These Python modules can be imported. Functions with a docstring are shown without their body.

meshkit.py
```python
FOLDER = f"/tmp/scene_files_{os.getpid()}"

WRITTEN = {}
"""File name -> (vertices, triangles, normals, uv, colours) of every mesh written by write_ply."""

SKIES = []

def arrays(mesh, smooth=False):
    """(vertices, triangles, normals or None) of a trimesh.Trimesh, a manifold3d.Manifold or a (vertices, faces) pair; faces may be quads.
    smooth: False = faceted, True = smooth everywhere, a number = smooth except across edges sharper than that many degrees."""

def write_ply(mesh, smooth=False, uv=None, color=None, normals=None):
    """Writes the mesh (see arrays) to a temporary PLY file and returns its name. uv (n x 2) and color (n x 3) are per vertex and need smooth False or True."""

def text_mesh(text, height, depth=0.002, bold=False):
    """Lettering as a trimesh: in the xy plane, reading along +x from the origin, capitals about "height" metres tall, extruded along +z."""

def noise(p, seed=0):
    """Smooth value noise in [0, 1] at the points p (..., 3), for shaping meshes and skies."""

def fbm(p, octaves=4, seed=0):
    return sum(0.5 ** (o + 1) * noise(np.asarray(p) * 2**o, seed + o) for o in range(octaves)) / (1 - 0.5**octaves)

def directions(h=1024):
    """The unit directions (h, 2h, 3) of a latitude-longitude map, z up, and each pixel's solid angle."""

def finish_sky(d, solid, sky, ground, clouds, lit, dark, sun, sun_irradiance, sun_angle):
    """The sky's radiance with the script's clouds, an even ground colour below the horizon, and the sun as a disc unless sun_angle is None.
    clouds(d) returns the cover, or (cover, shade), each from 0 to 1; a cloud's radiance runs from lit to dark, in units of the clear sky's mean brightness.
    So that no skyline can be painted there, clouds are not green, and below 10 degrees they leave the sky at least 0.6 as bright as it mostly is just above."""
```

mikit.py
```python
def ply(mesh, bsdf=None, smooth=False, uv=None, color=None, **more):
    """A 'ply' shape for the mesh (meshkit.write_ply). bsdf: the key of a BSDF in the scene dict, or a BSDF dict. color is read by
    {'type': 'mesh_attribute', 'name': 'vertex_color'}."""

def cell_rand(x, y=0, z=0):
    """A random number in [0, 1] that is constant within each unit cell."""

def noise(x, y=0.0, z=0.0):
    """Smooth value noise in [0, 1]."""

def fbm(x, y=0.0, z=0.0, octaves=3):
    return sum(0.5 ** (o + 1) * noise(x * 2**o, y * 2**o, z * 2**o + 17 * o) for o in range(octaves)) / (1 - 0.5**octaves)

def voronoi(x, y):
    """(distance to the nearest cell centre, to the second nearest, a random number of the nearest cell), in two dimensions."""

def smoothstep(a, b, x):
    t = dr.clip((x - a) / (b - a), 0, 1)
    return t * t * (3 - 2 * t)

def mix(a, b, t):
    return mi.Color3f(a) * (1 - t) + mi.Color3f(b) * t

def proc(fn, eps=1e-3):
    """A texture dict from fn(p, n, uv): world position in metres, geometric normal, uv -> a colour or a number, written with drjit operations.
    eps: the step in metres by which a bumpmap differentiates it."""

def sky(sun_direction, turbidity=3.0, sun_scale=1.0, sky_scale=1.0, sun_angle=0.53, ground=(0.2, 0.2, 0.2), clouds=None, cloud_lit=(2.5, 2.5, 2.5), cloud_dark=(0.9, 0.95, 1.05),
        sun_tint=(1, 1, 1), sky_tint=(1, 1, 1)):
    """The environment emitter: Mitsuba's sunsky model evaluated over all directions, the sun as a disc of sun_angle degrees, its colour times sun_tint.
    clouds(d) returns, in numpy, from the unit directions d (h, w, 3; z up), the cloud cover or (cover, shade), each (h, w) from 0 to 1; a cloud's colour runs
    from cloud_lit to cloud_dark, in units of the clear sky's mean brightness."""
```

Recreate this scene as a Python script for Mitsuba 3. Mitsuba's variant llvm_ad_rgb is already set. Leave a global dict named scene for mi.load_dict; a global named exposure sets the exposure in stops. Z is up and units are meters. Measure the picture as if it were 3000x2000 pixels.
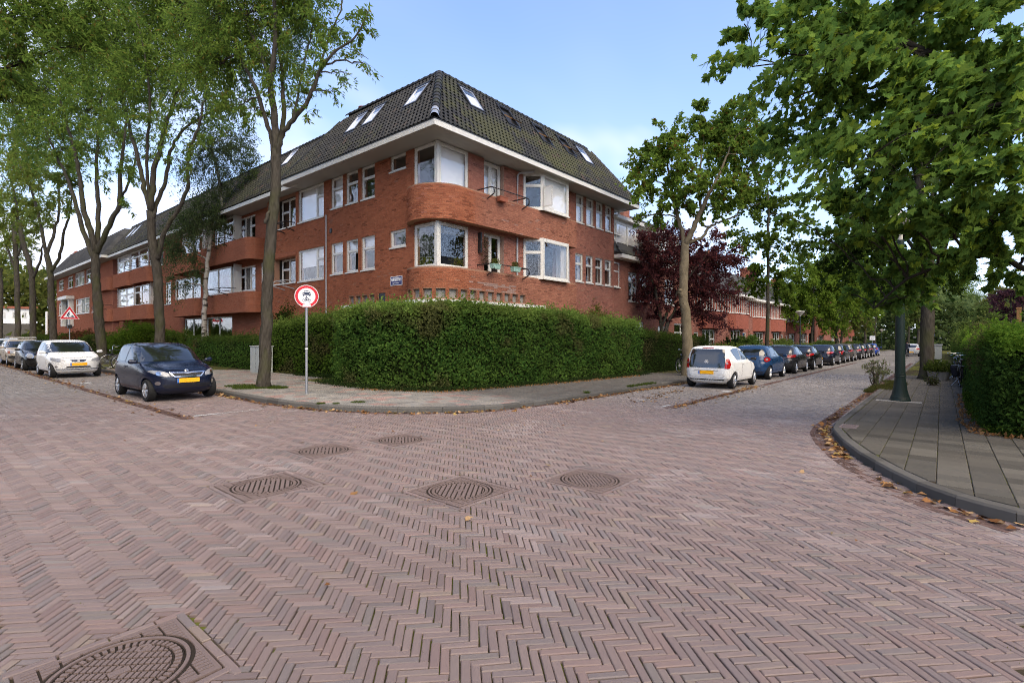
import math, random
import numpy as np, trimesh, mitsuba as mi, mikit, meshkit
import manifold3d as m3
from shapely.geometry import Polygon, Point, LineString, box as sbox, MultiPoint
from shapely import affinity
from shapely.ops import unary_union
from shapely.prepared import prep
from scipy.spatial import Delaunay, cKDTree
from scipy.interpolate import PchipInterpolator

T = mi.ScalarTransform4f
scene, labels = {}, {}
rng = np.random.default_rng(7)
random.seed(7)

# ------------------------------------------------------------------ camera, sky, exposure
F, HZ, CX, H, A, S = 1493.0, 980.0, 1500.0, 1.66, math.radians(40.16), 0.0115
FW = np.array([math.cos(A), math.sin(A), 0.0]); RT = np.array([math.sin(A), -math.cos(A), 0.0])
scene['camera'] = {'type': 'perspective', 'fov': 2 * math.degrees(math.atan(1500 / F)), 'fov_axis': 'x', 'near_clip': 0.05, 'far_clip': 3000.0,
                   'principal_point_offset_y': (1000.0 - HZ) / 2000.0,
                   'to_world': T().look_at(origin=[0, 0, H], target=[float(FW[0]), float(FW[1]), H], up=[0, 0, 1])}


def cloudfn(d):
    z = np.maximum(d[..., 2], 0.02)
    q = np.stack([d[..., 0] / (z + 0.25), d[..., 1] / (z + 0.25), z * 0], -1)
    a = meshkit.fbm(q * np.array([1.1, 1.9, 1.0]) + 3.1, 5, 11)
    b = meshkit.fbm(q * np.array([3.0, 5.0, 1.0]) + 9.7, 4, 5)
    c = np.clip((a * 0.72 + b * 0.28 - 0.45) / 0.20, 0, 1)
    haze = 0.42 * np.exp(-z / 0.14)
    return np.clip(np.maximum(c * 0.6, 0.05 + 0.20 * np.clip(a - 0.3, 0, 1)) + haze, 0, 0.95), np.clip(0.25 + 0.3 * (b - 0.4), 0, 1)


scene['sky'] = mikit.sky((-0.35, -0.75, 0.95), turbidity=2.6, sun_scale=0.38, sun_angle=64.0, clouds=cloudfn,
                         cloud_lit=(2.1, 2.03, 2.16), cloud_dark=(1.3, 1.28, 1.46), sky_tint=(1.04, 0.97, 0.99), sun_tint=(1.0, 1.0, 0.95))
exposure = 3.2


# ------------------------------------------------------------------ helpers
def lin(r, g, b):
    c = np.array([r, g, b], float) / 255
    return np.where(c <= 0.04045, c / 12.92, ((c + 0.055) / 1.055) ** 2.4)


def gz(x):
    return -S * np.clip(x, -20, 130)


def ray(px, py):
    return FW + RT * (px - CX) / F + np.array([0, 0, 1]) * (HZ - py) / F


O0 = np.array([0, 0, H])


def gp(px, py, dz=0.0):
    d = ray(px, py); t = (-H + dz) / (d[2] + S * d[0]); return O0 + t * d


def onX(px, py, X): d = ray(px, py); return O0 + d * X / d[0]
def onY(px, py, Y): d = ray(px, py); return O0 + d * Y / d[1]
def atd(px, py, dep): return O0 + ray(px, py) * dep
def depth(p): return (np.asarray(p, float) - O0) @ FW


class MB:
    """collects geometry with a colour per vertex"""
    def __init__(self): self.v, self.f, self.c, self.n = [], [], [], 0

    def add(self, v, f, c=None):
        v = np.asarray(v, float).reshape(-1, 3); f = np.asarray(f, int)
        if f.ndim == 2 and f.shape[1] == 4: f = np.vstack([f[:, [0, 1, 2]], f[:, [0, 2, 3]]])
        self.v.append(v); self.f.append(f + self.n); self.n += len(v)
        c = np.array([0.5, 0.5, 0.5]) if c is None else np.asarray(c, float)
        self.c.append(np.broadcast_to(c, (len(v), 3)))
        return self

    def mesh(self, m, c=None): return self.add(m.vertices, m.faces, c)
    def get(self): return np.vstack(self.v), np.vstack(self.f), np.vstack(self.c)

    def build(self, key, mat, smooth=False, color=False, **kw):
        if not self.v: return None
        v, f, c = self.get()
        scene[key] = mikit.ply((v, f), mat, smooth=smooth, color=c if color else None, **kw)
        return key

    BOXF = np.array([[0, 1, 3, 2], [4, 6, 7, 5], [0, 4, 5, 1], [2, 3, 7, 6], [0, 2, 6, 4], [1, 5, 7, 3]])

    def box(self, x0, x1, y0, y1, z0, z1, c=None):
        return self.add([(x, y, z) for x in (x0, x1) for y in (y0, y1) for z in (z0, z1)], self.BOXF, c)

    def boxP(self, P, s0, s1, z0, z1, o0, o1, c=None, n=1):
        ss = np.linspace(s0, s1, n + 1)
        for a, b in zip(ss[:-1], ss[1:]):
            self.add([P(s, z, o) for s in (a, b) for o in (o0, o1) for z in (z0, z1)], self.BOXF, c)
        return self

    def tube(self, pts, r, sides=8, c=None, cap=True):
        p = np.asarray(pts, float); n = len(p)
        r = np.broadcast_to(np.asarray(r, float), (n,))
        t = np.gradient(p, axis=0); t /= np.linalg.norm(t, axis=1, keepdims=True) + 1e-12
        m = t.mean(0); ref = np.array([0, 0, 1.0]) if abs(m[2]) < 0.8 * np.linalg.norm(m) + 1e-9 else np.array([1.0, 0.1, 0])
        a = np.cross(t, ref); a /= np.linalg.norm(a, axis=1, keepdims=True) + 1e-12
        b = np.cross(t, a); ang = np.arange(sides) * 2 * np.pi / sides
        v = p[:, None] + r[:, None, None] * (np.cos(ang)[None, :, None] * a[:, None] + np.sin(ang)[None, :, None] * b[:, None])
        i, j = np.meshgrid(np.arange(n - 1), np.arange(sides), indexing='ij')
        q = np.stack([i * sides + j, i * sides + (j + 1) % sides, (i + 1) * sides + (j + 1) % sides, (i + 1) * sides + j], -1).reshape(-1, 4)
        v = v.reshape(-1, 3); f = np.vstack([q[:, [0, 1, 2]], q[:, [0, 2, 3]]])
        if cap:
            k = len(v); v = np.vstack([v, p[:1], p[-1:]]); jj = np.arange(sides)
            f = np.vstack([f, np.stack([(jj + 1) % sides, jj, jj * 0 + k], 1), np.stack([(n - 1) * sides + jj, (n - 1) * sides + (jj + 1) % sides, jj * 0 + k + 1], 1)])
        return self.add(v, f, c)

    def lathe(self, prof, center=(0, 0, 0), sides=20, c=None, M=None):
        prof = np.asarray(prof, float); ang = np.arange(sides) * 2 * np.pi / sides; n = len(prof)
        v = np.stack([prof[:, None, 0] * np.cos(ang), prof[:, None, 0] * np.sin(ang), np.broadcast_to(prof[:, None, 1], (n, sides))], -1).reshape(-1, 3)
        i, j = np.meshgrid(np.arange(n - 1), np.arange(sides), indexing='ij')
        q = np.stack([i * sides + j, i * sides + (j + 1) % sides, (i + 1) * sides + (j + 1) % sides, (i + 1) * sides + j], -1).reshape(-1, 4)
        if M is not None: v = v @ np.asarray(M)[:3, :3].T
        return self.add(v + np.asarray(center, float), q, c)

    def poly(self, pg, fn, c=None, thick=None):
        """flat polygon (shapely) mapped with fn(u, v, w) -> points; thick: (w0, w1) makes a slab"""
        for g in getattr(pg, 'geoms', [pg]):
            if g.is_empty or g.geom_type != 'Polygon': continue
            v2, f = trimesh.creation.triangulate_polygon(g, engine='earcut')
            w0, w1 = thick if thick else (0, 0)
            top = np.array([fn(a, b, w1) for a, b in v2]); self.add(top, f, c)
            if thick:
                for ring in [g.exterior, *g.interiors]:
                    r = np.array(ring.coords)[:-1]; n = len(r)
                    vv = np.array([fn(a, b, w) for w in (w0, w1) for a, b in r]); k = np.arange(n)
                    self.add(vv, np.stack([k, (k + 1) % n, n + (k + 1) % n, n + k], 1), c)
        return self


used = {}


def key(name, parent=None):
    base = f'{parent}__{name}' if parent else name
    n = used.get(base, 0); used[base] = n + 1
    return base if n == 0 else f'{base}_{n:03d}'


def thing(name, label, cat, group=None, kind=None):
    k = key(name)
    labels[k] = {'label': label, 'category': cat}
    if group: labels[k]['group'] = group
    if kind: labels[k]['kind'] = kind
    return k


def part(mb, name, parent, mat, smooth=False, color=False, kind=None, label=None):
    k = key(name, parent)
    if mb.build(k, mat, smooth, color) is None: return k
    if kind or label: labels[k] = {**({'kind': kind} if kind else {}), **({'label': label} if label else {})}
    return k


def struct(name): k = key(name); labels[k] = {'kind': 'structure'}; return k


def stuffthing(name, label, cat): return thing(name, label, cat, kind='stuff')


def M4(R=None, t=(0, 0, 0)):
    m = np.eye(4); m[:3, 3] = t
    if R is not None: m[:3, :3] = R
    return m


def rotz(a): return np.array([[math.cos(a), -math.sin(a), 0], [math.sin(a), math.cos(a), 0], [0, 0, 1]])
def rotx(a): return np.array([[1, 0, 0], [0, math.cos(a), -math.sin(a)], [0, math.sin(a), math.cos(a)]])
def roty(a): return np.array([[math.cos(a), 0, math.sin(a)], [0, 1, 0], [-math.sin(a), 0, math.cos(a)]])


def put(k, proto, m, mat=None):
    scene[k] = {**proto, 'to_world': T(m.tolist())}
    if mat: scene[k]['bsdf'] = {'type': 'ref', 'id': mat}


# ------------------------------------------------------------------ materials
def rgb(c): return {'type': 'rgb', 'value': [float(x) for x in c]}
VC = {'type': 'mesh_attribute', 'name': 'vertex_color'}
def two(b): return {'type': 'twosided', 'bsdf': b}
def diff(name, c): scene[name] = two({'type': 'diffuse', 'reflectance': c if isinstance(c, dict) else rgb(c)})
def prin(name, c, rough=0.5, spec=0.5, metallic=0.0, clear=0.0, **kw):
    scene[name] = two({'type': 'principled', 'base_color': c if isinstance(c, dict) else rgb(c), 'roughness': rough, 'specular': spec, 'metallic': metallic, 'clearcoat': clear, 'clearcoat_gloss': 0.95, **kw})


diff('m_vc', VC); prin('m_vc_sheen', VC, 0.55, 0.4); prin('m_tile', VC, 0.58, 0.3); prin('m_paver', VC, 0.62, 0.35)
scene['m_leaf'] = {'type': 'principledthin', 'base_color': VC, 'roughness': 0.42, 'diff_trans': 1.05, 'spec_trans': 0.0, 'eta': 1.45}
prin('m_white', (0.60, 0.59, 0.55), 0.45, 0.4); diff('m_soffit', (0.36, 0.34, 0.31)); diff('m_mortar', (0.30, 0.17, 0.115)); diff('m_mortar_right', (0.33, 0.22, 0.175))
prin('m_black_metal', (0.012, 0.012, 0.014), 0.4, 0.5); prin('m_galv', (0.33, 0.34, 0.36), 0.45, 0.5, 0.6); prin('m_pipe', (0.34, 0.34, 0.35), 0.6)
diff('m_concrete', (0.27, 0.26, 0.24)); prin('m_iron', (0.175, 0.128, 0.112), 0.55, 0.4, 0.1); diff('m_iron_dirt', (0.038, 0.031, 0.026)); prin('m_chrome', (0.75, 0.75, 0.76), 0.12, 0.5, 1.0)
scene['m_pane'] = {'type': 'thindielectric', 'int_ior': 1.62}
diff('m_blind', (0.78, 0.78, 0.77)); diff('m_blind_dark', (0.17, 0.17, 0.16)); diff('m_curtain', (0.42, 0.40, 0.36)); diff('m_interior', (0.11, 0.10, 0.085)); diff('m_dark', (0.02, 0.02, 0.02))
prin('m_rubber', (0.014, 0.014, 0.014), 0.75, 0.3); prin('m_alloy', (0.5, 0.51, 0.53), 0.3, 0.5, 0.8); prin('m_plastic', (0.015, 0.015, 0.016), 0.45, 0.5)
scene['m_carglass'] = two({'type': 'plastic', 'diffuse_reflectance': rgb((0.012, 0.014, 0.014)), 'int_ior': 2.0})
scene['m_lens'] = two({'type': 'plastic', 'diffuse_reflectance': rgb((0.27, 0.28, 0.30)), 'int_ior': 1.7})
scene['m_taillight'] = two({'type': 'plastic', 'diffuse_reflectance': rgb((0.36, 0.012, 0.012)), 'int_ior': 1.6})
prin('m_plate', lin(246, 178, 20), 0.5); prin('m_plateblue', lin(50, 110, 190), 0.5); prin('m_red', lin(196, 18, 34), 0.35); prin('m_signwhite', (0.78, 0.78, 0.78), 0.35); prin('m_navy', lin(32, 44, 74), 0.4)
prin('m_enamel', lin(28, 28, 92), 0.3); prin('m_green_iron', (0.010, 0.022, 0.019), 0.5, 0.35); prin('m_planter', lin(140, 172, 160), 0.5); prin('m_terracotta', (0.28, 0.085, 0.045), 0.7)
prin('m_grey_box', (0.33, 0.35, 0.33), 0.5); diff('m_wood', (0.30, 0.16, 0.07)); diff('m_post', (0.33, 0.34, 0.34)); diff('m_paint_mark', (0.5, 0.5, 0.48)); diff('m_lampshade', (0.55, 0.52, 0.46)); diff('m_cloth', (0.02, 0.022, 0.03)); diff('m_skin', (0.35, 0.2, 0.14))
prin('m_zinc', (0.55, 0.56, 0.57), 0.3, 0.5, 0.7)


def brickproc(rgb0, rgb1, mort, axis):
    def fn(p, n, uv):
        s = p.y if axis == 'y' else p.x
        row = mi.Float(p.z) / 0.0625
        fr = row - dr.floor(row)
        col = s / 0.22 + 0.5 * (dr.floor(row) - 2 * dr.floor(dr.floor(row) / 2))
        fc = col - dr.floor(col)
        r = mikit.cell_rand(dr.floor(row), dr.floor(col))
        base = mikit.mix(rgb0, rgb1, r * 0.7 + 0.3 * mikit.noise(s * 0.7, p.z * 0.9))
        m = mikit.smoothstep(0.80, 0.88, fr) + 0.6 * mikit.smoothstep(0.93, 0.96, fc)
        return mikit.mix(base, mort, dr.clip(m, 0, 1))
    return mikit.proc(fn)


import drjit as dr
diff('m_brick_y', brickproc((0.225, 0.074, 0.043), (0.32, 0.112, 0.064), (0.29, 0.15, 0.10), 'y'))
diff('m_brick_x', brickproc((0.21, 0.082, 0.062), (0.30, 0.125, 0.095), (0.28, 0.17, 0.13), 'x'))


def roadfn(p, n, uv):
    ca, sa = math.cos(math.radians(49)), math.sin(math.radians(49))
    u, v = p.x * ca + p.y * sa, -p.x * sa + p.y * ca
    cell = mikit.cell_rand(dr.floor(u / 0.21), dr.floor(v / 0.07))
    big = mikit.fbm(p.x * 0.35, p.y * 0.35, 0.0, 3)
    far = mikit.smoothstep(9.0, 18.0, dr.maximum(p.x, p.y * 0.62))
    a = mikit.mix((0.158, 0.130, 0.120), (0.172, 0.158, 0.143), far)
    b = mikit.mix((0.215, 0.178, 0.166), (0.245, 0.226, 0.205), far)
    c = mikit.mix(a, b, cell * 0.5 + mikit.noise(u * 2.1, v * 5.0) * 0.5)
    return c * (0.62 + 0.66 * big)


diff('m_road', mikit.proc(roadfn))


def soilfn(p, n, uv):
    a = mikit.fbm(p.x * 3, p.y * 3, 0.0, 4)
    moss = mikit.smoothstep(0.42, 0.60, mikit.fbm(p.x * 1.1 + 7, p.y * 1.1, 0.0, 3) * 0.6 + 0.4 * mikit.noise(p.x * 14, p.y * 14))
    c = mikit.mix((0.035, 0.028, 0.02), (0.075, 0.062, 0.045), a)
    return mikit.mix(c, (0.115, 0.125, 0.028), moss * 0.85)


diff('m_joint', mikit.proc(soilfn))


def grassfn(p, n, uv):
    a = mikit.fbm(p.x * 2, p.y * 2, 0.0, 4)
    return mikit.mix((0.03, 0.035, 0.015), (0.06, 0.075, 0.022), a)


diff('m_grass', mikit.proc(grassfn))


def barkfn(p, n, uv):
    a = mikit.fbm(p.x * 22, p.y * 22, p.z * 5, 3)
    mossy = mikit.smoothstep(0.45, 0.7, mikit.fbm(p.x * 2.5, p.y * 2.5, p.z * 1.3, 3))
    c = mikit.mix((0.03, 0.026, 0.021), (0.105, 0.092, 0.075), a)
    return mikit.mix(c, (0.07, 0.075, 0.03), mossy * 0.5)


scene['m_bark'] = two({'type': 'bumpmap', 'arbitrary': mikit.proc(lambda p, n, uv: mikit.fbm(p.x * 22, p.y * 22, p.z * 5, 3), eps=4e-3), 'scale': 0.03, 'bsdf': {'type': 'diffuse', 'reflectance': mikit.proc(barkfn)}})
diff('m_bark_dark', (0.042, 0.036, 0.028))
diff('m_bark_pale', mikit.proc(lambda p, n, uv: mikit.mix((0.11, 0.09, 0.06), (0.22, 0.18, 0.12), mikit.fbm(p.x * 9, p.y * 9, p.z * 4, 3))))
diff('m_birch', mikit.proc(lambda p, n, uv: mikit.mix((0.36, 0.33, 0.29), (0.05, 0.045, 0.04), mikit.smoothstep(0.55, 0.66, mikit.fbm(p.x * 3, p.y * 3, p.z * 6, 3)))))
diff('m_roof_far', mikit.proc(lambda p, n, uv: mikit.mix((0.035, 0.036, 0.038), (0.10, 0.10, 0.10), mikit.noise(p.y * 4.5, p.z * 8.5) * 0.6 + 0.4 * mikit.fbm(p.x * .7, p.y * .7, p.z, 3))))
PAINTS = {'navy': (0.0035, 0.008, 0.026), 'white': (0.72, 0.72, 0.70), 'black': (0.004, 0.004, 0.0045), 'blue': (0.008, 0.036, 0.10), 'dark_grey': (0.018, 0.018, 0.020), 'dark_blue': (0.006, 0.008, 0.02), 'beige': (0.34, 0.29, 0.22),
          'silver': (0.36, 0.36, 0.35), 'bright_blue': (0.015, 0.04, 0.22), 'pale': (0.42, 0.45, 0.47), 'brown_grey': (0.07, 0.062, 0.055)}
for k_, c_ in PAINTS.items(): prin('m_paint_' + k_, c_, 0.16, 0.35, 0.0, 1.0)
# ------------------------------------------------------------------ ground, road, pavements
KX, KY, RKY = 5.80, 7.72, 1.58          # left-street kerb (x), right-street kerb (y), right pavement kerb (y)
XB, YB = 11.86, 13.41                   # wall planes of the corner building


def G(x, y, w): return (x, y, gz(x) + w)


k = struct('ground')
gx = np.array([-400, -20, 0, 20, 60, 130, 500.0]); gy = np.array([-400, 0, 400.0])
v = [(x, y, gz(x) - 0.05) for x in gx for y in gy]
f = [(i * 3 + j, (i + 1) * 3 + j, (i + 1) * 3 + j + 1, i * 3 + j + 1) for i in range(6) for j in range(2)]
MB().add(v, f).build(k, 'm_grass')

corner_kerb = [(KX, 130), (KX, 13.2), (5.92, 12.0), (6.2, 10.7), (6.65, 9.75), (7.3, 8.9), (8.1, 8.25), (9.0, 7.88), (10.2, 7.74), (11.5, KY), (130, KY)]
right_kerb = [(6.35, -40), (6.38, -1.6), (6.5, -0.6), (6.75, -0.15), (7.15, 0.2), (7.7, 0.5), (8.6, 0.9), (9.6, 1.24), (10.6, 1.5), (11.5, RKY), (130, RKY)]
pav_c = Polygon(corner_kerb + [(130, 130)])
pav_r = Polygon(right_kerb + [(130, -40)])


def resample(line, step):
    ls = LineString(line); n = max(2, int(ls.length / step) + 1)
    return np.array([ls.interpolate(t).coords[0] for t in np.linspace(0, ls.length, n)])


# manholes: (x, y, half size, rotation)
MAN = [((5.33, 6.95), .38), ((4.06, 7.15), .38), ((2.66, 5.94), .40), ((4.00, 4.14), .40), ((5.35, 3.28), .38), ((0.690, 3.19), .345)]
MAN = [(np.array(p) * (H / 1.70), h) for p, h in MAN]
holes = unary_union([sbox(p[0] - h - .01, p[1] - h - .01, p[0] + h + .01, p[1] + h + .01) for p, h in MAN])
rings = unary_union([sbox(p[0] - h - .062, p[1] - h - .062, p[0] + h + .062, p[1] + h + .062) for p, h in MAN])

# visible near wedge, where every paver is built
NEAR = 26.0
wedge = Polygon([tuple((O0 + (FW + RT * s) * t)[:2]) for s, t in ((-1.04, .9), (-1.04, NEAR), (1.04, NEAR), (1.04, .9))])
roadpoly = sbox(-60, -60, 130, 130).difference(pav_c.buffer(-.02)).difference(pav_r.buffer(-.02))
nearroad = roadpoly.intersection(wedge).difference(holes)
k = struct('road')
mb = MB(); farroad = roadpoly.difference(wedge.buffer(-0.03))


def stripmesh(mb, poly, w, cuts=(-60, -20, 0, 10, 20, 40, 60, 90, 130)):
    for a, b in zip(cuts[:-1], cuts[1:]):
        q = poly.intersection(sbox(a, -200, b, 200))
        mb.poly(q, lambda x, y, t: G(x, y, w))


stripmesh(mb, farroad, 0.0)
mb.build('road__surface', 'm_road'); 
mb = MB(); stripmesh(mb, roadpoly.intersection(wedge), -0.019); part(mb, 'joint_bed', 'road', 'm_joint')

# herringbone pavers
PL, PW, ROT = 0.208, 0.052, math.radians(46)
ca, sa = math.cos(ROT), math.sin(ROT)
N = 370
ii, jj = np.meshgrid(np.arange(-40, 720), np.arange(-560, 560), indexing='ij'); ii, jj = ii.ravel(), jj.ravel()
hs = (ii - jj) % 8 == 0; vs = (jj - ii) % 8 == 1
cu = np.concatenate([(ii[hs] + 2.0) * PW, (ii[vs] + .5) * PW]); cv = np.concatenate([(jj[hs] + .5) * PW, (jj[vs] + 2.0) * PW])
ang = np.concatenate([np.zeros(hs.sum()), np.full(vs.sum(), math.pi / 2)])
px_, py_ = cu * ca - cv * sa, cu * sa + cv * ca
dd = px_ * FW[0] + py_ * FW[1]; rr = px_ * RT[0] + py_ * RT[1]
m = (dd > 0.9) & (dd < NEAR + .2) & (np.abs(rr) < 1.06 * dd + .3)
px_, py_, ang, dd = px_[m], py_[m], ang[m] + ROT, dd[m]
inside = prep(nearroad.buffer(-.02)); outring = prep(rings.buffer(.02))
ringsq = rings.buffer(.004); rp = prep(ringsq)
def pbox(a, b, r): return Polygon([(a + u * math.cos(r) - v * math.sin(r), b + u * math.sin(r) + v * math.cos(r)) for u, v in ((-.1, -.0215), (.1, -.0215), (.1, .0215), (-.1, .0215))])
touch = np.array([d_ < 10 and rp.intersects(pbox(a, b, r)) for a, b, r, d_ in zip(px_, py_, ang, dd)])
cutb = [pbox(a, b, r).difference(ringsq) for a, b, r, t_ in zip(px_, py_, ang, touch) if t_]
keep = np.array([inside.contains(Point(a, b)) for a, b in zip(px_, py_)]) & ~touch
px_, py_, ang, dd = px_[keep], py_[keep], ang[keep], dd[keep]
# the border of stretchers round each manhole
bx, by, ba = [], [], []
for p, h in MAN:
    for side in range(4):
        for t in np.arange(-h - .04, h + .05, .212)[:5]:
            q = rotz(side * math.pi / 2) @ np.array([t + .105, h + .034, 0])
            if abs(t + .105) < h + .04: bx.append(p[0] + q[0]); by.append(p[1] + q[1]); ba.append(side * math.pi / 2)
px_, py_, ang = np.concatenate([px_, bx]), np.concatenate([py_, by]), np.concatenate([ang, ba])
dd = px_ * FW[0] + py_ * FW[1]
n = len(px_)
pal = np.array([lin(150, 124, 121), lin(142, 118, 118), lin(158, 132, 128), lin(134, 118, 122), lin(128, 120, 124), lin(160, 124, 118), lin(150, 130, 124), lin(126, 122, 120), lin(170, 146, 124), lin(146, 112, 110)])
wts = np.array([.22, .18, .15, .12, .07, .08, .08, .05, .015, .035])
tone = rng.choice(len(pal), n, p=wts / wts.sum())
pal = pal * .44 + .56 * lin(143, 122, 115); pal = (pal * .72 + .28 * pal.mean(1, keepdims=True)) * np.array([.71, .70, .675]); pcol = pal[tone] * rng.uniform(.88, 1.08, (n, 1))
p3 = np.stack([px_, py_, px_ * 0], 1)
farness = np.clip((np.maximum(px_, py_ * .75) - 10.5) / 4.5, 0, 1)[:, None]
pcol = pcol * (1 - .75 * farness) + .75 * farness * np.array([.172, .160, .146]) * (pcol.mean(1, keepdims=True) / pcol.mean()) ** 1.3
patch = meshkit.fbm(p3 * .45 + 20, 3, 3)
pcol *= (.90 + .20 * patch)[:, None]
stain = np.clip((meshkit.fbm(p3 * np.array([1.6, 1.6, 1]) + 5, 4, 9) - .60) / .10, 0, 1) * (rng.random(n) < .6)
pcol += stain[:, None] * .04
hL, hW = PL / 2 - .0036, PW / 2 - .0031
def paver_geo(j=0.0, b=.0042):
    r = np.random.default_rng(int(j * 1000) + 3)
    oc = np.array([(-hL, -hW), (hL, -hW), (hL, hW), (-hL, hW)]) + r.uniform(-.0022, .0022, (4, 2))
    ic = oc * (1 - b / np.array([hL, hW]) * 1.15)
    zt = r.uniform(-.0015, .0015, 4)
    v = np.vstack([np.c_[ic, zt], np.c_[oc, np.full(4, -.005)], np.c_[oc, np.full(4, -.03)]])
    f = [(0, 1, 2, 3)] + [(4 + i, 4 + (i + 1) % 4, (i + 1) % 4, i) for i in range(4)] + [(8 + i, 8 + (i + 1) % 4, 4 + (i + 1) % 4, 4 + i) for i in range(4)]
    return v, np.array(f)
geos = [paver_geo(i) for i in range(8)]
cutb = [g for q in cutb for g in getattr(q, 'geoms', [q]) if g.geom_type == 'Polygon' and g.area > .0009 and nearroad.contains(g.centroid)]
order = np.argsort(dd)
zj = rng.uniform(-.003, .003, n); tilt = rng.normal(0, .022, (n, 2))
px_ = px_ + rng.normal(0, .0012, n); py_ = py_ + rng.normal(0, .0012, n)
free = np.clip(np.min([np.hypot(px_ - q[0], py_ - q[1]) for q, _ in MAN], 0) - .6, 0, 1)
zj = zj + free * .016 * (meshkit.fbm(np.stack([px_, py_, px_ * 0], 1) * .8 + 11, 3, 77) - .5)
big = [mikit.ply(g, 'm_paver') for g in geos]
vis = np.abs(px_ * RT[0] + py_ * RT[1]) < dd * 1.01
visy = (H / np.maximum(dd, .1)) < 1025 / F
near_ids = [i for i in order if vis[i] and visy[i]][:300]
for t in range(len(pal)): prin(f'm_paver_{t}', pal[t] * .96, .62, .35)
nearset = set(near_ids)
def pav_R(i): return rotz(ang[i] + tilt[i, 0] * .6) @ rotx(tilt[i, 0]) @ roty(tilt[i, 1] * .4 + S * 0)
for i in near_ids:
    put(key('paver', 'road'), big[i % 8], M4(pav_R(i), (px_[i], py_[i], gz(px_[i]) + zj[i])), f'm_paver_{tone[i]}')
mb = MB()
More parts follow.
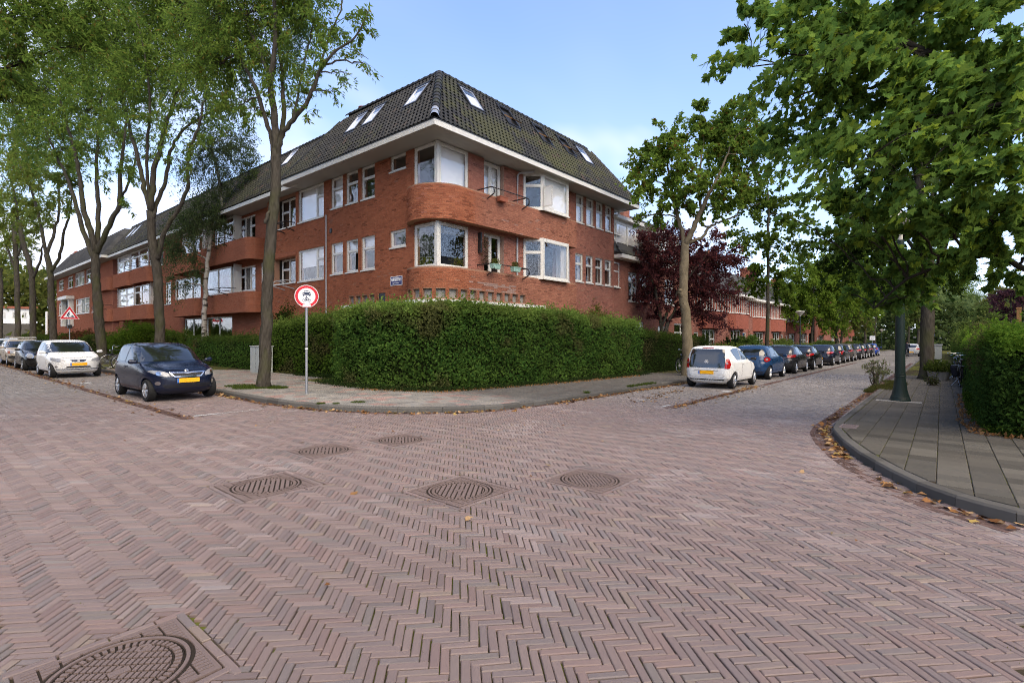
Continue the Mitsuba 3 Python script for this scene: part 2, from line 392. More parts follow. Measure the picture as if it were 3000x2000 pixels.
for g in range(8):
    for far_ in (False, True):
      ids = np.array([i for i in range(g, n, 8) if i not in nearset and (dd[i] > 10) == far_])
      v, f = geos[g]
      if far_: v = np.vstack([v[4:8] + [0, 0, .0045], v[8:] + [0, 0, .012]]); f = np.array([(0, 1, 2, 3)] + [(4 + i, 4 + (i + 1) % 4, (i + 1) % 4, i) for i in range(4)])
      f = np.vstack([f[:, [0, 1, 2]], f[:, [0, 2, 3]]])
      c_, s_ = np.cos(ang[ids] + tilt[ids, 0] * .6), np.sin(ang[ids] + tilt[ids, 0] * .6)
      X = v[None, :, 0] * c_[:, None] - v[None, :, 1] * s_[:, None] + px_[ids, None]
      Y = v[None, :, 0] * s_[:, None] + v[None, :, 1] * c_[:, None] + py_[ids, None]
      Z = v[None, :, 2] + gz(X) + zj[ids][:, None] + v[None, :, 1] * tilt[ids, 0][:, None] + v[None, :, 0] * tilt[ids, 1][:, None] * .4
      V = np.stack([X, Y, Z], -1).reshape(-1, 3)
      Fc = (f[None] + (np.arange(len(ids)) * len(v))[:, None, None]).reshape(-1, 3)
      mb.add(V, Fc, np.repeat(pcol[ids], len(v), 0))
for g in cutb: mb.poly(g, lambda x, y, w: G(x, y, w), pal[rng.integers(0, 9)] * rng.uniform(.85, 1.05), thick=(-.03, -.001))
part(mb, 'paver_field', 'road', 'm_paver', color=True, kind='stuff')

# pavements: bed slab, kerb stones and slabs
def pavement(name, poly, kerbline, slab_area, origin, rot, col, nmax, dark=None, size=.30):
    k = struct(name)
    mb = MB(); inner = poly.buffer(-.14)
    for a, b in zip((-60, -20, 0, 10, 20, 40, 60, 90), (-20, 0, 10, 20, 40, 60, 90, 130)):
        mb.poly(inner.intersection(sbox(a, -200, b, 200)), lambda x, y, t: G(x, y, .112))
    part(mb, 'bed', k, 'm_joint')
    # kerb stones
    ls = LineString(kerbline); L = ls.length; t = 0.0; stones = []
    while t < L - .1:
        p = np.array(ls.interpolate(t).coords[0]); near = depth((p[0], p[1], 0)) < 26
        e = min(L, t + (0.5 if depth((p[0], p[1], 0)) < 13 else 1.0 if near else 8.0)); stones.append((t, e)); t = e
    farmb = MB()
    for a, b in stones:
        pts = [np.array(ls.interpolate(x).coords[0]) for x in np.linspace(a + .004, b - .004, 3)]
        mbk = MB(); pr = None
        tang = pts[-1] - pts[0]; tang /= np.linalg.norm(tang) + 1e-9; nrm = np.array([-tang[1], tang[0]])
        if not poly.contains(Point(*(pts[1] + nrm * .1))): nrm = -nrm
        prof = [(0, -.06), (.005, .095), (.025, .12), (.145, .122), (.15, .05)]
        V = [(q[0] + nrm[0] * o, q[1] + nrm[1] * o, gz(q[0]) + z) for q in pts for o, z in prof]; n5 = len(prof)
        fc = [(i * n5 + j, (i + 1) * n5 + j, (i + 1) * n5 + j + 1, i * n5 + j + 1) for i in range(2) for j in range(n5 - 1)]
        fe = [(0, 1, 2, 3), (0, 3, 4, 4), (10, 13, 12, 11), (10, 14, 13, 13)]
        c = np.array([.122, .116, .106]) * rng.uniform(.75, 1.15)
        d = depth((pts[1][0], pts[1][1], 0))
        tgt = mbk if 1 < d < 26 else farmb
        tgt.add(V, fc + fe, c)
        if tgt is mbk: part(mbk, 'kerb_stone', k, 'm_vc', color=True)
    part(farmb, 'kerb', k, 'm_vc', color=True)
    # slabs
    ox, oy = origin; R = rotz(rot)[:2, :2]
    s = size; g = np.arange(-90, 90); a, b = np.meshgrid(g, g, indexing='ij'); a, b = a.ravel(), b.ravel()
    c0 = np.stack([(a + .5 * (b % 2)) * s, b * s], 1) @ R.T + np.array([ox, oy])
    d = c0 @ FW[:2]; r = c0 @ RT[:2]; m = (d > 1) & (d < 24) & (np.abs(r) < d * 1.05 + .5); c0, d = c0[m], d[m]
    slabmax = slab_area.buffer(-.01)
    cells = []
    for p, dz in zip(c0, d):
        h = s / 2 - .004
        q = Polygon([tuple(p + R @ np.array(t)) for t in ((-h, -h), (h, -h), (h, h), (-h, h))])
        if not slabmax.intersects(q): continue
        if not slabmax.contains(q): q = q.intersection(slabmax)
        if q.area < .004 or q.geom_type != 'Polygon': continue
        cells.append((dz, q))
    cells.sort(key=lambda t: t[0]); rest = MB()
    for n_, (dz, q) in enumerate(cells):
        cx_, cy_ = q.centroid.coords[0]
        ci = col[rng.choice(len(col))] * .84 * rng.uniform(.82, 1.1) * (.85 + .3 * meshkit.fbm(np.array([cx_, cy_, 0]) * .9, 3, 4))
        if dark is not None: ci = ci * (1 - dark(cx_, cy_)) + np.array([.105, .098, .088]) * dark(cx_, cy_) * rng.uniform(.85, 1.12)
        mb1 = MB() if n_ < nmax else rest
        h0 = .1215 + rng.uniform(0, .004); tx, ty = rng.normal(0, .006, 2)
        top = q.buffer(-.006, join_style=2)
        if top.is_empty or top.geom_type != 'Polygon' or len(top.exterior.coords) != len(q.exterior.coords): top = q
        W = lambda x, y, t: (x, y, gz(x) + t + tx * (x - cx_) + ty * (y - cy_))
        e, tt = np.array(q.exterior.coords)[:-1], np.array(top.exterior.coords)[:-1]; ne = len(e)
        if top is not q:
            i0 = np.argmin(((tt - e[0]) ** 2).sum(1)); tt = np.roll(tt, -i0, 0)
            if ne > 2 and ((tt[1] - e[1]) ** 2).sum() > ((tt[-1] - e[1]) ** 2).sum(): tt = np.vstack([tt[:1], tt[1:][::-1]])
        V = [W(x, y, h0) for x, y in tt] + [W(x, y, h0 - .005) for x, y in e] + [W(x, y, .10) for x, y in e]
        fs = [(0, i, i + 1) for i in range(1, ne - 1)]
        kk = np.arange(ne); q4 = np.vstack([np.stack([ne + kk, ne + (kk + 1) % ne, (kk + 1) % ne, kk], 1), np.stack([2 * ne + kk, 2 * ne + (kk + 1) % ne, ne + (kk + 1) % ne, ne + kk], 1)])
        fs = np.vstack([np.array(fs), q4[:, [0, 1, 2]], q4[:, [0, 2, 3]]])
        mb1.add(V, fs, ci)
        if mb1 is not rest: part(mb1, 'slab', k, 'm_vc', color=True)
    part(rest, 'slab_field', k, 'm_vc', color=True, kind='stuff')
    return k


hedge_out = Polygon([(9.15, 13.0), (10.0, 11.3), (11.2, 10.95), (130, 10.4), (130, 130), (10.4, 130), (10.4, 18.2), (9.2, 17.9)])
slabs_c = pav_c.buffer(-.155).difference(hedge_out).intersection(sbox(0, 0, 30, 30))
slabs_r = pav_r.buffer(-.155).intersection(Polygon([(6, -3), (6, 2), (30, 2), (30, -.75), (11.6, -.75), (11.3, -3)]))
colc = np.array([lin(146, 142, 134), lin(152, 147, 138), lin(150, 143, 134), lin(160, 134, 125), lin(136, 132, 126), lin(146, 142, 135)])
colr = np.array([lin(102, 98, 91), lin(94, 91, 85), lin(110, 106, 98)])
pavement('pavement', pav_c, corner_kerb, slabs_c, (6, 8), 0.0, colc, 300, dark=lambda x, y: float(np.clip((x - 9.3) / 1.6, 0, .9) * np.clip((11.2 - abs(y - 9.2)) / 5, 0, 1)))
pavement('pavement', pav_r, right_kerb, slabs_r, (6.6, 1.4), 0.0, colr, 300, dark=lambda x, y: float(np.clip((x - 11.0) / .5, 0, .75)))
labels['pavement']['label'] = 'corner pavement of grey and pinkish slabs around the hedge'; labels['pavement_001']['label'] = 'right hand pavement of grey slabs with a curved kerb'
labels['road']['label'] = 'street junction paved with mauve bricks in herringbone'

# gutter courses along the parking strips and road edge
mb = MB()
def course(line, w, n=1, z=.004, c=(.12, .08, .07)):
    ls = LineString(line)
    for o in range(n):
        l2 = ls if o == 0 else ls.parallel_offset(o * w, 'left')
        for t in np.arange(0, l2.length - .2, .212):
            a, b = np.array(l2.interpolate(t + .004).coords[0]), np.array(l2.interpolate(t + .206).coords[0])
            if depth((a[0], a[1], 0)) > 40: continue
            tg = (b - a) / np.linalg.norm(b - a); nn = np.array([-tg[1], tg[0]]) * (w / 2 - .004)
            zz = z + rng.uniform(-.002, .002)
            V = [(*(p + s * nn), gz(p[0]) + h) for h in (zz, -.02) for p, s in ((a, -1), (b, -1), (b, 1), (a, 1))]
            mb.add(V, [(0, 1, 2, 3)] + [(i, (i + 1) % 4, 4 + (i + 1) % 4, 4 + i) for i in range(4)], np.array(c) * rng.uniform(.7, 1.3))
course([(3.72, 11.6), (3.66, 16), (3.52, 28), (3.45, 60)], .075, 3)
course([(11.9, 5.02), (20, 5.06), (70, 5.12)], .075, 3)
rk = LineString(right_kerb[2:]).parallel_offset(.16, 'left'); course(list(rk.coords), .075, 3)
course(list(LineString([(KX - .12, 40), (KX - .12, 13.2)] + [(x - .1, y - .07) for x, y in corner_kerb[2:9]] + [(12, KY - .12), (60, KY - .12)]).coords), .075, 2)
part(mb, 'gutter_course', 'road', 'm_vc', color=True, kind='stuff')
# worn white bay marks
mb = MB()
def mark(x0, x1, y0, y1): mb.poly(sbox(x0, y0, x1, y1), lambda x, y, t: G(x, y, .0075))
mark(3.85, 4.35, 11.9, 12.0); mark(4.35, 5.3, 11.93, 11.97); mark(3.85, 4.2, 17.9, 18.3); mark(3.9, 4.2, 22.9, 23.3); mark(12.1, 12.6, 5.3, 5.36); mark(12.7, 14.0, 6.3, 6.34); mark(17.0, 17.5, 5.2, 5.5)
part(mb, 'bay_marking', 'road', 'm_paint_mark')

# manhole covers
MLAB = ['farthest of the square iron manhole covers, nearest the kerb corner', 'manhole cover left of the farthest one, second row back', 'left manhole cover of the middle three in the junction', 'centre manhole cover with a ribbed round lid, straight below the building corner',
        'right manhole cover of the middle three, with a fine grid lid', 'large nearest manhole cover cut off by the bottom left edge']
for i, (p, h) in enumerate(MAN):
    t = thing('manhole_cover', MLAB[i], 'manhole cover', 'iron manhole covers in the paving')
    x, y = p; z = gz(x)
    R = h * .80
    ringp = sbox(x - h, y - h, x + h, y + h).difference(Point(x, y).buffer(R, 32))
    W = lambda a, b, w: G(a, b, w)
    mb = MB(); mb.poly(ringp, W, thick=(-.03, -.007)); fk = part(mb, 'frame', t, 'm_iron_dirt'); mb = MB()
    fr = sbox(x - h, y - h, x + h, y + h).difference(sbox(x - h + .022, y - h + .022, x + h - .022, y + h - .022)); mb.poly(fr, W, thick=(-.03, .002)); part(mb, 'rim', fk, 'm_iron')
    mb = MB(); mb.poly(Point(x, y).buffer(R + .024, 40).difference(Point(x, y).buffer(R + .006, 40)), W, thick=(-.03, .002)); part(mb, 'inner_rim', fk, 'm_iron'); mb = MB()
    st = .030 if i in (4, 5) else .036
    bars = [sbox(x - h, y + o - st * .40, x + h, y + o + st * .40) for o in np.arange(-h + .03, h, st)]
    bars = [b.difference(unary_union([sbox(x + q - .006, y - h, x + q + .006, y + h) for q in np.arange(-h, h, .085)])) for b in bars]
    mb.poly(unary_union(bars).intersection(ringp.difference(Point(x, y).buffer(R + .035, 32)).buffer(-.012)), W, thick=(-.012, .001)); part(mb, 'rib', fk, 'm_iron', kind='stuff')
    mb = MB(); lid = Point(x, y).buffer(R - .002, 40); mb.poly(lid, W, thick=(-.03, -.009)); lk = part(mb, 'lid', t, 'm_iron_dirt')
    core = Point(x, y).buffer(R - .058, 40); mb = MB()
    st = .052 if i not in (4, 5) else (.040 if i == 4 else .030)
    bars = [sbox(x - R, y + o - st * .34, x + R, y + o + st * .34) for o in np.arange(-R, R, st)]
    if i in (1, 4, 5): bars = [b.difference(unary_union([sbox(x + q - .006, y - R, x + q + .006, y + R) for q in np.arange(-R, R, .055)])) for b in bars]
    bars = [affinity.rotate(b_, [52, 58, 62, 38, 45, 45][i], origin=(x, y)) for b_ in bars]
    mb.poly(unary_union(bars).intersection(core).difference(sbox(x - .05, y - .03, x + .05, y + .03)), W, thick=(-.012, .001)); mb.poly(sbox(x - .044, y - .024, x + .044, y + .024), W, thick=(-.012, .0015)); part(mb, 'rib', lk, 'm_iron', kind='stuff')
    teeth = [Point(x, y).buffer(R - .012, 40).difference(Point(x, y).buffer(R - .044, 40)).intersection(Polygon([(x, y), (x + math.cos(a), y + math.sin(a)), (x + math.cos(a + .075), y + math.sin(a + .075))])) for a in np.arange(0, 2 * math.pi, .13)]
    mb = MB(); mb.poly(unary_union(teeth), W, thick=(-.012, .002)); part(mb, 'tooth', lk, 'm_iron', kind='stuff')
    for sgn in (-1, 1): mb = MB(); mb.poly(Point(x + sgn * R * .5, y + sgn * .5 * R).buffer(.035).difference(Point(x + sgn * R * .5, y + sgn * .5 * R).buffer(.020)), W, thick=(-.008, .003)); part(mb, 'lifting_eye', lk, 'm_iron')
# gully grate in the right kerb
q = gp(2520, 1260, .12)
t = thing('drain_grate', 'rusty iron drain grate set in the right kerb corner', 'drain grate')
mb = MB(); gx0, gy0 = 10.75, 1.16
fr = sbox(gx0, gy0, gx0 + .5, gy0 + .26); mb.poly(fr.difference(fr.buffer(-.03)), W, thick=(.05, .132)); part(mb, 'frame', t, 'm_iron')
for o in np.arange(.05, .46, .05):
    mb = MB(); mb.poly(sbox(gx0 + o - .012, gy0 + .03, gx0 + o + .012, gy0 + .23), W, thick=(.08, .13)); part(mb, 'bar', t, 'm_iron')
# ------------------------------------------------------------------ buildings
ZS, ZF, ZR = 8.42, 8.59, 11.45          # soffit, fascia top, ridge
OV, RT_ = 0.97, 1.97                    # overhang, roof depth in plan
XE, YE = XB - OV, YB - OV


def wallX(X): return lambda s, z, o: (X - o, s, z)        # faces -X, s = y
def wallY(Y): return lambda s, z, o: (s, Y - o, z)        # faces -Y, s = x
def sX(px, X): return onX(px, 0, X)[1]
def sY(px, Y): return onY(px, 0, Y)[0]


CELLS = {
    'single': [(0, 1, 0, 1)],
    'transom': [(0, 1, 0, .64), (0, 1, .64, 1)],
    'wide': [(0, .30, 0, .64), (0, .30, .64, 1), (.30, 1, 0, 1)],
    'wide_r': [(0, .70, 0, 1), (.70, 1, 0, .64), (.70, 1, .64, 1)],
    'triple': [(0, .33, 0, .6), (0, .33, .6, 1), (.33, .64, 0, 1), (.64, 1, 0, .6), (.64, 1, .6, 1)],
    'double': [(0, .5, 0, 1), (.5, 1, 0, 1)],
    'door': [(0, .47, 0, 1), (.47, 1, 0, 1)],
    'quad': [(0, .5, 0, .66), (0, .5, .66, 1), (.5, 1, 0, .66), (.5, 1, .66, 1)],
}


def window(par, P, s0, s1, z0, z1, cells='single', rec=.05, bar=.06, blind=None, sill=.05, bmat='m_blind', name='window', deep=.07, curtain=False, label=None, skip=()):
    if s1 < s0: s0, s1 = s1, s0
    cl = CELLS[cells] if isinstance(cells, str) else cells
    W, Hh = s1 - s0, z1 - z0
    out = sbox(s0, z0, s1, z1); holes_ = []
    for a, b, c, d in cl:
        A0, A1, B0, B1 = s0 + a * W, s0 + b * W, z0 + c * Hh, z0 + d * Hh
        e = lambda v, lim: bar if abs(v - lim) < 1e-6 else bar * .55
        holes_.append(sbox(A0 + e(A0, s0), B0 + e(B0, z0), A1 - e(A1, s1), B1 - e(B1, z1)))
    mb = MB(); mb.poly(out.difference(unary_union(holes_)), P, thick=(-rec - deep, -rec))
    k = part(mb, name, par, 'm_white', label=label)
    for h in holes_:
        a, b, c, d = h.bounds
        mb = MB(); mb.add([P(a, b, -rec - .04), P(c, b, -rec - .04), P(c, d, -rec - .04), P(a, d, -rec - .04)], [(0, 1, 2, 3)]); part(mb, 'pane', k, 'm_pane')
        # the casement's own thin rim
        if h.area > .12:
            mb = MB(); mb.poly(h.difference(h.buffer(-.022, join_style=2)), P, thick=(-rec - .052, -rec - .014)); part(mb, 'casement', k, 'm_white')
    if sill:
        mb = MB(); mb.boxP(P, s0 - .03, s1 + .03, z0 - .055, z0 - .002, -rec, sill); part(mb, 'sill', k, 'm_white')
    if blind:
        for fr in (blind if isinstance(blind, (list, tuple)) else [blind]):
            mb = MB(); mb.boxP(P, s0 + .04, s1 - .04, z1 - Hh * fr, z1 - .03, -rec - .17, -rec - .155); part(mb, 'blind', k, bmat)
    if curtain:
        for a, b in ((s0 + .05, s0 + .05 + W * .16), (s1 - .05 - W * .16, s1 - .05)):
            mb = MB(); xs = np.linspace(a, b, 13); V = [P(x, z, -rec - .2 + .03 * math.sin(i * 1.6)) for z in (z0 + .03, z1 - .03) for i, x in enumerate(xs)]
            mb.add(V, [(i, i + 1, 14 + i, 13 + i) for i in range(12)]); part(mb, 'curtain', k, 'm_curtain')
    return k


def bricks(P, s0, s1, z0, z1, openings, c0, c1, depth_o=.006, mbk=None, bl=.22, course=.0625, lighten=0.0, mort=None):
    """stretchers in half bond over a wall, as (P, s, z, half length, colour) pieces"""
    out = []; row = 0; z = z0
    while z + course <= z1 + .001:
        off = (row % 2) * bl / 2; iv = [(s0, s1)]
        for a, b, lo, hi in openings:
            if z + course * .6 > lo and z + course * .4 < hi:
                iv = [q for l, h in iv for q in ((l, min(h, a)), (max(l, b), h)) if q[1] - q[0] > .02]
        for l, h in iv:
            edges = np.arange(math.floor((l - off) / bl) * bl + off, h + bl, bl)
            for e in edges:
                a, b = max(l, e), min(h, e + bl)
                if b - a > .03: out.append((a + .004, b - .004, z + .004, z + course - .007))
        z += course; row += 1
    n = len(out); arr = np.array(out)
    mid = np.array([P((a + b) / 2, (c + d) / 2, 0) for a, b, c, d in out])
    t = rng.random(n)[:, None] * .75 + .25 * meshkit.fbm(mid * .8, 3, 2)[:, None]
    col = (np.asarray(c0) * (1 - t) + np.asarray(c1) * t) * (.82 + .36 * meshkit.fbm(mid * np.array([.6, .6, .9]) + 3, 4, 8))[:, None]
    dark = rng.random(n) < .05; col[dark] *= .62
    lite = rng.random(n) < .012; col[lite] = col[lite] * .5 + np.array([.3, .17, .12]) * .5
    return arr, col, mid


BF = np.array([(0, 1, 3, 2), (4, 5, 1, 0), (2, 3, 7, 6), (4, 0, 2, 6), (1, 5, 7, 3)])


def brick_mesh(mb, P, arr, col, o=.006):
    for (a, b, c, d), cc in zip(arr, col):
        mb.add([P(s, z, w) for w in (rng.normal(o, .0009), -.004) for z in (c, d) for s in (a, b)], BF, cc)


def ungraffiti(*a): pass


CL0, CL1 = (0.245, 0.080, 0.044), (0.355, 0.127, 0.068)
CR0, CR1 = (0.24, 0.095, 0.070), (0.36, 0.155, 0.114)

B = thing('apartment_building', 'red brick corner apartment building with rounded balcony band and dark tiled hipped roof', 'apartment building')
PLw, PRw = wallX(XB), wallY(YB)
L = lambda px: sX(px, XB)
Rr = lambda px: sY(px, YB)
LEND, REND = 26.4, 24.35
# openings (s0, s1, z0, z1)
three = [(970, 1004.5), (1014, 1049), (1059, 1098)]
opL, winL = [], []
def addL(p0, p1, z0, z1, *a, **k):
    s0, s1 = sorted((L(p0), L(p1))); opL.append((s0, s1, z0, z1)); winL.append((s0, s1, z0, z1, a, k))
for i, (a, b) in enumerate(three):
    addL(a, b, 4.26, 5.61, 'transom', blind=.42 if i else .30); addL(a, b, 7.10, ZS, 'transom', blind=(.95 if i == 0 else None), bmat='m_blind')
addL(1143.6, 1189, 4.95, 5.60, 'single', blind=.35, bmat='m_blind_dark'); addL(1143.6, 1189, 7.83, ZS, 'single')
addL(874, 949, 4.14, 5.59, 'wide', blind=.55); addL(874, 949, 6.90, ZS, 'wide', blind=.97, bmat='m_blind')
addL(803, 866, 4.16, 5.42, 'triple', rec=.40); addL(803, 866, 6.86, ZS - .02, 'triple', rec=.40)
cw = (YB, L(1213), 4.05, 5.64); cwu = (YB, L(1213), 6.90, ZS)
opL += [cw, cwu]
slotsL = [(a, b) for a, b in ((1022, 1036), (1041, 1056), (1061, 1076), (1081, 1097))]
for a, b in slotsL: opL.append((L(b), L(a), 2.93, 3.24))
opL.append((L(1129), L(1109), 2.6, 3.30))
opL.append((L(1082), L(1098), 0, .1))
# left wall
mb = MB(); wall = sbox(YB, -1.2, LEND, ZS).difference(unary_union([sbox(a, c, b, d) for a, b, c, d in opL if d > 1]))
mb.poly(wall, PLw, thick=(-.28, -.002)); WL = part(mb, 'wall', B, 'm_mortar')
a_, c_, m_ = bricks(PLw, YB, LEND, 1.9, ZS, opL, CL0, CL1); mbk = MB(); brick_mesh(mbk, PLw, a_, c_)
part(mbk, 'brick', WL, 'm_vc', color=True, kind='stuff')
for s0, s1, z0, z1, a, k in winL: window(B, PLw, s0, s1, z0, z1, *a, **k)
for a, b in slotsL:
    mb = MB(); mb.boxP(PLw, L(b), L(a), 2.93, 3.24, -.16, -.12); part(mb, 'vent_panel', B, 'm_concrete')
mb = MB(); mb.boxP(PLw, L(1129), L(1109), 2.6, 3.30, -.1, -.02); part(mb, 'meter_hatch', B, 'm_plastic')
mb = MB(); mb.boxP(PLw, L(1190), L(1003), 2.78, 2.88, -.05, .06); part(mb, 'ledge', B, 'm_white')
# downpipe and vent on the left wall
mb = MB(); yy = L(958); mb.tube([(XB - .04, yy, 1.2), (XB - .04, yy, 6.9)], .03); part(mb, 'downpipe', B, 'm_pipe', 35)
mb = MB(); yy = L(971); mb.boxP(PLw, yy - .07, yy + .07, 6.07, 6.25, 0, .05); part(mb, 'wall_vent', B, 'm_plastic')

# right wall
opR, winR = [], []
def addR(p0, p1, z0, z1, *a, **k):
    s0, s1 = sorted((Rr(p0), Rr(p1))); opR.append((s0, s1, z0, z1)); winR.append((s0, s1, z0, z1, a, k))
for i, ((a, b), (c, d)) in enumerate(zip([(1687.5, 1709.7), (1717.3, 1739), (1746.2, 1766), (1773.5, 1792.9), (1799.2, 1818.1)], [(1685.5, 1708.4), (1716.3, 1737.2), (1744.4, 1765.3), (1771.7, 1790.8), (1798, 1816.3)])):
    addR(a, b, 7.08, ZS, 'transom', blind=.97); addR(c, d, 4.23, 5.56, 'transom', blind=(.33 if i > 2 else None), curtain=i < 3)
opR += [(XB, Rr(1372), 4.05, 5.64), (XB, Rr(1372), 6.90, ZS)]
dr0, dr1 = Rr(1418), Rr(1476)
opR += [(dr0, dr1, 3.2, 5.60), (dr0, dr1, 6.05, ZS)]
bx0, bx1 = 16.62, 19.1
opR += [(bx0, bx1, 4.05, 5.64), (bx0, bx1, 6.90, ZS)]
mb = MB(); wall = sbox(XB + .29, -1.2, REND, ZS).difference(unary_union([sbox(a, c, b, d) for a, b, c, d in opR]))
mb.poly(wall, PRw, thick=(-.28, -.002)); WR = part(mb, 'wall', B, 'm_mortar_right')
a_, c_, m_ = bricks(PRw, XB + .0, REND, 1.9, ZS, opR, CR0, CR1); mbk = MB(); brick_mesh(mbk, PRw, a_, c_)
part(mbk, 'brick', WR, 'm_vc', color=True, kind='stuff')
for s0, s1, z0, z1, a, k in winR: window(B, PRw, s0, s1, z0, z1, *a, **k)
# end wall (faces +X) and back block so that the house is closed
mb = MB(); mb.box(REND - .25, REND - .003, YB + .01, 26, -1.5, ZS); part(mb, 'end_wall', B, 'm_brick_y')
# corner windows: two panes each floor that meet in a mitred post
for z0, z1, bl in ((4.05, 5.62, .22), (6.90, ZS, None)):
    kL = window(B, PLw, YB + .10, L(1213), z0, z1, 'single', rec=.03, bar=.085, blind=bl, bmat='m_blind_dark', sill=.07)
    kR = window(B, PRw, XB + .10, Rr(1372), z0, z1, 'single', rec=.03, bar=.085, blind=bl or .93, bmat='m_blind_dark' if bl else 'm_blind', sill=.07)
    mb = MB(); mb.box(XB - .01, XB + .10, YB - .01, YB + .10, z0, z1); part(mb, 'corner_post', B, 'm_white')
# french doors, set back
PD = wallY(YB + .16)
for z0, z1 in ((3.25, 5.60), (6.05, ZS - .02)):
    window(B, PD, dr0 + .02, dr1 - .02, z0, z1, 'door', rec=.02, bar=.10, sill=0, name='french_door', blind=(.9 if z0 > 6 else None))
    mb = MB(); mb.box(dr0, dr1, YB - .3, YB + .3, z0 - .10, z0 - .01); part(mb, 'door_step', B, 'm_concrete')
# bay windows
for z0, z1, bl in ((4.03, 5.66, None), (6.92, ZS - .01, .98)):
    y1 = 12.78; xa, xb, xc = bx0, 17.20, bx1
    tdir = np.array([xb - xa, y1 - YB]); tl = np.linalg.norm(tdir); tdir /= tl; nn = np.array([tdir[1], -tdir[0]]); nn = nn if nn[1] < 0 else -nn
    Pb = lambda s, z, o: (xa + tdir[0] * s + nn[0] * o, YB + tdir[1] * s + nn[1] * o, z)
    ks = window(B, Pb, .01, tl - .03, z0, z1, [(0, 1, 0, .66), (0, 1, .66, 1)], rec=.0, bar=.075, sill=.05, name='bay_window', curtain=bl is None)
    km = window(B, wallY(y1), xb - .02, xc - .02, z0, z1, 'single', rec=.0, bar=.085, sill=.06, name='bay_window', blind=bl, curtain=bl is None)
    mb = MB(); mb.box(xc - .08, xc + .0, y1 + .071, YB + .02, z0, z1); mb.poly(Polygon([(xa, YB + .05), (xb, y1 + .0), (xc, y1), (xc, YB + .05)]), lambda u, v, w: (u, v, w), thick=(z1 - .0, z1 + .05)); part(mb, 'bay_cheek', B, 'm_white')
    mb = MB(); mb.poly(Polygon([(xa, YB + .25), (xa, YB), (xb, y1 + .08), (xc - .05, y1 + .08), (xc - .05, YB + .25)]), lambda u, v, w: (u, v, w), thick=(z0 - .04, z0 - .005)); part(mb, 'bay_floor', B, 'm_white')
    if z0 > 6:   # the open casement
        mb = MB(); w_ = .52; ang_ = 1.0
        Pc = lambda s, z, o: (xb - .06 - math.cos(ang_ + .6) * s + o * .02, y1 - .02 - math.sin(ang_ + .6) * s * .9, z)
        window(B, Pc, 0, w_, z0 + .06, z0 + .92, 'single', rec=0, bar=.05, sill=0, name='open_casement', deep=.04)
# the rounded band: path along s = length
AC, AR, YBAND = np.array([12.52, 14.06]), 1.15, 12.91
a0 = math.pi + math.acos((AC[0] - XB) / AR) * -1       # start on the left wall
th0, th1 = math.pi - math.acos((AC[0] - XB) / AR) + 0.0, 1.5 * math.pi
SARC = (th1 - th0) * AR
SEND = SARC + (19.92 - AC[0])


def PB(s, z, o):
    if s < SARC:
        t = th0 + s / AR; r = AR + o
        return (AC[0] + r * math.cos(t), AC[1] + r * math.sin(t), z)
    return (AC[0] + s - SARC, AC[1] - AR - o, z)


def band(z0, z1, ops, name):
    mb = MB(); ss = np.concatenate([np.linspace(0, SARC, 25), np.linspace(SARC, SEND, 12)[1:]])
    cuts = sorted({z0, z1, *[v for o in ops for v in o[2:]]})
    cs = sorted({*ss, *[v for o in ops for v in o[:2]]})
    for a, b in zip(cs[:-1], cs[1:]):
        for c, d in zip(cuts[:-1], cuts[1:]):
            if any(o[0] - 1e-6 <= a and b <= o[1] + 1e-6 and o[2] - 1e-6 <= c and d <= o[3] + 1e-6 for o in ops): continue
            mb.add([PB(s, z, o) for s in (a, b) for o in (-.24, -.002) for z in (c, d)], MB.BOXF)
    bk = part(mb, name, B, 'm_mortar')
    a_, c_, m_ = bricks(PB, 0, SEND, z0, z1 - .005, ops, CL0, CL1)
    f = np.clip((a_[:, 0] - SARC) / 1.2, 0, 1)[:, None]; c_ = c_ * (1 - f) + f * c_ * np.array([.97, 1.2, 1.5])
    if z1 < 5:
        ef = (meshkit.fbm(m_ * np.array([2.5, 2.5, 5]) + 4, 4, 6) > .52) & (a_[:, 0] > SARC + .2) & (a_[:, 0] < SARC + 2.9) & (np.abs(a_[:, 2] - 3.42) < .16)
        c_[ef] = c_[ef] * .5 + np.array([.17, .15, .14])
    return bk, a_, c_, m_


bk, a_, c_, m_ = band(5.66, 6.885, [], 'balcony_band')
tones = [np.array(CL0) * 1.0, np.array(CL0) * .6 + np.array(CL1) * .4, np.array(CL1) * .95, np.array(CL0) * .75, np.array([.31, .12, .08])]
for i, t in enumerate(tones): diff(f'm_brick_{i}', t * .97)
onarc = [i for i in np.argsort([depth(p) for p in m_]) if a_[i, 0] < SARC + .6 and a_[i, 1] - a_[i, 0] > .2 and a_[i, 0] > .5][:300]
unit = MB(); unit.add([(s, -w, z) for w in (.006, -.004) for z in (-.0258, .0258) for s in (-.106, .106)], BF); uv_, uf_, _ = unit.get()
pr = mikit.ply((uv_, uf_), 'm_vc')
for i in onarc:
    s_ = (a_[i, 0] + a_[i, 1]) / 2; z_ = (a_[i, 2] + a_[i, 3]) / 2; p, q = np.array(PB(s_ - .1, z_, -.0012)), np.array(PB(s_ + .1, z_, -.0012)); t = q - p
    put(key('brick', bk), pr, M4(rotz(math.atan2(t[1], t[0])), (p + q) / 2), f'm_brick_{rng.choice(5, p=[.3, .3, .22, .12, .06])}')
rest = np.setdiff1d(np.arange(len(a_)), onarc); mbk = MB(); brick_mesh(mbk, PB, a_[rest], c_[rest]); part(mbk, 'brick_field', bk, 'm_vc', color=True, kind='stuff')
slots, s_ = [], .55
while s_ < SEND - 3.7:
    w_ = .34; slots.append((s_, s_ + w_, 2.93, 3.25)); s_ += w_ + .13
bk, a_, c_, m_ = band(1.9, 4.02, slots, 'garage_band')
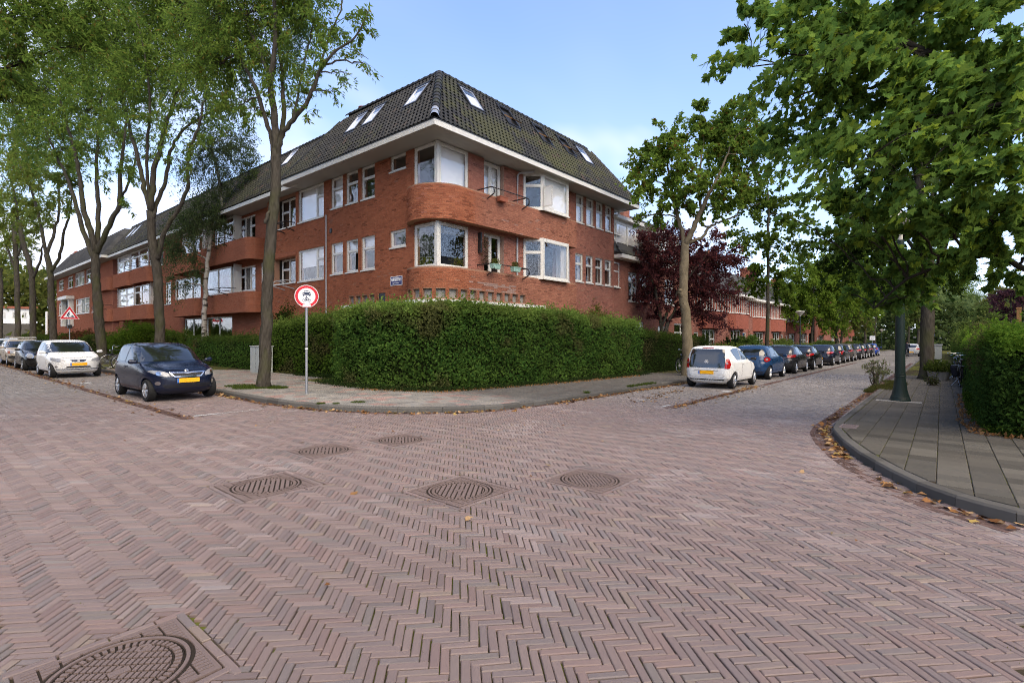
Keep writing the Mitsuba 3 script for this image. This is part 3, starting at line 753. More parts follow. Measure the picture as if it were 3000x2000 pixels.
mbk = MB(); brick_mesh(mbk, PB, a_, c_); part(mbk, 'brick_field', bk, 'm_vc', color=True, kind='stuff')
for a, b, c, d in slots:
    mb = MB(); mb.boxP(PB, a - .02, b + .02, c - .05, d + .05, -.2, -.12, n=2); part(mb, 'vent_panel', B, 'm_concrete')
mb = MB(); mb.boxP(PB, .0, SEND - 2.5, 2.76, 2.88, -.1, .07, n=30); part(mb, 'ledge', B, 'm_white')
# underside of the band, and its floor at the top
bandpoly = Polygon([PB(s, 0, 0)[:2] for s in np.linspace(0, SEND, 60)] + [(19.92, YB + .05), (XB + .05, YB + .05), (XB + .05, PB(0, 0, 0)[1])])
for z in (5.66, 6.85):
    mb = MB(); mb.poly(bandpoly.buffer(-.01), lambda u, v, w: (u, v, w), thick=(z - .0, z + .04)); part(mb, 'balcony_floor', B, 'm_concrete' if z > 6 else 'm_brick_x')
mb = MB(); mb.poly(bandpoly.buffer(-.01), lambda u, v, w: (u, v, w), thick=(3.95, 4.0)); part(mb, 'balcony_floor', B, 'm_concrete')
# downpipes on the right side
for xx, z0, z1 in ((Rr(1512), 4.0, 5.66), (Rr(1513), 6.9, 8.2)):
    mb = MB(); pts = [(xx, YB - .06, z0), (xx, YB - .06, z1)]
    if z1 > 8: pts += [(xx + .05, YB - .12, z1 + .1), (xx + .45, YB - .5, z1 + .16), (xx + .5, YB - .55, ZS)]
    mb.tube(pts, .04); part(mb, 'downpipe', B, 'm_pipe', 35)
mb = MB(); mb.tube([(19.97, YB - .05, 4.0), (19.97, YB - .05, 5.6)], .025); part(mb, 'downpipe', B, 'm_pipe', 35)
# rails with curled brackets
def rail(xa, xb, z, yw, mat='m_black_metal', y0=12.58, P=lambda x, y, z: (x, y, z), yband=12.89, parent=None):
    mb = MB()
    for x in (xa, xb):
        c = [(yw, z), (y0 + .12, z + .005)] + [(y0 + .12 - .17 * math.sin(t), z - .17 + .17 * math.cos(t)) for t in np.linspace(.2, 2.2, 8)] + [(yband - .12, z - .36), (yband, z - .40)]
        mb.tube([P(x, y, zz) for y, zz in c], .024, 8)
    mb.tube([P(xa, y0 + .08, z), P(xb, y0 + .08, z)], .02, 8)
    return part(mb, 'railing', parent, mat, 40)
rail(13.85, 15.92, 7.10, YB, parent=B); rail(13.85, 15.92, 4.28, YB, parent=B)
PX = lambda y0_: (lambda x, y, z: (XB - (YB - y) if False else x, y, z))
for z, mt in ((6.98, 'm_black_metal'), (4.22, 'm_pipe')):
    rail(L(836), L(862) - .05, z, XB, mt, y0=XB - .55, P=lambda a, b, c: (b, a, c), yband=XB - .02, parent=B)
# canopy edge of the lower recess, return walls
mb = MB(); mb.boxP(PLw, L(868), L(798), 5.44, 5.62, -.55, .03); part(mb, 'lintel', B, 'm_brick_y')

# eaves
ERY = YE
yend, xend = 22.9, 25.30
mb = MB(); pe = Polygon([(XE, YE), (xend, YE), (xend, YB + .3), (XB + .3, YB + .3), (XB + .3, yend), (XE, yend)])
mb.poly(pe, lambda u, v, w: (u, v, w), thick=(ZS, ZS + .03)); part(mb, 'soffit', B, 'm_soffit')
mb = MB(); mb.box(XE - .03, XE, YE - .03, yend, ZS - .02, ZF); mb.box(XE, xend, YE - .03, YE, ZS - .02, ZF); mb.box(xend, xend + .03, YE - .03, 20, ZS - .02, ZF); mb.box(XE, XE + .4, yend, yend + .03, ZS - .02, ZF); part(mb, 'fascia', B, 'm_white')
mb = MB(); mb.box(XE - .05, XE + .05, YE - .05, yend, ZF, ZF + .025); mb.box(XE + .05, xend + .05, YE - .05, YE + .05, ZF, ZF + .025); part(mb, 'gutter', B, 'm_plastic')

# roof
Z0 = ZF + .03; RISE = ZR - Z0; SL = math.hypot(RT_, RISE); cs_, sn_ = RT_ / SL, RISE / SL


def roofX(xe, z0=None): return lambda s, t, o: (xe + t * cs_ - o * sn_, s, (Z0 if z0 is None else z0) + t * sn_ + o * cs_)
def roofY(ye, z0=None): return lambda s, t, o: (s, ye + t * cs_ - o * sn_, (Z0 if z0 is None else z0) + t * sn_ + o * cs_)


def hit_roof(px, py, ax, e):
    d = ray(px, py); i = 0 if ax == 'x' else 1
    # (e + t cs) on axis i ; z = Z0 + t sn
    lam = (Z0 - H - e * sn_ / cs_) / (d[2] - d[i] * sn_ / cs_); p = O0 + lam * d
    return p[1 - i], (p[2] - Z0) / sn_


tu = np.array([-.115, -.085, -.05, -.01, .06, .112]) * .90; th = np.array([.018, .046, .046, .016, .006, .016])
def tile_geo(ex=.215, lip=.03):
    n = len(tu); V = [(u, -.005, h + lip) for u, h in zip(tu, th)] + [(u, ex + .05, h - .004) for u, h in zip(tu, th)] + [(u, -.005, h - .004) for u, h in zip(tu, th)]
    Fq = [(i, i + 1, n + i + 1, n + i) for i in range(n - 1)] + [(2 * n + i, 2 * n + i + 1, i + 1, i) for i in range(n - 1)] + [(0, n, 2 * n, 2 * n), (n - 1, 3 * n - 1, 2 * n - 1, 2 * n - 1)]
    return np.array(V), np.array(Fq)


TV, TFq = tile_geo(); TF = np.vstack([TFq[:, [0, 1, 2]], TFq[:, [0, 2, 3]]])
roof_tones = [(.016, .0165, .017), (.024, .024, .024), (.033, .033, .031), (.034, .036, .022), (.050, .052, .022), (.05, .038, .032)]
for i, t in enumerate(roof_tones): prin(f'm_tile_{i}', np.array(t) * .9, .55, .32)
tile_proto = mikit.ply((TV, TFq), 'm_tile')


def tiles(par, P, poly, s0, s1, t1, n_parts=0, mossy=0.0, cut=(), tone=1.0, ex=.215, w=.204):
    pr_ = prep(poly); cells = []; row = 0; t = 0.0
    while t < t1:
        for s in np.arange(s0 - .2 + (row % 2) * w / 2, s1 + .2, w):
            if pr_.contains(Point(s, t + ex * .4)) and not any(a < s < b and c < t + ex * .55 < d for a, b, c, d in cut): cells.append((s, t))
        t += ex; row += 1
    cells = np.array(cells); mid = np.array([P(s, t + .15, 0) for s, t in cells])
    mm = meshkit.fbm(mid * np.array([.55, .55, 1.1]) + 2, 4, 21) + rng.normal(0, .06, len(cells))
    lowf = 1 - np.clip(cells[:, 1] / t1, 0, 1) * .6
    moss = np.clip((mm - .42) / .2, 0, 1) * mossy * lowf
    base = np.array(roof_tones[:3])[rng.choice(3, len(cells), p=[.4, .38, .22])]
    col = base * (1 - moss[:, None]) + np.array([.054, .056, .020]) * moss[:, None]
    red = rng.random(len(cells)) < .02; col[red] = (.06, .04, .032)
    d = np.array([depth(p) for p in mid]); order = np.argsort(d); ids = set(order[:n_parts].tolist())
    o0, e1, e2, e3 = np.array(P(0, 0, 0)), np.array(P(1, 0, 0)), np.array(P(0, 1, 0)), np.array(P(0, 0, 1))
    R = np.stack([e1 - o0, e2 - o0, e3 - o0], 1)
    mb = MB()
    for i, (s, t) in enumerate(cells):
        p = np.array(P(s, t, .012 + rng.normal(0, .002)))
        Rj = R @ rotz(rng.normal(0, .012)) @ rotx(rng.normal(0, .008))
        if i in ids:
            tn = 4 if moss[i] > .55 else 3 if moss[i] > .25 else 5 if red[i] else int(np.argmin(np.abs(np.array(roof_tones[:3])[:, 0] - base[i, 0])))
            put(key('roof_tile', par), tile_proto, M4(Rj, p), f'm_tile_{tn}')
        else: mb.add(TV @ Rj.T + p, TFq, col[i] * tone)
    part(mb, 'tile_field', par, 'm_tile', color=True, kind='stuff')


def caps(par, p, q, r=.13, step=.33, zinc=0, nparts=40, name='ridge_tile', first_mat='m_zinc'):
    p, q = np.asarray(p, float), np.asarray(q, float); Ln = np.linalg.norm(q - p); d = (q - p) / Ln; mbr = MB()
    up = np.array([0, 0, 1.0]) - d * d[2]; up /= np.linalg.norm(up); sd = np.cross(d, up); n = int(Ln / step)
    for i in range(n):
        a, b = p + d * i * step, p + d * (i + 1.12) * step; t = np.linspace(-1.75, 1.75, 9)
        V = [c + (sd * math.sin(x) + up * (math.cos(x) - .25)) * rr_ for c, rr_ in ((a, r * 1.1), (a + d * .05, r * 1.12), (a + d * .055, r * 1.02), (b, r * .9)) for x in t]
        mb1 = MB() if i < nparts else mbr
        mb1.add(V, [(k * 9 + j, k * 9 + j + 1, (k + 1) * 9 + j + 1, (k + 1) * 9 + j) for k in range(3) for j in range(8)], np.array(roof_tones[rng.integers(0, 4)]) * 1.5)
        if mb1 is not mbr:
            if i < zinc: part(mb1, name, par, first_mat, 30)
            else: k_ = key(name, par); scene[k_] = mikit.ply(mb1.get()[:2], f'm_tile_{[1, 2, 3, 1][rng.integers(0, 4)]}', smooth=30)
    part(mbr, name, par, 'm_tile_1', 30, kind='stuff')


SKY_L = [hit_roof(1047.5, 363, 'x', XE), hit_roof(1098, 340.6, 'x', XE), hit_roof(1223.5, 283, 'x', XE)]
SKY_R = [hit_roof(1378.6, 294, 'y', YE), hit_roof(1488, 346, 'y', YE), hit_roof(1587, 398, 'y', YE), hit_roof(1657.5, 432, 'y', YE), hit_roof(1709.5, 458, 'y', YE)]
def cutof(c, w=.42, h=.62): return (c[0] - w, c[0] + w, c[1] - h, c[1] + h)
roofL = part(MB().add([roofX(XE)(YE, 0, -.01), roofX(XE)(yend, 0, -.01), roofX(XE)(yend - RT_, SL, -.01), roofX(XE)(YE + RT_, SL, -.01)], [(0, 1, 2, 3)]), 'roof', B, 'm_plastic')
roofR = part(MB().add([roofY(YE)(XE, 0, -.01), roofY(YE)(xend, 0, -.01), roofY(YE)(xend - RT_, SL, -.01), roofY(YE)(XE + RT_, SL, -.01)], [(0, 1, 2, 3)]), 'roof', B, 'm_plastic')
tiles(roofL, roofX(XE), Polygon([(YE, 0), (yend, 0), (yend - RT_, SL), (YE + RT_, SL)]), YE, yend, SL, 300, .35, [cutof(c) for c in SKY_L])
tiles(roofR, roofY(YE), Polygon([(XE, 0), (xend, 0), (xend - RT_, SL), (XE + RT_, SL)]), XE, xend, SL, 300, 1.0, [cutof(c) for c in SKY_R])
# hidden sides of the mansard and flat top
mb = MB(); xi, yi = XE + RT_, YE + RT_; x2, y2 = xend - RT_, yend - RT_
mb.add([(xend, YE, Z0), (xend, 26, Z0), (x2, 26, ZR), (x2, yi, ZR)], [(0, 1, 2, 3)]); mb.add([(XE, yend, Z0), (XE + 3, yend, Z0), (XE + 3, y2, ZR), (xi, y2, ZR)], [(0, 1, 2, 3)])
mb.add([(xi, yi, ZR - .02), (x2, yi, ZR - .02), (x2, y2, ZR - .02), (xi, y2, ZR - .02)], [(0, 1, 2, 3)]); part(mb, 'flat_roof', B, 'm_plastic')
caps(B, (XE - .02, YE - .02, Z0 + .05), (xi, yi, ZR + .05), .135, .30, 2, name='hip_tile')
caps(B, (xi + .1, yi + .02, ZR + .04), (x2, yi + .02, ZR + .04), .12, .34)
caps(B, (xi + .02, yi + .1, ZR + .04), (xi + .02, y2, ZR + .14), .12, .34)
caps(B, (xend, YE, Z0 + .05), (x2, yi, ZR + .05), .12, .34, name='hip_tile')
caps(B, (XE, yend, Z0 + .04), (xi, y2, ZR + .05), .10, .34, 0, name='hip_tile')
def skylight(par, P, c, open_=0.0, blind=True):
    w, h = .40, .60; s0, s1, t0, t1 = c[0] - w, c[0] + w, c[1] - h, c[1] + h
    fr = sbox(s0, t0, s1, t1); hole = fr.buffer(-.065, join_style=2)
    mb = MB(); mb.poly(fr.difference(hole), P, thick=(-.02, .085)); k = part(mb, 'skylight', par, 'm_plastic')
    mb = MB(); mb.boxP(P, s0 - .04, s1 + .04, t1, t1 + .07, -.01, .10); mb.boxP(P, s0 + .0, s1 - .0, t0 - .16, t0, -.01, .06); part(mb, 'flashing', k, 'm_plastic')
    mb = MB(); mb.poly(hole, P, thick=(-.06, -.05)); part(mb, 'reveal', k, 'm_wood' if open_ else 'm_blind')
    tm = (t0 + t1) / 2; ca_, sa_ = math.cos(open_), math.sin(open_)
    Ps = lambda s, t, o: P(s, tm + (t - tm) * ca_ - o * sa_, .06 + o * ca_ - (t - tm) * sa_)
    mb = MB(); mb.poly(hole.difference(hole.buffer(-.05, join_style=2)), Ps, thick=(-.02, .03)); part(mb, 'sash', k, 'm_zinc' if not open_ else 'm_wood')
    a, b, c2, d = hole.buffer(-.05, join_style=2).bounds
    mb = MB(); mb.add([Ps(a, b, .01), Ps(c2, b, .01), Ps(c2, d, .01), Ps(a, d, .01)], [(0, 1, 2, 3)]); part(mb, 'pane', k, 'm_pane')
    if blind and not open_:
        mb = MB(); mb.add([Ps(a, b, -.015), Ps(c2, b, -.015), Ps(c2, b + (d - b) * .72, -.015), Ps(a, b + (d - b) * .72, -.015)], [(0, 1, 2, 3)]); part(mb, 'blind', k, 'm_signwhite')
        mb = MB(); mb.add([Ps(a, b + (d - b) * .72, -.02), Ps(c2, b + (d - b) * .72, -.02), Ps(c2, d, -.02), Ps(a, d, -.02)], [(0, 1, 2, 3)]); part(mb, 'shade', k, 'm_dark')
for c in SKY_L: skylight(roofL, roofX(XE), c)
for i, c in enumerate(SKY_R): skylight(roofR, roofY(YE), c, .38 if i in (1, 2, 3) else 0)
# flue on the left ridge
fp = onX(1063, 330, xi + .3); mb = MB(); mb.lathe([(.09, 0), (.09, .28), (.10, .30), (.10, .34), (.2, .36), (.2, .39), (.0, .47)], (xi + .3, fp[1], ZR), 14); part(mb, 'flue', B, 'm_terracotta', 30)
# rooms behind the glass
mb = MB()
for z in (3.1, 5.98, 8.40): mb.box(XB + .3, XB + 4.2, YB + .3, LEND, z, z + .02); mb.box(XB + 4.2, REND - .3, YB + .3, YB + 4.2, z, z + .02)
mb.box(XB + 4.2, XB + 4.22, YB + 4.2, LEND, 3, 8.4); mb.box(XB + 4.2, REND, YB + 4.2, YB + 4.22, 3, 8.4)
for s in (16.2, 19.6, 22.9, 25.9): mb.box(XB + .29, XB + 4.2, s, s + .05, 3, 8.4)
for s in (13.9, 16.3, 19.6, 23.9): mb.box(s, s + .05, YB + .29, YB + 4.2, 3, 8.4)
part(mb, 'room', B, 'm_interior')

# planters, hanging plant, street name sign
def planter(lbl, mat, c, w=.40, flat=False):
    t = thing('flower_box', lbl, 'flower box', None if flat else 'flower boxes on the balcony railings')
    mb = MB(); x, y, z = c
    for a, b, cc, d, h0, h1 in ((w / 2, .10, w / 2 * .86, .08, .18, 0),):
        top = [(x - a, y - b, z + h0), (x + a, y - b, z + h0), (x + a, y + b, z + h0), (x - a, y + b, z + h0)]; bot = [(x - cc, y - d, z), (x + cc, y - d, z), (x + cc, y + d, z), (x - cc, y + d, z)]
        mb.add(top + bot, [(0, 1, 5, 4), (1, 2, 6, 5), (2, 3, 7, 6), (3, 0, 4, 7), (4, 5, 6, 7)])
        mb.box(x - a - .012, x + a + .012, y - b - .012, y - b, z + h0 - .025, z + h0); mb.box(x - a, x + a, y - b, y + b, z + h0 - .04, z + h0 - .03)
    part(mb, 'trough', t, mat); return t
# ------------------------------------------------------------------ left row and end block
XR = 12.30; XRE = 11.35
RW = thing('row_building', 'long red brick terrace with bay windows behind the birch, left of the corner building', 'apartment building')
PRo = wallX(XR); YR0, YR1 = LEND, 57.0
opn = []; wins = []
XBAY = 11.88
def addO(X, p0, p1, z0, z1, *a, **k):
    s0, s1 = sorted((sX(p0, X), sX(p1, X))); wins.append((X, s0, s1, z0, z1, a, k))
    if X == XR: opn.append((s0, s1, z0, z1))
addO(XR, 764, 776, 3.9, 5.55, 'transom'); 
addO(XR, 698, 748, 4.12, 5.5, 'triple'); addO(XR, 700, 748, 6.80, 8.3, 'triple')
addO(XBAY, 603, 677, 4.05, 5.56, 'double', curtain=True); addO(XBAY, 630, 684, 6.9, 8.38, 'quad')
addO(XBAY, 535, 595, 6.9, 8.38, 'quad'); addO(XR, 512, 588, 4.05, 5.55, 'triple', curtain=True); addO(XR, 484, 501, 3.9, 5.5, 'transom')
addO(XR, 604, 680, 1.35, 2.75, 'double'); addO(XR, 540, 590, 1.35, 2.75, 'double'); addO(XR, 455, 478, 6.9, 8.35, 'transom')
addO(XBAY, 395, 437, 4.0, 5.55, 'quad', blind=.0); addO(XBAY, 350, 392, 4.0, 5.55, 'quad', blind=.9); addO(XBAY, 382, 434, 6.95, 8.4, 'quad'); addO(XBAY, 346, 379, 6.95, 8.4, 'quad', blind=.9)
addO(XR, 330, 342, 4.0, 5.5, 'transom', blind=.8); addO(XR, 298, 317, 4.0, 5.4, 'triple'); addO(XR, 297, 316, 6.9, 8.35, 'triple')
mb = MB(); mb.poly(sbox(YR0, -1.5, YR1, ZS).difference(unary_union([sbox(a, c, b, d) for a, b, c, d in opn])), PRo, thick=(-.25, 0)); part(mb, 'wall', RW, 'm_brick_y')
mb = MB(); mb.box(XB + .01, XR + .3, YR0 - .3, YR0 - .02, -1, ZS); part(mb, 'return_wall', RW, 'm_brick_x')
for X, s0, s1, z0, z1, a, k in wins: window(RW, wallX(X), s0, s1, z0, z1, *a, rec=(.05 if X == XR else .0), **k)
def rowband(s0, s1, z0, z1, r=.5, X=11.45):
    pg = Polygon([(XR + .05, s0)] + [(X + r - r * math.sin(t), s0 + r - r * math.cos(t)) for t in np.linspace(0, math.pi / 2, 9)] + [(X + r - r * math.cos(t), s1 - r + r * math.sin(t)) for t in np.linspace(0, math.pi / 2, 9)] + [(XR + .05, s1)])
    mb = MB(); mb.poly(pg, lambda u, v, w: (u, v, w), thick=(z0, z1)); return part(mb, 'balcony_band', RW, 'm_brick_y')
for s0, s1 in ((sX(752, XBAY), sX(603, XBAY)), (sX(596, XBAY), sX(520, XBAY)), (sX(452, XBAY), sX(396, XBAY)), (sX(392, XBAY), sX(345, XBAY)), (sX(333, XBAY), sX(300, XBAY))):
    rowband(s0, s1, 5.66, 6.80); rowband(s0, s1, 2.85, 3.95)
    # bay boxes between the bands carry the glass
for s0, s1 in ((sX(684, XBAY) - .05, sX(600, XBAY) + .05), (sX(439, XBAY) - .05, sX(345, XBAY) + .05)):
    for z0, z1 in ((3.98, 5.66), (6.85, ZS)):
        for q0 in (s0, s1 - .06): mb = MB(); mb.box(XBAY + .01, XR, q0, q0 + .06, z0, z1); part(mb, 'bay_cheek', RW, 'm_white')
rail(sX(690, XBAY), sX(660, XBAY), 7.0, XBAY, 'm_black_metal', y0=XBAY - .85, P=lambda a, b, c: (b, a, c), yband=XBAY - .42, parent=RW)
rail(sX(692, XBAY), sX(647, XBAY), 4.25, XBAY, 'm_black_metal', y0=XBAY - .85, P=lambda a, b, c: (b, a, c), yband=XBAY - .42, parent=RW)
rail(sX(440, XBAY), sX(405, XBAY), 7.1, XBAY, 'm_black_metal', y0=XBAY - .85, P=lambda a, b, c: (b, a, c), yband=XBAY - .42, parent=RW)
rail(sX(330, XBAY), sX(305, XBAY), 4.3, XBAY, 'm_black_metal', y0=XBAY - .85, P=lambda a, b, c: (b, a, c), yband=XBAY - .42, parent=RW)
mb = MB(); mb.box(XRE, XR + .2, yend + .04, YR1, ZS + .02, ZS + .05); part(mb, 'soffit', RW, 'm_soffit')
mb = MB(); mb.box(XRE - .03, XRE, yend - .6, YR1, ZS - .02, ZF - .005); part(mb, 'fascia', RW, 'm_white')
rw = part(MB().add([roofX(XRE)(yend - 2, 0, -.02), roofX(XRE)(YR1, 0, -.02), roofX(XRE)(YR1, SL, -.02), roofX(XRE)(yend - 2, SL, -.02)], [(0, 1, 2, 3)]), 'roof', RW, 'm_plastic')
skd = hit_roof(853, 464, 'x', XRE); sk2 = [hit_roof(387, 683, 'x', XRE), hit_roof(402, 676, 'x', XRE)]
tiles(rw, roofX(XRE), sbox(yend - 1.2, 0, YR1, SL).difference(Polygon([(yend - 4, -1), (yend, -.3), (yend - 2.0, SL + 1), (yend - 4, SL + 1)])), yend - 1, YR1, SL, 0, .6, [cutof(skd), cutof(sk2[0]), cutof(sk2[1])], tone=1.1)
for c in [skd] + sk2: skylight(rw, roofX(XRE), c)
caps(RW, (XRE + RT_, yend - 1.6, ZR + .04), (XRE + RT_, YR1, ZR + .04), .12, .34, nparts=30)
mb = MB(); mb.add([(XRE + RT_, yend - 2, ZR - .03), (XRE + RT_ + 8, yend - 2, ZR - .03), (XRE + RT_ + 8, YR1, ZR - .03), (XRE + RT_, YR1, ZR - .03)], [(0, 1, 2, 3)]); part(mb, 'flat_roof', RW, 'm_plastic')
mb = MB()
for z in (.3, 3.1, 5.98, 8.38): mb.box(XR + .26, XR + 4.2, YR0, YR1, z, z + .02)
mb.box(XR + 4.2, XR + 4.25, YR0, YR1, 0, 8.4); part(mb, 'room', RW, 'm_interior')

EB = thing('end_building', 'far brick end block of the left terrace with a chimney and white portal', 'apartment building')
XEB = 11.87; YE0, YE1 = 57.0, sX(166, 11.87)
PE = wallX(XEB); opn = []; ws = []
for p0, p1, z0, z1, cl in ((173, 186, 6.95, 8.2, 'quad'), (199, 214, 6.95, 8.25, 'quad'), (220, 247, 6.9, 8.35, 'triple'), (252, 266, 6.9, 8.35, 'transom'), (172, 186, 3.95, 5.4, 'quad'), (221, 262, 3.9, 5.5, 'triple'), (270, 284, 3.9, 5.5, 'transom'), (274, 288, 6.9, 8.3, 'transom')):
    s0, s1 = sorted((sX(p0, XEB), sX(p1, XEB))); opn.append((s0, s1, z0, z1)); ws.append((s0, s1, z0, z1, cl))
mb = MB(); mb.poly(sbox(YE0, -1.5, YE1, ZS).difference(unary_union([sbox(a, c, b, d) for a, b, c, d in opn])), PE, thick=(-.25, 0)); part(mb, 'wall', EB, 'm_brick_y')
mb = MB(); mb.box(XEB, XEB + 9, YE1 - .25, YE1, -1.5, ZS); mb.box(XEB, XR, YE0 - .05, YE0, -1.5, ZS); part(mb, 'side_wall', EB, 'm_brick_x')
for s0, s1, z0, z1, cl in ws: window(EB, PE, s0, s1, z0, z1, cl, blind=.9 if cl == 'triple' else None)
mb = MB(); s0, s1 = sX(216, XEB), sX(193, XEB); mb.boxP(PE, s0, s0 + .35, 2.6, 5.6, 0, .45); mb.boxP(PE, s1 - .35, s1, 2.6, 5.6, 0, .45); mb.boxP(PE, s0 - .3, s1 + .3, 5.6, 5.95, 0, .7); part(mb, 'portal', EB, 'm_white')
mb = MB(); mb.boxP(PE, s0 + .35, s1 - .35, 2.6, 5.6, 0, .03); part(mb, 'door', EB, 'm_interior')
ov = .97; mb = MB(); mb.box(XEB - ov - .03, XEB + 9, YE0 - .9, YE0 - .87, ZS, ZF + .05); mb.box(XEB - ov - .03, XEB - ov, YE0 - .9, YE1 + ov, ZS, ZF + .05); mb.box(XEB - ov, XEB + 9, YE1 + ov, YE1 + ov + .03, ZS, ZF + .05); part(mb, 'fascia', EB, 'm_white')
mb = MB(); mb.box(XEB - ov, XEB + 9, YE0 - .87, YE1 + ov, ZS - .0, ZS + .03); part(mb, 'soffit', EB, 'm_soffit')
mb = MB(); x0, y0, y1 = XEB - ov, YE0 - .9, YE1 + ov; zb = ZF + .05
mb.add([(x0, y0, zb), (x0, y1, zb), (x0 + 2.1, y1 - 2.1, ZR + .1), (x0 + 2.1, y0 + 2.1, ZR + .1), (x0 + 10, y0, zb), (x0 + 10, y1, zb), (x0 + 8, y0 + 2.1, ZR + .1), (x0 + 8, y1 - 2.1, ZR + .1)], [(0, 1, 2, 3), (0, 3, 6, 4), (1, 5, 7, 2), (3, 2, 7, 6)]); rf = part(mb, 'roof', EB, 'm_roof_far')
mb = MB(); cyy = (sX(228, 14.2) + sX(204, 14.2)) / 2; mb.box(14.0, 14.8, cyy - 1.1, cyy + 1.1, ZR - .3, ZR + .9); ck = part(mb, 'chimney', rf, 'm_brick_x')
mb = MB()
for q in (-.7, 0, .7): mb.lathe([(.12, 0), (.1, .4), (0, .4)], (14.4, cyy + q, ZR + .9), 10)
part(mb, 'chimney_pot', rf, 'm_terracotta', 30)
mb = MB(); mb.box(XEB + 3.5, XEB + 3.55, YE0, YE1, 0, 8.3); mb.box(XEB + .3, XEB + 3.5, YE0, YE1, 5.9, 5.95); part(mb, 'room', EB, 'm_interior')

# ------------------------------------------------------------------ right: next house and the terrace beyond
NH = thing('brick_house', 'brick house with a dormer behind the purple tree, next to the corner building', 'house')
x0, x1 = REND + .02, 36.0; PN = wallY(YB + .06); zg = gz(30)
ops = [(sY(1844, YB), sY(1870, YB), 3.55, 5.2), (27.5, 29.2, 3.6, 5.2), (31, 32.5, 3.6, 5.2), (33.5, 35, 3.6, 5.2), (26, 28, .6, 2.4), (30, 31.1, -.2, 2.2), (32.5, 35, .6, 2.4)]
mb = MB(); mb.poly(sbox(x0, -1.5, x1, 5.75).difference(unary_union([sbox(a, c, b, d) for a, b, c, d in ops])), PN, thick=(-.25, 0)); part(mb, 'wall', NH, 'm_brick_x')
for i, (a, b, c, d) in enumerate(ops): window(NH, PN, a, b, c, d, 'quad' if i != 5 else 'double', curtain=True)
mb = MB(); mb.boxP(PN, x0, x1, 5.75, 5.95, -.2, .55); part(mb, 'gutter', NH, 'm_white')
mb = MB(); ye = YB + .06 - .5; mb.add([(x0, ye, 5.95), (x1, ye, 5.95), (x1, ye + 2.2, 9.2), (x0, ye + 2.2, 9.2), (x0, ye + 8, 9.2), (x1, ye + 8, 9.2)], [(0, 1, 2, 3), (3, 2, 5, 4)]); rf = part(mb, 'roof', NH, 'm_roof_far')
tiles(rf, roofY(ye, 5.97), sbox(x0, 0, x1, SL + .4), x0, x1, SL + .4, 0, .8, [(24.4, 27.5, .25, 2.9), (30, 33, .3, 2.9)])
for a, b in ((24.5, 27.3), (30.2, 32.8)):
    mb = MB(); mb.box(a, b, ye + .5, ye + 2.6, 6.2, 7.9); part(mb, 'dormer', NH, 'm_blind'); mb = MB(); mb.box(a - .2, b + .2, ye + .2, ye + 3.2, 7.9, 8.08); part(mb, 'dormer_roof', NH, 'm_white')
    window(NH, wallY(ye + .48), a + .1, b - .1, 6.45, 7.75, 'double', rec=-.04, blind=.9)
mb = MB(); mb.box(27.6, 28.4, ye + 1.6, ye + 2.6, 8, 9.9); mb.box(27.5, 28.5, ye + 1.5, ye + 2.7, 9.9, 10.02); part(mb, 'chimney', rf, 'm_brick_x')
mb = MB(); mb.box(x0, x1, YB + 3.5, YB + 3.55, -1, 5.7); mb.box(x0, x1, YB + .4, YB + 3.5, 2.9, 2.95); part(mb, 'room', NH, 'm_interior')

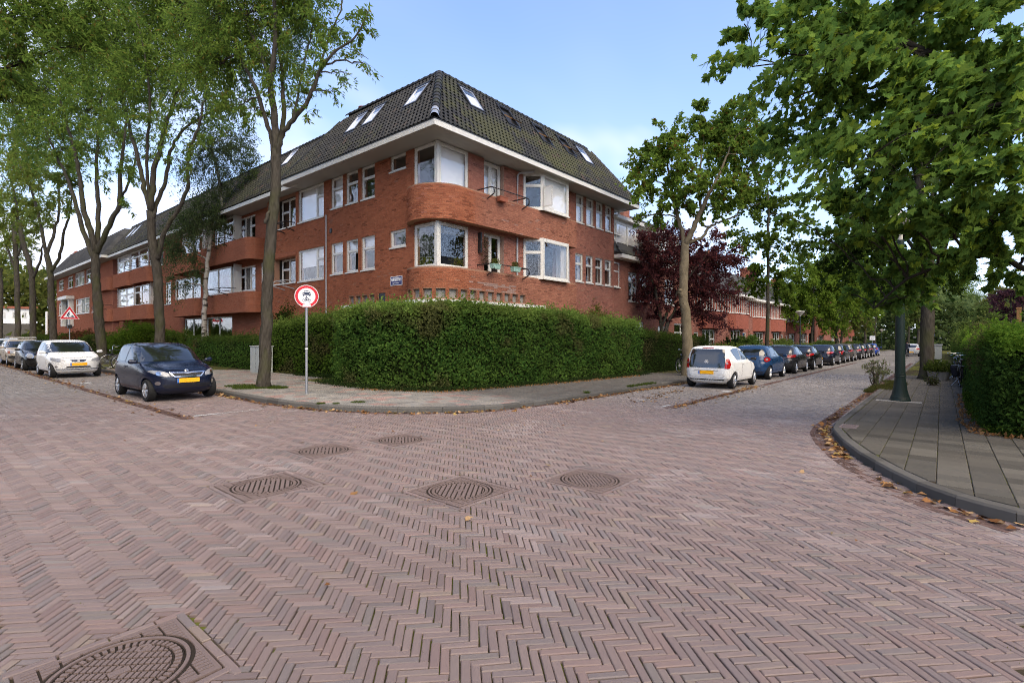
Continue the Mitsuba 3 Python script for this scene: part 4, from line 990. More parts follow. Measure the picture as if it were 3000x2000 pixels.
diff('m_panel', (0.29, 0.10, 0.072)); diff('m_panel_dark', (0.21, 0.075, 0.058)); diff('m_cream', (0.55, 0.50, 0.40))
YT = 13.75
def terrace_house(i, X0, W):
    z = gz(X0 + W / 2); TH = thing('terraced_house', ['terraced house with arched doorway half hidden by the purple tree', 'terraced house with red panel bays behind round green shrubs', 'terraced house behind the bright green street tree', 'distant terraced house with red panels, right of the bright green tree', 'most distant terraced house on the left of the right hand street', ''][i] if i < 5 else 'distant terrace house', 'house', 'terraced houses with red panel bays')
    P = wallY(YT); eave = 5.45 + z
    gro = [(X0 + .5, X0 + 1.5, .1 + z, 2.35 + z), (X0 + 2.2, X0 + 5.0, .7 + z, 2.55 + z), (X0 + W - 5, X0 + W - 2.2, .7 + z, 2.55 + z), (X0 + W - 1.6, X0 + W - .6, .1 + z, 2.35 + z)]
    wall = sbox(X0, z - .6, X0 + W, 3.95 + z).difference(unary_union([sbox(a, c, b, d) for a, b, c, d in gro]))
    mb = MB(); mb.poly(wall, P, thick=(-.25, 0)); part(mb, 'wall', TH, 'm_brick_x')
    for j, (a, b, c, d) in enumerate(gro): window(TH, P, a, b, c, d, 'transom' if j in (0, 3) else 'triple', curtain=j in (1, 2))
    for a, b in ((X0 + 1.8, X0 + 5.4), (X0 + W - 5.4, X0 + W - 1.8)):
        mb = MB(); mb.poly(Polygon([(a - .5, YT), (a, YT - .55), (b, YT - .55), (b + .5, YT)]), lambda u, v, w: (u, v, w), thick=(2.65 + z, 3.95 + z)); part(mb, 'bay_panel', TH, 'm_panel')
        mb = MB(); mb.poly(Polygon([(a - .55, YT), (a - .03, YT - .6), (b + .03, YT - .6), (b + .55, YT)]), lambda u, v, w: (u, v, w), thick=(3.95 + z, 4.03 + z)); part(mb, 'bay_sill', TH, 'm_white')
    n = int(W / .62)
    for j in range(n):
        a = X0 + j * W / n; mb = MB(); mb.box(a, a + .32, YT - .05, YT + .25, 3.96 + z, eave); part(mb, 'pier', TH, 'm_panel' if j % 3 else 'm_panel_dark')
        window(TH, P, a + .325, a + W / n - .005, 4.05 + z, eave, 'single', rec=-.03, bar=.05, sill=0, blind=[.97, .97, .6][j % 3], bmat='m_cream')
    mb = MB(); mb.box(X0, X0 + W, YT - .7, YT + .3, eave, eave + .18); part(mb, 'gutter', TH, 'm_white')
    mb = MB(); mb.add([(X0, YT - .7, eave + .18), (X0 + W, YT - .7, eave + .18), (X0 + W, YT + 4, eave + 3.6), (X0, YT + 4, eave + 3.6), (X0, YT + 8, eave + .2), (X0 + W, YT + 8, eave + .2)], [(0, 1, 2, 3), (3, 2, 5, 4)]); rf = part(mb, 'roof', TH, 'm_roof_far')
    for xg in (X0, X0 + W): mb = MB(); mb.add([(xg, YT, eave), (xg, YT + 4, eave + 3.6), (xg, YT + 8, eave)], [(0, 1, 2)]); part(mb, 'gable', TH, 'm_brick_y')
    mb = MB(); mb.box(X0 + W - .6, X0 + W + .4, YT + 3.4, YT + 4.6, eave + 2.6, eave + 4.8); part(mb, 'chimney', rf, 'm_brick_y')
    mb = MB(); mb.box(X0, X0 + W, YT + 3, YT + 3.05, z, 5.2 + z); mb.box(X0, X0 + W, YT + .3, YT + 3, 2.9 + z, 2.95 + z); part(mb, 'room', TH, 'm_interior')
for i, X0 in enumerate((36.2, 50.4, 64.6, 84.0, 104.0)): terrace_house(i, X0, 14.0 if i < 3 else 18.0)
labels['terraced_house_004'].pop('group', None)

RH = thing('brick_house', 'brick house with a white window at the right edge, above the right hedge', 'house')
x0, x1, yw = 33.0, 48.0, -6.6
PH = lambda s, z, o: (x0 - o, s, z)
q0 = onX(2988, 860, x0); PHn = lambda s, z, o: (s, yw + o, z)
mb = MB(); mb.box(x0, x1, yw - 9, yw, -1.5, 5.6); part(mb, 'wall', RH, 'm_brick_y')
for a, b in ((-7.7, -6.9), (-9.6, -8.2), (-12, -10.6)):
    for z0, z1 in ((1.0, 2.3), (3.6, 5.0)): window(RH, PH, a, b, z0, z1, 'quad', rec=-.07)
mb = MB(); mb.add([(x0 - .5, yw + .5, 5.6), (x1, yw + .5, 5.6), (x1, yw - 4.5, 9.5), (x0 - .5, yw - 4.5, 9.5), (x0 - .5, yw - 9.5, 5.6), (x1, yw - 9.5, 5.6)], [(0, 1, 2, 3), (3, 2, 5, 4), (0, 3, 4, 4)]); part(mb, 'roof', RH, 'm_roof_far')

CA = thing('site_cabin', 'low white cabin building with small square windows at the far left end of the street', 'cabin')
q = onX(52, 960, 9.0); yc = 118.0
xa, xb = onY(-40, 0, yc)[0], onY(106, 0, yc)[0]; PC = wallY(yc)
mb = MB(); mb.box(xa, xb, yc, yc + 5, 3.5, 6.0); part(mb, 'body', CA, 'm_blind'); mb = MB(); mb.box(xa, xb, yc + .05, yc + 5, -.5, 3.5); part(mb, 'plinth', CA, 'm_interior')
mb = MB(); mb.box(xa - .2, xb + .2, yc - .3, yc + 5.2, 6.0, 6.35); part(mb, 'roof', CA, 'm_terracotta')
for p0, p1 in ((7, 16), (36, 48), (66, 78)):
    window(CA, PC, onY(p0, 0, yc)[0], onY(p1, 0, yc)[0], 4.45, 5.4, 'double', rec=-.05, bar=.12)

# what stands across both streets, beyond the frame: it shows in the windows and car paint
def across(lbl, P, s0, s1, flip):
    t = thing('terraced_house', lbl, 'house', 'houses across the street, seen only in reflections'); ops = [(s, s + 1.8, z, z + 1.5) for s in np.arange(s0 + 1.5, s1 - 2, 3.6) for z in (1.0, 3.9)]
    mb = MB(); mb.poly(sbox(s0, -1, s1, 6.2).difference(unary_union([sbox(a, c, b, d) for a, b, c, d in ops])), P, thick=(-.25, 0)); part(mb, 'wall', t, 'm_brick_x')
    for a, b, c, d in ops: window(t, P, a, b, c, d, 'double', sill=.04)
    mb = MB(); mb.boxP(P, s0, s1, 6.2, 6.4, -.2, .5); part(mb, 'gutter', t, 'm_white')
    mb = MB(); mb.add([P(s0, 6.4, .5), P(s1, 6.4, .5), P(s1, 10.2, -4.5), P(s0, 10.2, -4.5), P(s0, 6.4, -9.5), P(s1, 6.4, -9.5)], [(0, 1, 2, 3), (3, 2, 5, 4)]); part(mb, 'roof', t, 'm_roof_far')
    mb = MB(); mb.boxP(P, s0, s1, -1, 6.2, -4, -3.9); part(mb, 'room', t, 'm_interior')
across('terrace across the left street, outside the frame on the left', lambda s, z, o: (-13.0 + o, s, z), 6, 46, 1)
across('terrace behind the right hand corner, outside the frame on the right', lambda s, z, o: (s, -13.0 + o, z), 10, 31, 1)
# ------------------------------------------------------------------ vegetation
def unit(v): return v / (np.linalg.norm(v, axis=-1, keepdims=True) + 1e-12)


def leafset(mb, P, D, N, Ln, Wd, col, fold=.25):
    """narrow folded leaves: base, tip and two sides"""
    P, D = np.asarray(P, float), unit(np.asarray(D, float)); n = len(P)
    Sd = unit(np.cross(D, N)); N = np.cross(Sd, D)
    Ln, Wd = np.broadcast_to(Ln, n)[:, None], np.broadcast_to(Wd, n)[:, None]
    mid = P + D * Ln * .45
    v = np.stack([P, mid + Sd * Wd / 2 + N * Wd * fold, P + D * Ln - N * Ln * .12, mid - Sd * Wd / 2 + N * Wd * fold], 1).reshape(-1, 3)
    b = (np.arange(n) * 4)[:, None, None]
    f = (np.array([[0, 1, 2], [0, 2, 3]])[None] + b).reshape(-1, 3)
    mb.add(v, f, np.repeat(col, 4, 0))


def rdir(n): return unit(rng.normal(size=(n, 3)))


def leafcol(n, c0, c1, accent=None, pa=.0, jit=.16):
    t = rng.random(n)[:, None]; c = np.asarray(c0) * (1 - t) + np.asarray(c1) * t
    c = c * rng.uniform(1 - jit, 1 + jit, (n, 1))
    if accent is not None: m_ = rng.random(n) < pa; c[m_] = np.asarray(accent) * rng.uniform(.7, 1.2, (m_.sum(), 1))
    return c


MAPLE = np.array([(0, 0), (.20, .02), (.46, -.10), (.38, .10), (.56, .30), (.40, .36), (.46, .62), (.24, .54), (.14, .74), (0, 1.0)])
MAPLE = np.vstack([MAPLE, [(-x, y) for x, y in MAPLE[-2:0:-1]]])


def mapleset(mb, P, D, N, size, col):
    P, D = np.asarray(P, float), unit(np.asarray(D, float)); n = len(P)
    Sd = unit(np.cross(D, N)); N = np.cross(Sd, D); s = np.broadcast_to(size, n)[:, None, None]
    m = MAPLE; hgt = -.20 * m[:, 0] ** 2 - .16 * m[:, 1] ** 2 + .10 * np.abs(m[:, 0])
    v = P[:, None] + s * (m[None, :, 0, None] * Sd[:, None] + m[None, :, 1, None] * D[:, None] + hgt[None, :, None] * N[:, None])
    c = P[:, None] + s * (.38 * D[:, None] + -.03 * N[:, None]); v = np.concatenate([v, c], 1); k = len(m)
    f = np.stack([np.arange(k), (np.arange(k) + 1) % k, np.full(k, k)], 1)
    mb.add(v.reshape(-1, 3), (f[None] + (np.arange(n) * (k + 1))[:, None, None]).reshape(-1, 3), np.repeat(col, k + 1, 0))


def wob(pts, amp, n=5):
    """a polyline with extra points and a little crookedness"""
    pts = np.asarray(pts, float); d = np.r_[0, np.cumsum(np.linalg.norm(np.diff(pts, axis=0), axis=1))]
    t = np.linspace(0, d[-1], max(len(pts), (len(pts) - 1) * n + 1)); f = PchipInterpolator(d, pts)
    o = f(t); j = rng.normal(0, amp, o.shape); j[0] = 0; return o + j


def rgrad(n, r0, r1, e=.8): return r1 + (r0 - r1) * (1 - np.linspace(0, 1, n)) ** e


class Tree:
    def __init__(self, name, label, base, bark='m_bark', group=None):
        self.t = thing(name, label, 'tree', group); self.wood = MB(); self.twig = MB(); self.leaf = MB(); self.bark = bark; self.samples = []; self.base = base

    def limb(self, pts, r0, r1, amp=.025, sides=9, flare=False):
        p = wob(pts, amp); r = rgrad(len(p), r0, r1)
        if flare: hh = p[:, 2] - p[0, 2]; r = r * (1 + .55 * np.exp(-np.maximum(hh, 0) / .22))
        r = r * (1 + rng.normal(0, .03, len(r)))
        self.wood.tube(p, r, sides); self.samples += [(q, rr) for q, rr in zip(p, r)]

    def blob(self, c, r, n_leaves, size, cols, accent=None, pa=0., droop=.35, flat=1.0, maple=False, ntw=None, spread=.22, hollow=.25):
        c = np.asarray(c, float); r = np.broadcast_to(np.asarray(r, float), 3)
        S_ = np.array([q for q, _ in self.samples]); SR = np.array([x for _, x in self.samples])
        up = S_[:, 2] < c[2] + r[2] * .5
        dist = np.linalg.norm(S_ - c, axis=1) + (~up) * 2.0; b0 = S_[np.argmin(dist)]; rb = SR[np.argmin(dist)]
        ln = np.linalg.norm(c - b0)
        if ln > .3:
            mid = (b0 + c) / 2 + np.array([0, 0, .12 * ln]) + rng.normal(0, .06 * ln, 3)
            p = wob([b0, mid, c], .02 * ln); self.wood.tube(p, rgrad(len(p), min(rb * .7, .012 * ln + .015), .012), 6)
        else: p = np.array([b0, c])
        ntw = ntw or max(6, int(n_leaves / 55))
        a = rdir(ntw) * (rng.random((ntw, 1)) ** (1 / 3) * (1 - hollow) + hollow)
        ends = c + a * r
        per = np.maximum(1, rng.poisson(n_leaves / ntw, ntw)); Pn, Dn = [], []
        for e, k in zip(ends, per):
            s = p[rng.integers(len(p) // 3, len(p))]; d = e - s
            m1 = s + d * .5 + np.array([0, 0, .12 * np.linalg.norm(d)]); tip = e + d * .25 - np.array([0, 0, droop * .35 * np.linalg.norm(d)])
            tw = np.array([s, m1, e, tip]); ts = np.linspace(0, 1, 7); tw = PchipInterpolator([0, .4, .8, 1], tw)(ts)
            self.twig.tube(tw, rgrad(7, .006, .002), 3, cap=False)
            u = rng.random(k) ** .7; u = .25 + .75 * u; i = np.clip((u * 6).astype(int), 0, 5); fr = (u * 6 - i)[:, None]
            q = tw[i] * (1 - fr) + tw[i + 1] * fr; Pn.append(q + rng.normal(0, spread * max(.12, np.linalg.norm(d) * .32), (k, 3))); Dn.append(np.broadcast_to(unit(tip - s), (k, 3)))
        Pn, Dn = np.vstack(Pn), np.vstack(Dn); n = len(Pn)
        clump = meshkit.fbm(Pn * 1.6, 3, 13)[:, None]
        col = leafcol(n, *cols, accent, pa) * (.72 + .56 * clump)
        D = unit(Dn * .5 + rdir(n) * .9 + np.array([0, 0, -droop]))
        if maple:
            ou = Pn - (self.base + np.array([0, 0, 3.5])); ou[:, 2] *= .3; ou = unit(ou); Nn = unit(np.array([0, 0, .75]) + ou * .62 + rdir(n) * .60); D = unit(Dn * .30 + ou * .45 + np.array([0, 0, -.55]) + rdir(n) * 1.0)
            return Pn, D, Nn, size * rng.uniform(.65, 1.2, n), col
        Nn = unit(rdir(n) + np.array([0, 0, .6])); sz = rng.uniform(.7, 1.25, n)
        leafset(self.leaf, Pn, D, Nn, size[0] * sz, size[1] * sz, col)

    def done(self, kind='stuff'):
        part(self.wood, 'trunk', self.t, self.bark, smooth=True); part(self.twig, 'twigs', self.t, 'm_bark_dark', smooth=True, kind='stuff'); part(self.leaf, 'crown', self.t, 'm_leaf', color=True, kind=kind)


def pxlimb(d0, pts, dz=0.0, k=1.0):
    """pixels along a limb; its distance drifts by dz metres"""
    n = len(pts); return [atd(a, b, d0 + dz * i / max(1, n - 1)) for i, (a, b) in enumerate(pts)]


ASH = ((.115, .195, .034), (.225, .305, .058))
def pxblob(tree, px, py, rpx, d, dens, size, cols, **k):
    r = rpx * d / F; la = size[0] * size[1] * .5 if not k.get('maple') else size ** 2 * .42
    n = int(dens * (1.0 if k.get('maple') else 1.45) * math.pi * r * r / (la * .5)); return tree.blob(atd(px, py, d), r, n, size, cols, **k)


SQ = 'street trees along the left hand kerb'
# first left tree, in front of the corner building
b = gp(772, 1135, .12); d0 = depth(b)
t = Tree('street_tree', 'slim leaning street tree nearest the corner, beside the no motor vehicles sign', b, group=None)
t.limb([b - np.array([0, 0, .1])] + pxlimb(d0, [(776, 1060), (786, 800), (799, 640), (806, 556), (808, 440)]), .172, .14, .012, 12, True)
for pts, dz, r0, r1 in (([(804, 470), (801, 434), (778, 347), (745, 250), (694, 148), (668, 76), (627, 0), (600, -80)], 1.2, .075, .02), ([(808, 440), (801, 316), (791, 240), (803, 168), (806, 51), (806, -90)], -.4, .11, .03), ([(793, 235), (750, 128), (694, 0), (670, -90)], 1.0, .055, .02),
                        ([(812, 470), (821, 398), (832, 332), (826, 230), (816, 102), (830, -60)], .9, .075, .02), ([(812, 480), (826, 398), (857, 352), (898, 301), (934, 219), (974, 158), (1041, 107), (1071, 56)], -1.0, .085, .012), ([(934, 219), (960, 120), (1000, 20), (1010, -60)], .3, .035, .012), ([(857, 352), (880, 240), (905, 120), (940, 0)], .8, .04, .012),
                        ([(800, 600), (790, 620), (776, 655)], -.25, .05, .045), ([(1000, 135), (1040, 150), (1080, 175)], -.2, .012, .006)): t.limb(pxlimb(d0, pts, dz), r0, r1, .012)
for px, py, r, dz, dn in ((640, 60, 140, 1.0, 1.0), (760, 30, 130, .3, .9), (880, 50, 120, .3, .85), (985, 70, 85, -.2, .7), (1055, 90, 42, -.6, .6), (1075, 40, 30, -.5, .5), (960, 170, 60, -.6, .55), (700, 190, 105, 1.0, .9), (800, 190, 105, 0, .75), (880, 245, 60, -.2, .5), (1010, 215, 34, -.6, .5), (975, 270, 30, -.5, .4), (1085, 205, 26, -.6, .5), (615, 230, 105, 1.2, 1.0), (690, 320, 60, .8, .7), (745, 330, 50, .5, .5), (900, 330, 26, -.4, .5), (850, -60, 140, .3, 1), (700, -70, 140, .8, 1), (845, 300, 30, 0, .4), (820, 130, 70, 1.2, .7)):
    pxblob(t, px, py, r, d0 + dz * 1.1, dn * .66, (.145, .048), ASH, accent=(.24, .20, .04), pa=.05, droop=.5)
t.done()
# second
X7 = 7.05
b = onX(469, 0, X7); b[2] = gz(X7) + .1; d0 = depth(b)
t = Tree('street_tree', 'thick street tree behind the dark blue car, splitting into many limbs', b, group=None)
t.limb([b - np.array([0, 0, .1])] + pxlimb(d0, [(469, 1000), (465, 900), (462, 810), (452, 740), (444, 683), (441, 616)]), .205, .15, .012, 12, True)
for pts, dz, r0, r1 in (([(441, 630), (439, 616), (418, 530), (403, 453), (378, 366), (350, 250), (320, 120)], 1.5, .11, .02), ([(443, 620), (444, 606), (449, 519), (469, 433), (490, 351), (510, 300), (540, 200), (560, 60)], -.6, .12, .02), ([(448, 640), (459, 596), (485, 530), (500, 443), (541, 377), (582, 346), (650, 310), (720, 280)], .8, .09, .015),
                        ([(458, 760), (464, 749), (480, 688), (526, 606), (551, 545), (551, 468), (570, 400), (590, 340), (610, 200)], -1.0, .10, .02), ([(444, 606), (430, 450), (440, 330), (430, 200), (400, 60)], -1.5, .07, .02)): t.limb(pxlimb(d0, pts, dz), r0, r1, .02)
for px, py, r, dz, dn in ((520, 60, 160, 0, 1.1), (390, 60, 160, .5, 1.1), (330, 190, 120, 1, 1.1), (450, 220, 130, 0, 1.0), (570, 200, 120, -.5, 1.0), (600, 330, 80, .5, .7), (490, 370, 80, -.5, .6), (580, 420, 50, -.7, .4), (380, 330, 80, 1, .7), (420, 470, 50, .8, .45), (520, 470, 45, -.8, .4), (460, -60, 170, 0, 1), (620, 90, 100, -1, .8)):
    pxblob(t, px, py, r, d0 + dz * 1.5, dn * .62, (.18, .06), ASH, accent=(.22, .21, .04), pa=.05, droop=.4)
t.done()
# third
b = onX(296, 0, X7); b[2] = gz(X7) + .1; d0 = depth(b)
t = Tree('street_tree', 'street tree behind the white car, forking low into four limbs', b, group=None)
t.limb([b - np.array([0, 0, .1])] + pxlimb(d0, [(298, 1040), (292, 960), (284, 860), (280, 780), (278, 725)]), .255, .19, .012, 12, True)
for pts, dz, r0, r1 in (([(279, 760), (265, 734), (240, 667), (219, 586), (204, 540), (150, 420), (110, 330)], 1.5, .14, .02), ([(278, 740), (278, 723), (250, 632), (230, 504), (214, 417), (199, 377), (170, 250)], -.5, .16, .02), ([(279, 740), (286, 698), (288, 606), (283, 504), (290, 380), (300, 240)], .5, .14, .02), ([(279, 745), (301, 703), (326, 647), (352, 586), (352, 519), (365, 402), (380, 260)], -1, .15, .02), ([(352, 586), (378, 535), (388, 509), (400, 440)], .3, .07, .02)): t.limb(pxlimb(d0, pts, dz), r0, r1, .022)
for px, py, r, dz, dn in ((250, 130, 170, 0, 1.1), (140, 240, 150, 1, 1.1), (250, 320, 130, 0, 1), (330, 390, 90, -.5, .7), (200, 430, 90, .5, .75), (370, 500, 55, -.6, .5), (110, 400, 100, 1.5, .9), (300, 520, 50, 0, .35), (380, 610, 30, -.5, .5), (60, 300, 120, 2, 1)):
    pxblob(t, px, py, r, d0 + dz * 2, dn * .62, (.22, .078), ASH, accent=(.22, .21, .04), pa=.05, droop=.4)
t.done()
for i, (lab, bp, tr, limbs, blobs) in enumerate((('fourth street tree from the corner, above the roadworks sign', 157, [(155, 960), (150, 880), (148, 815), (136, 745)], [([(138, 750), (107, 606), (97, 570), (56, 479), (20, 380)], 1), ([(148, 800), (179, 734), (189, 678), (204, 627), (215, 540)], -1), ([(138, 745), (158, 683), (173, 606), (170, 500)], 1.0)], ((100, 500, 80, 0), (190, 560, 60, -1), (60, 430, 90, 1), (160, 620, 45, 0), (110, 620, 40, 1), (215, 500, 50, -1))),
                                                 ('fifth street tree from the corner, behind the black car', 99, [(97, 960), (95, 880), (94, 810), (74, 734), (56, 657)], [([(94, 820), (122, 739), (128, 690)], -1), ([(56, 657), (40, 560), (30, 470)], 1)], ((40, 520, 80, 0), (110, 640, 50, -1), (60, 620, 50, 1), (20, 640, 50, 0))),
                                                 ('sixth street tree, far down the left street', 54, [(52, 960), (50, 850), (46, 740), (40, 650)], [([(50, 800), (20, 720), (0, 640)], 1), ([(48, 760), (70, 690), (80, 640)], -1)], ((20, 680, 50, 0), (60, 720, 40, 0), (0, 600, 60, 1))),
                                                 ('farthest street tree at the left edge', 2, [(1, 960), (2, 850), (0, 740)], [([(2, 800), (20, 740), (30, 690)], 0)], ((0, 700, 60, 0), (25, 760, 40, 0))))):
    b = onX(bp, 0, X7); b[2] = gz(X7) + .05; d0 = depth(b)
    t = Tree('street_tree', lab, b)
    t.limb([b - np.array([0, 0, .1])] + pxlimb(d0, tr), .24, .17, .02, 10, True)
    for pts, dz in limbs: t.limb(pxlimb(d0, pts, dz * 1.5), .12, .025, .025)
    for px, py, r, dz in blobs: pxblob(t, px, py, r, d0 + dz * 2, .62, (.30, .11), ((.13, .19, .036), (.25, .29, .06)), accent=(.18, .15, .03), pa=.06)
    t.done()
# tree overhanging from beyond the left edge
b = np.array([-2.6, 12.5, .1]); t = Tree('street_tree', 'tree mostly outside the frame whose branches hang into the top left corner', b, bark='m_bark_dark')
t.limb([b, (-2.5, 12.5, 2.5), (-2.3, 12.6, 5)], .25, .2)
t.limb([(-2.3, 12.6, 5)] + pxlimb(11.5, [(-60, 150), (0, 75), (60, 30), (150, -10)], 1.5), .11, .03); t.limb([(-2.3, 12.6, 4.6)] + pxlimb(11.5, [(-80, 300), (0, 205), (60, 190), (130, 170)], 1.5), .08, .02); t.limb([(-2.3, 12.6, 5)] + pxlimb(11.5, [(0, -80), (200, -60)], 1), .08, .02)
for px, py, r, dz in ((60, 60, 120, 0), (190, 40, 120, 1), (90, 180, 100, 0), (-20, 200, 110, 0), (30, 300, 60, 0), (250, 150, 80, 1), (0, -60, 150, 0), (320, 30, 90, 1.5)):
    pxblob(t, px, py, r, 12 + dz, .62, (.14, .05), ((.105, .185, .034), (.21, .29, .055)), accent=(.2, .17, .04), pa=.05)
t.done()
# weeping birch in the garden
b = onX(601, 0, 10.9); b[2] = .1; d0 = depth(b)
t = Tree('birch_tree', 'weeping birch with white trunk and hanging dark foliage in front of the terrace', b, bark='m_birch')
t.limb([b] + pxlimb(d0, [(598, 960), (602, 860), (608, 760), (622, 680), (650, 610), (640, 520), (620, 430)]), .15, .05, .02, 10)
for pts in ([(622, 680), (560, 600), (540, 540)], [(640, 600), (700, 520), (720, 450)], [(620, 430), (680, 370)], [(608, 760), (540, 720)]): t.limb(pxlimb(d0, pts, .8), .04, .015)
for px, py, r, dn in ((620, 440, 75, .7), (700, 440, 70, .8), (560, 510, 60, .55), (650, 540, 60, .5), (730, 500, 45, .6), (590, 630, 70, .7), (540, 680, 60, .7), (650, 660, 45, .45), (500, 740, 45, .7), (560, 790, 45, .55), (520, 840, 35, .5), (620, 600, 50, .4)):
    r_ = r * d0 / F; n = int(dn * 2.0 * math.pi * r_ * r_ / (.075 * .05 * .25 * 2)); t.blob(atd(px, py, d0 - .3), (r_ * .8, r_ * .8, r_ * 1.25), n, (.085, .055), ((.055, .085, .036), (.11, .145, .055)), droop=1.3, spread=.3)
t.done()

# right tree by the hedge
b = gp(2016, 1100, .12); d0 = depth(b)
SYC = ((.105, .185, .03), (.205, .285, .048))
t = Tree('street_tree', 'tree with pale bent trunk and a sawn stub, by the big hedge on the right', b, bark='m_bark_pale')
t.limb([b - np.array([0, 0, .1])] + pxlimb(d0, [(2014, 1040), (2013, 996), (2010, 930), (2001, 858), (2004, 780), (2008, 712)]), .235, .17, .012, 12, True)
t.limb(pxlimb(d0, [(2003, 880), (1996, 862), (1991, 848)], -.2), .10, .09)
for pts, dz, r0, r1 in (([(2007, 720), (1992, 657), (1979, 608), (1965, 550), (1956, 479), (1965, 438)], .8, .10, .02), ([(2008, 718), (2014, 706), (2032, 670), (2054, 617), (2068, 586), (2108, 510), (2140, 430)], -.8, .13, .02), ([(2010, 718), (2023, 708), (2054, 697), (2081, 664), (2139, 639), (2160, 632)], -.5, .075, .03), ([(2054, 660), (2081, 664)], 0, .04, .04), ([(2054, 617), (2050, 520), (2060, 420), (2080, 360)], 1, .06, .015)): t.limb(pxlimb(d0, pts, dz), r0, r1, .018)
for px, py, r, dz, dn in ((1965, 395, 55, 0, .9), (1900, 470, 62, .5, .9), (1880, 545, 52, 0, .9), (1975, 490, 85, 0, .9), (2060, 420, 80, 1, .9), (2000, 590, 60, 0, .7), (2080, 550, 75, -.5, .8), (2140, 450, 75, 0, .9), (2165, 560, 60, -.5, .8), (1935, 625, 36, 0, .6), (1872, 640, 20, 0, .6), (2150, 350, 70, .5, .9), (2050, 345, 42, .5, .8), (2105, 610, 36, -.5, .5), (2210, 480, 70, -.5, .8), (2200, 380, 60, 0, .9)):
    pxblob(t, px, py, r, d0 + dz * 1.5, dn * 1.7, (.165, .14), SYC, accent=(.13, .085, .02), pa=.06, droop=.4)
t.done()
def simple_tree(name, lab, px, ybase, X=None, Y=None, blobs=(), size=(.2, .16), cols=SYC, r=.15, bark='m_bark', dens=1.15, group=None, top=None, acc=None):
    b = onX(px, 0, X) if X is not None else onY(px, 0, Y); b[2] = gz(b[0]) + .1; d0 = depth(b)
    t = Tree(name, lab, b, bark, group); ty = top or min(q[1] for q in blobs)
    t.limb([b - np.array([0, 0, .1])] + pxlimb(d0, [(px, ybase), (px + 2, (ybase + ty) / 2), (px, ty)]), r, r * .35, .04, 9, True)
    for px_, py_, rp, dz, *dn in blobs: pxblob(t, px_, py_, rp, d0 + dz, (dn[0] if dn else 1) * dens, size, cols, accent=acc, pa=.05)
    t.done(); return b
simple_tree('street_tree', 'slender young tree with layered crown behind the parked blue car', 2249, 960, Y=9.1, blobs=((2200, 690, 75, 0, .6), (2275, 700, 60, 0, .6), (2250, 800, 55, 0, .9), (2195, 825, 45, 0, .9), (2300, 830, 50, 0, .9), (2170, 620, 45, .5, .6), (2330, 740, 40, .5, .6), (2260, 610, 70, .5, .6), (2230, 560, 70, 1, .7), (2310, 640, 50, 0, .6)), r=.14, size=(.22, .19), cols=((.06, .105, .016), (.13, .18, .028)))
BR = ((.10, .175, .022), (.20, .275, .04))
simple_tree('street_tree', 'bright green broad tree behind the street lamp on the right hand street', 2380, 985, Y=11.2, blobs=((2330, 850, 62, 0), (2395, 850, 75, 0), (2450, 900, 58, 0), (2385, 930, 52, 0), (2310, 910, 42, 0), (2350, 785, 50, 0), (2420, 795, 50, 0), (2290, 840, 40, 0), (2440, 950, 36, 0)), size=(.3, .16), cols=BR, r=.16)
simple_tree('street_tree', 'lighter green tree to the right of the bright green one, over the dark parked cars', 2448, 990, Y=9.3, blobs=((2470, 830, 65, 0), (2520, 850, 60, 0), (2440, 850, 60, 0), (2490, 780, 65, 0), (2550, 800, 60, 0), (2540, 890, 50, 0), (2500, 730, 50, 0), (2440, 770, 50, 0)), size=(.4, .22), cols=BR, r=.2)
simple_tree('street_tree', 'olive tree with dark stem between the bright green trees and the distant houses', 2465, 995, Y=10.8, blobs=((2485, 945, 36, 0), (2520, 950, 30, 0), (2500, 915, 34, 0)), size=(.3, .2), cols=((.085, .10, .024), (.15, .15, .045)), r=.18)
for i, (px, Y, bl) in enumerate(((2535, 9.2, ((2530, 840, 55, 0), (2570, 830, 50, 0), (2500, 830, 40, 0))), (2563, 9.2, ((2570, 860, 45, 0), (2600, 850, 45, 0))), (2606, 9.2, ((2615, 900, 40, 0), (2600, 870, 40, 0), (2640, 880, 40, 0))), (2640, 9.2, ((2650, 910, 34, 0), (2670, 900, 30, 0), (2640, 880, 40, 0))))):
    simple_tree('street_tree', ['distant tree left of the far red house', 'distant dark stemmed tree in front of the far red house', 'distant tree right of the far red house', 'farthest tree on the left of the right hand street'][i], px, 1000, Y=Y, blobs=bl, size=(.5, .3), cols=((.085, .14, .026), (.17, .22, .045)), r=.2)
for i, (px, Y, bl) in enumerate(((2690, 2.6, ((2680, 900, 40, 0), (2700, 930, 36, 0), (2670, 940, 30, 0))), (2662, 4.0, ((2660, 930, 34, 0), (2690, 880, 40, 0), (2640, 920, 30, 0))))):
    simple_tree('street_tree', ['hazy green tree at the end of the right hand street, left of the thick trunk', 'hazy tree beyond the far cyclist'][i], px, 1000, X=[110.0, 125.0][i], blobs=bl, size=(.6, .4), cols=((.10, .15, .04), (.18, .22, .06)), r=.25)
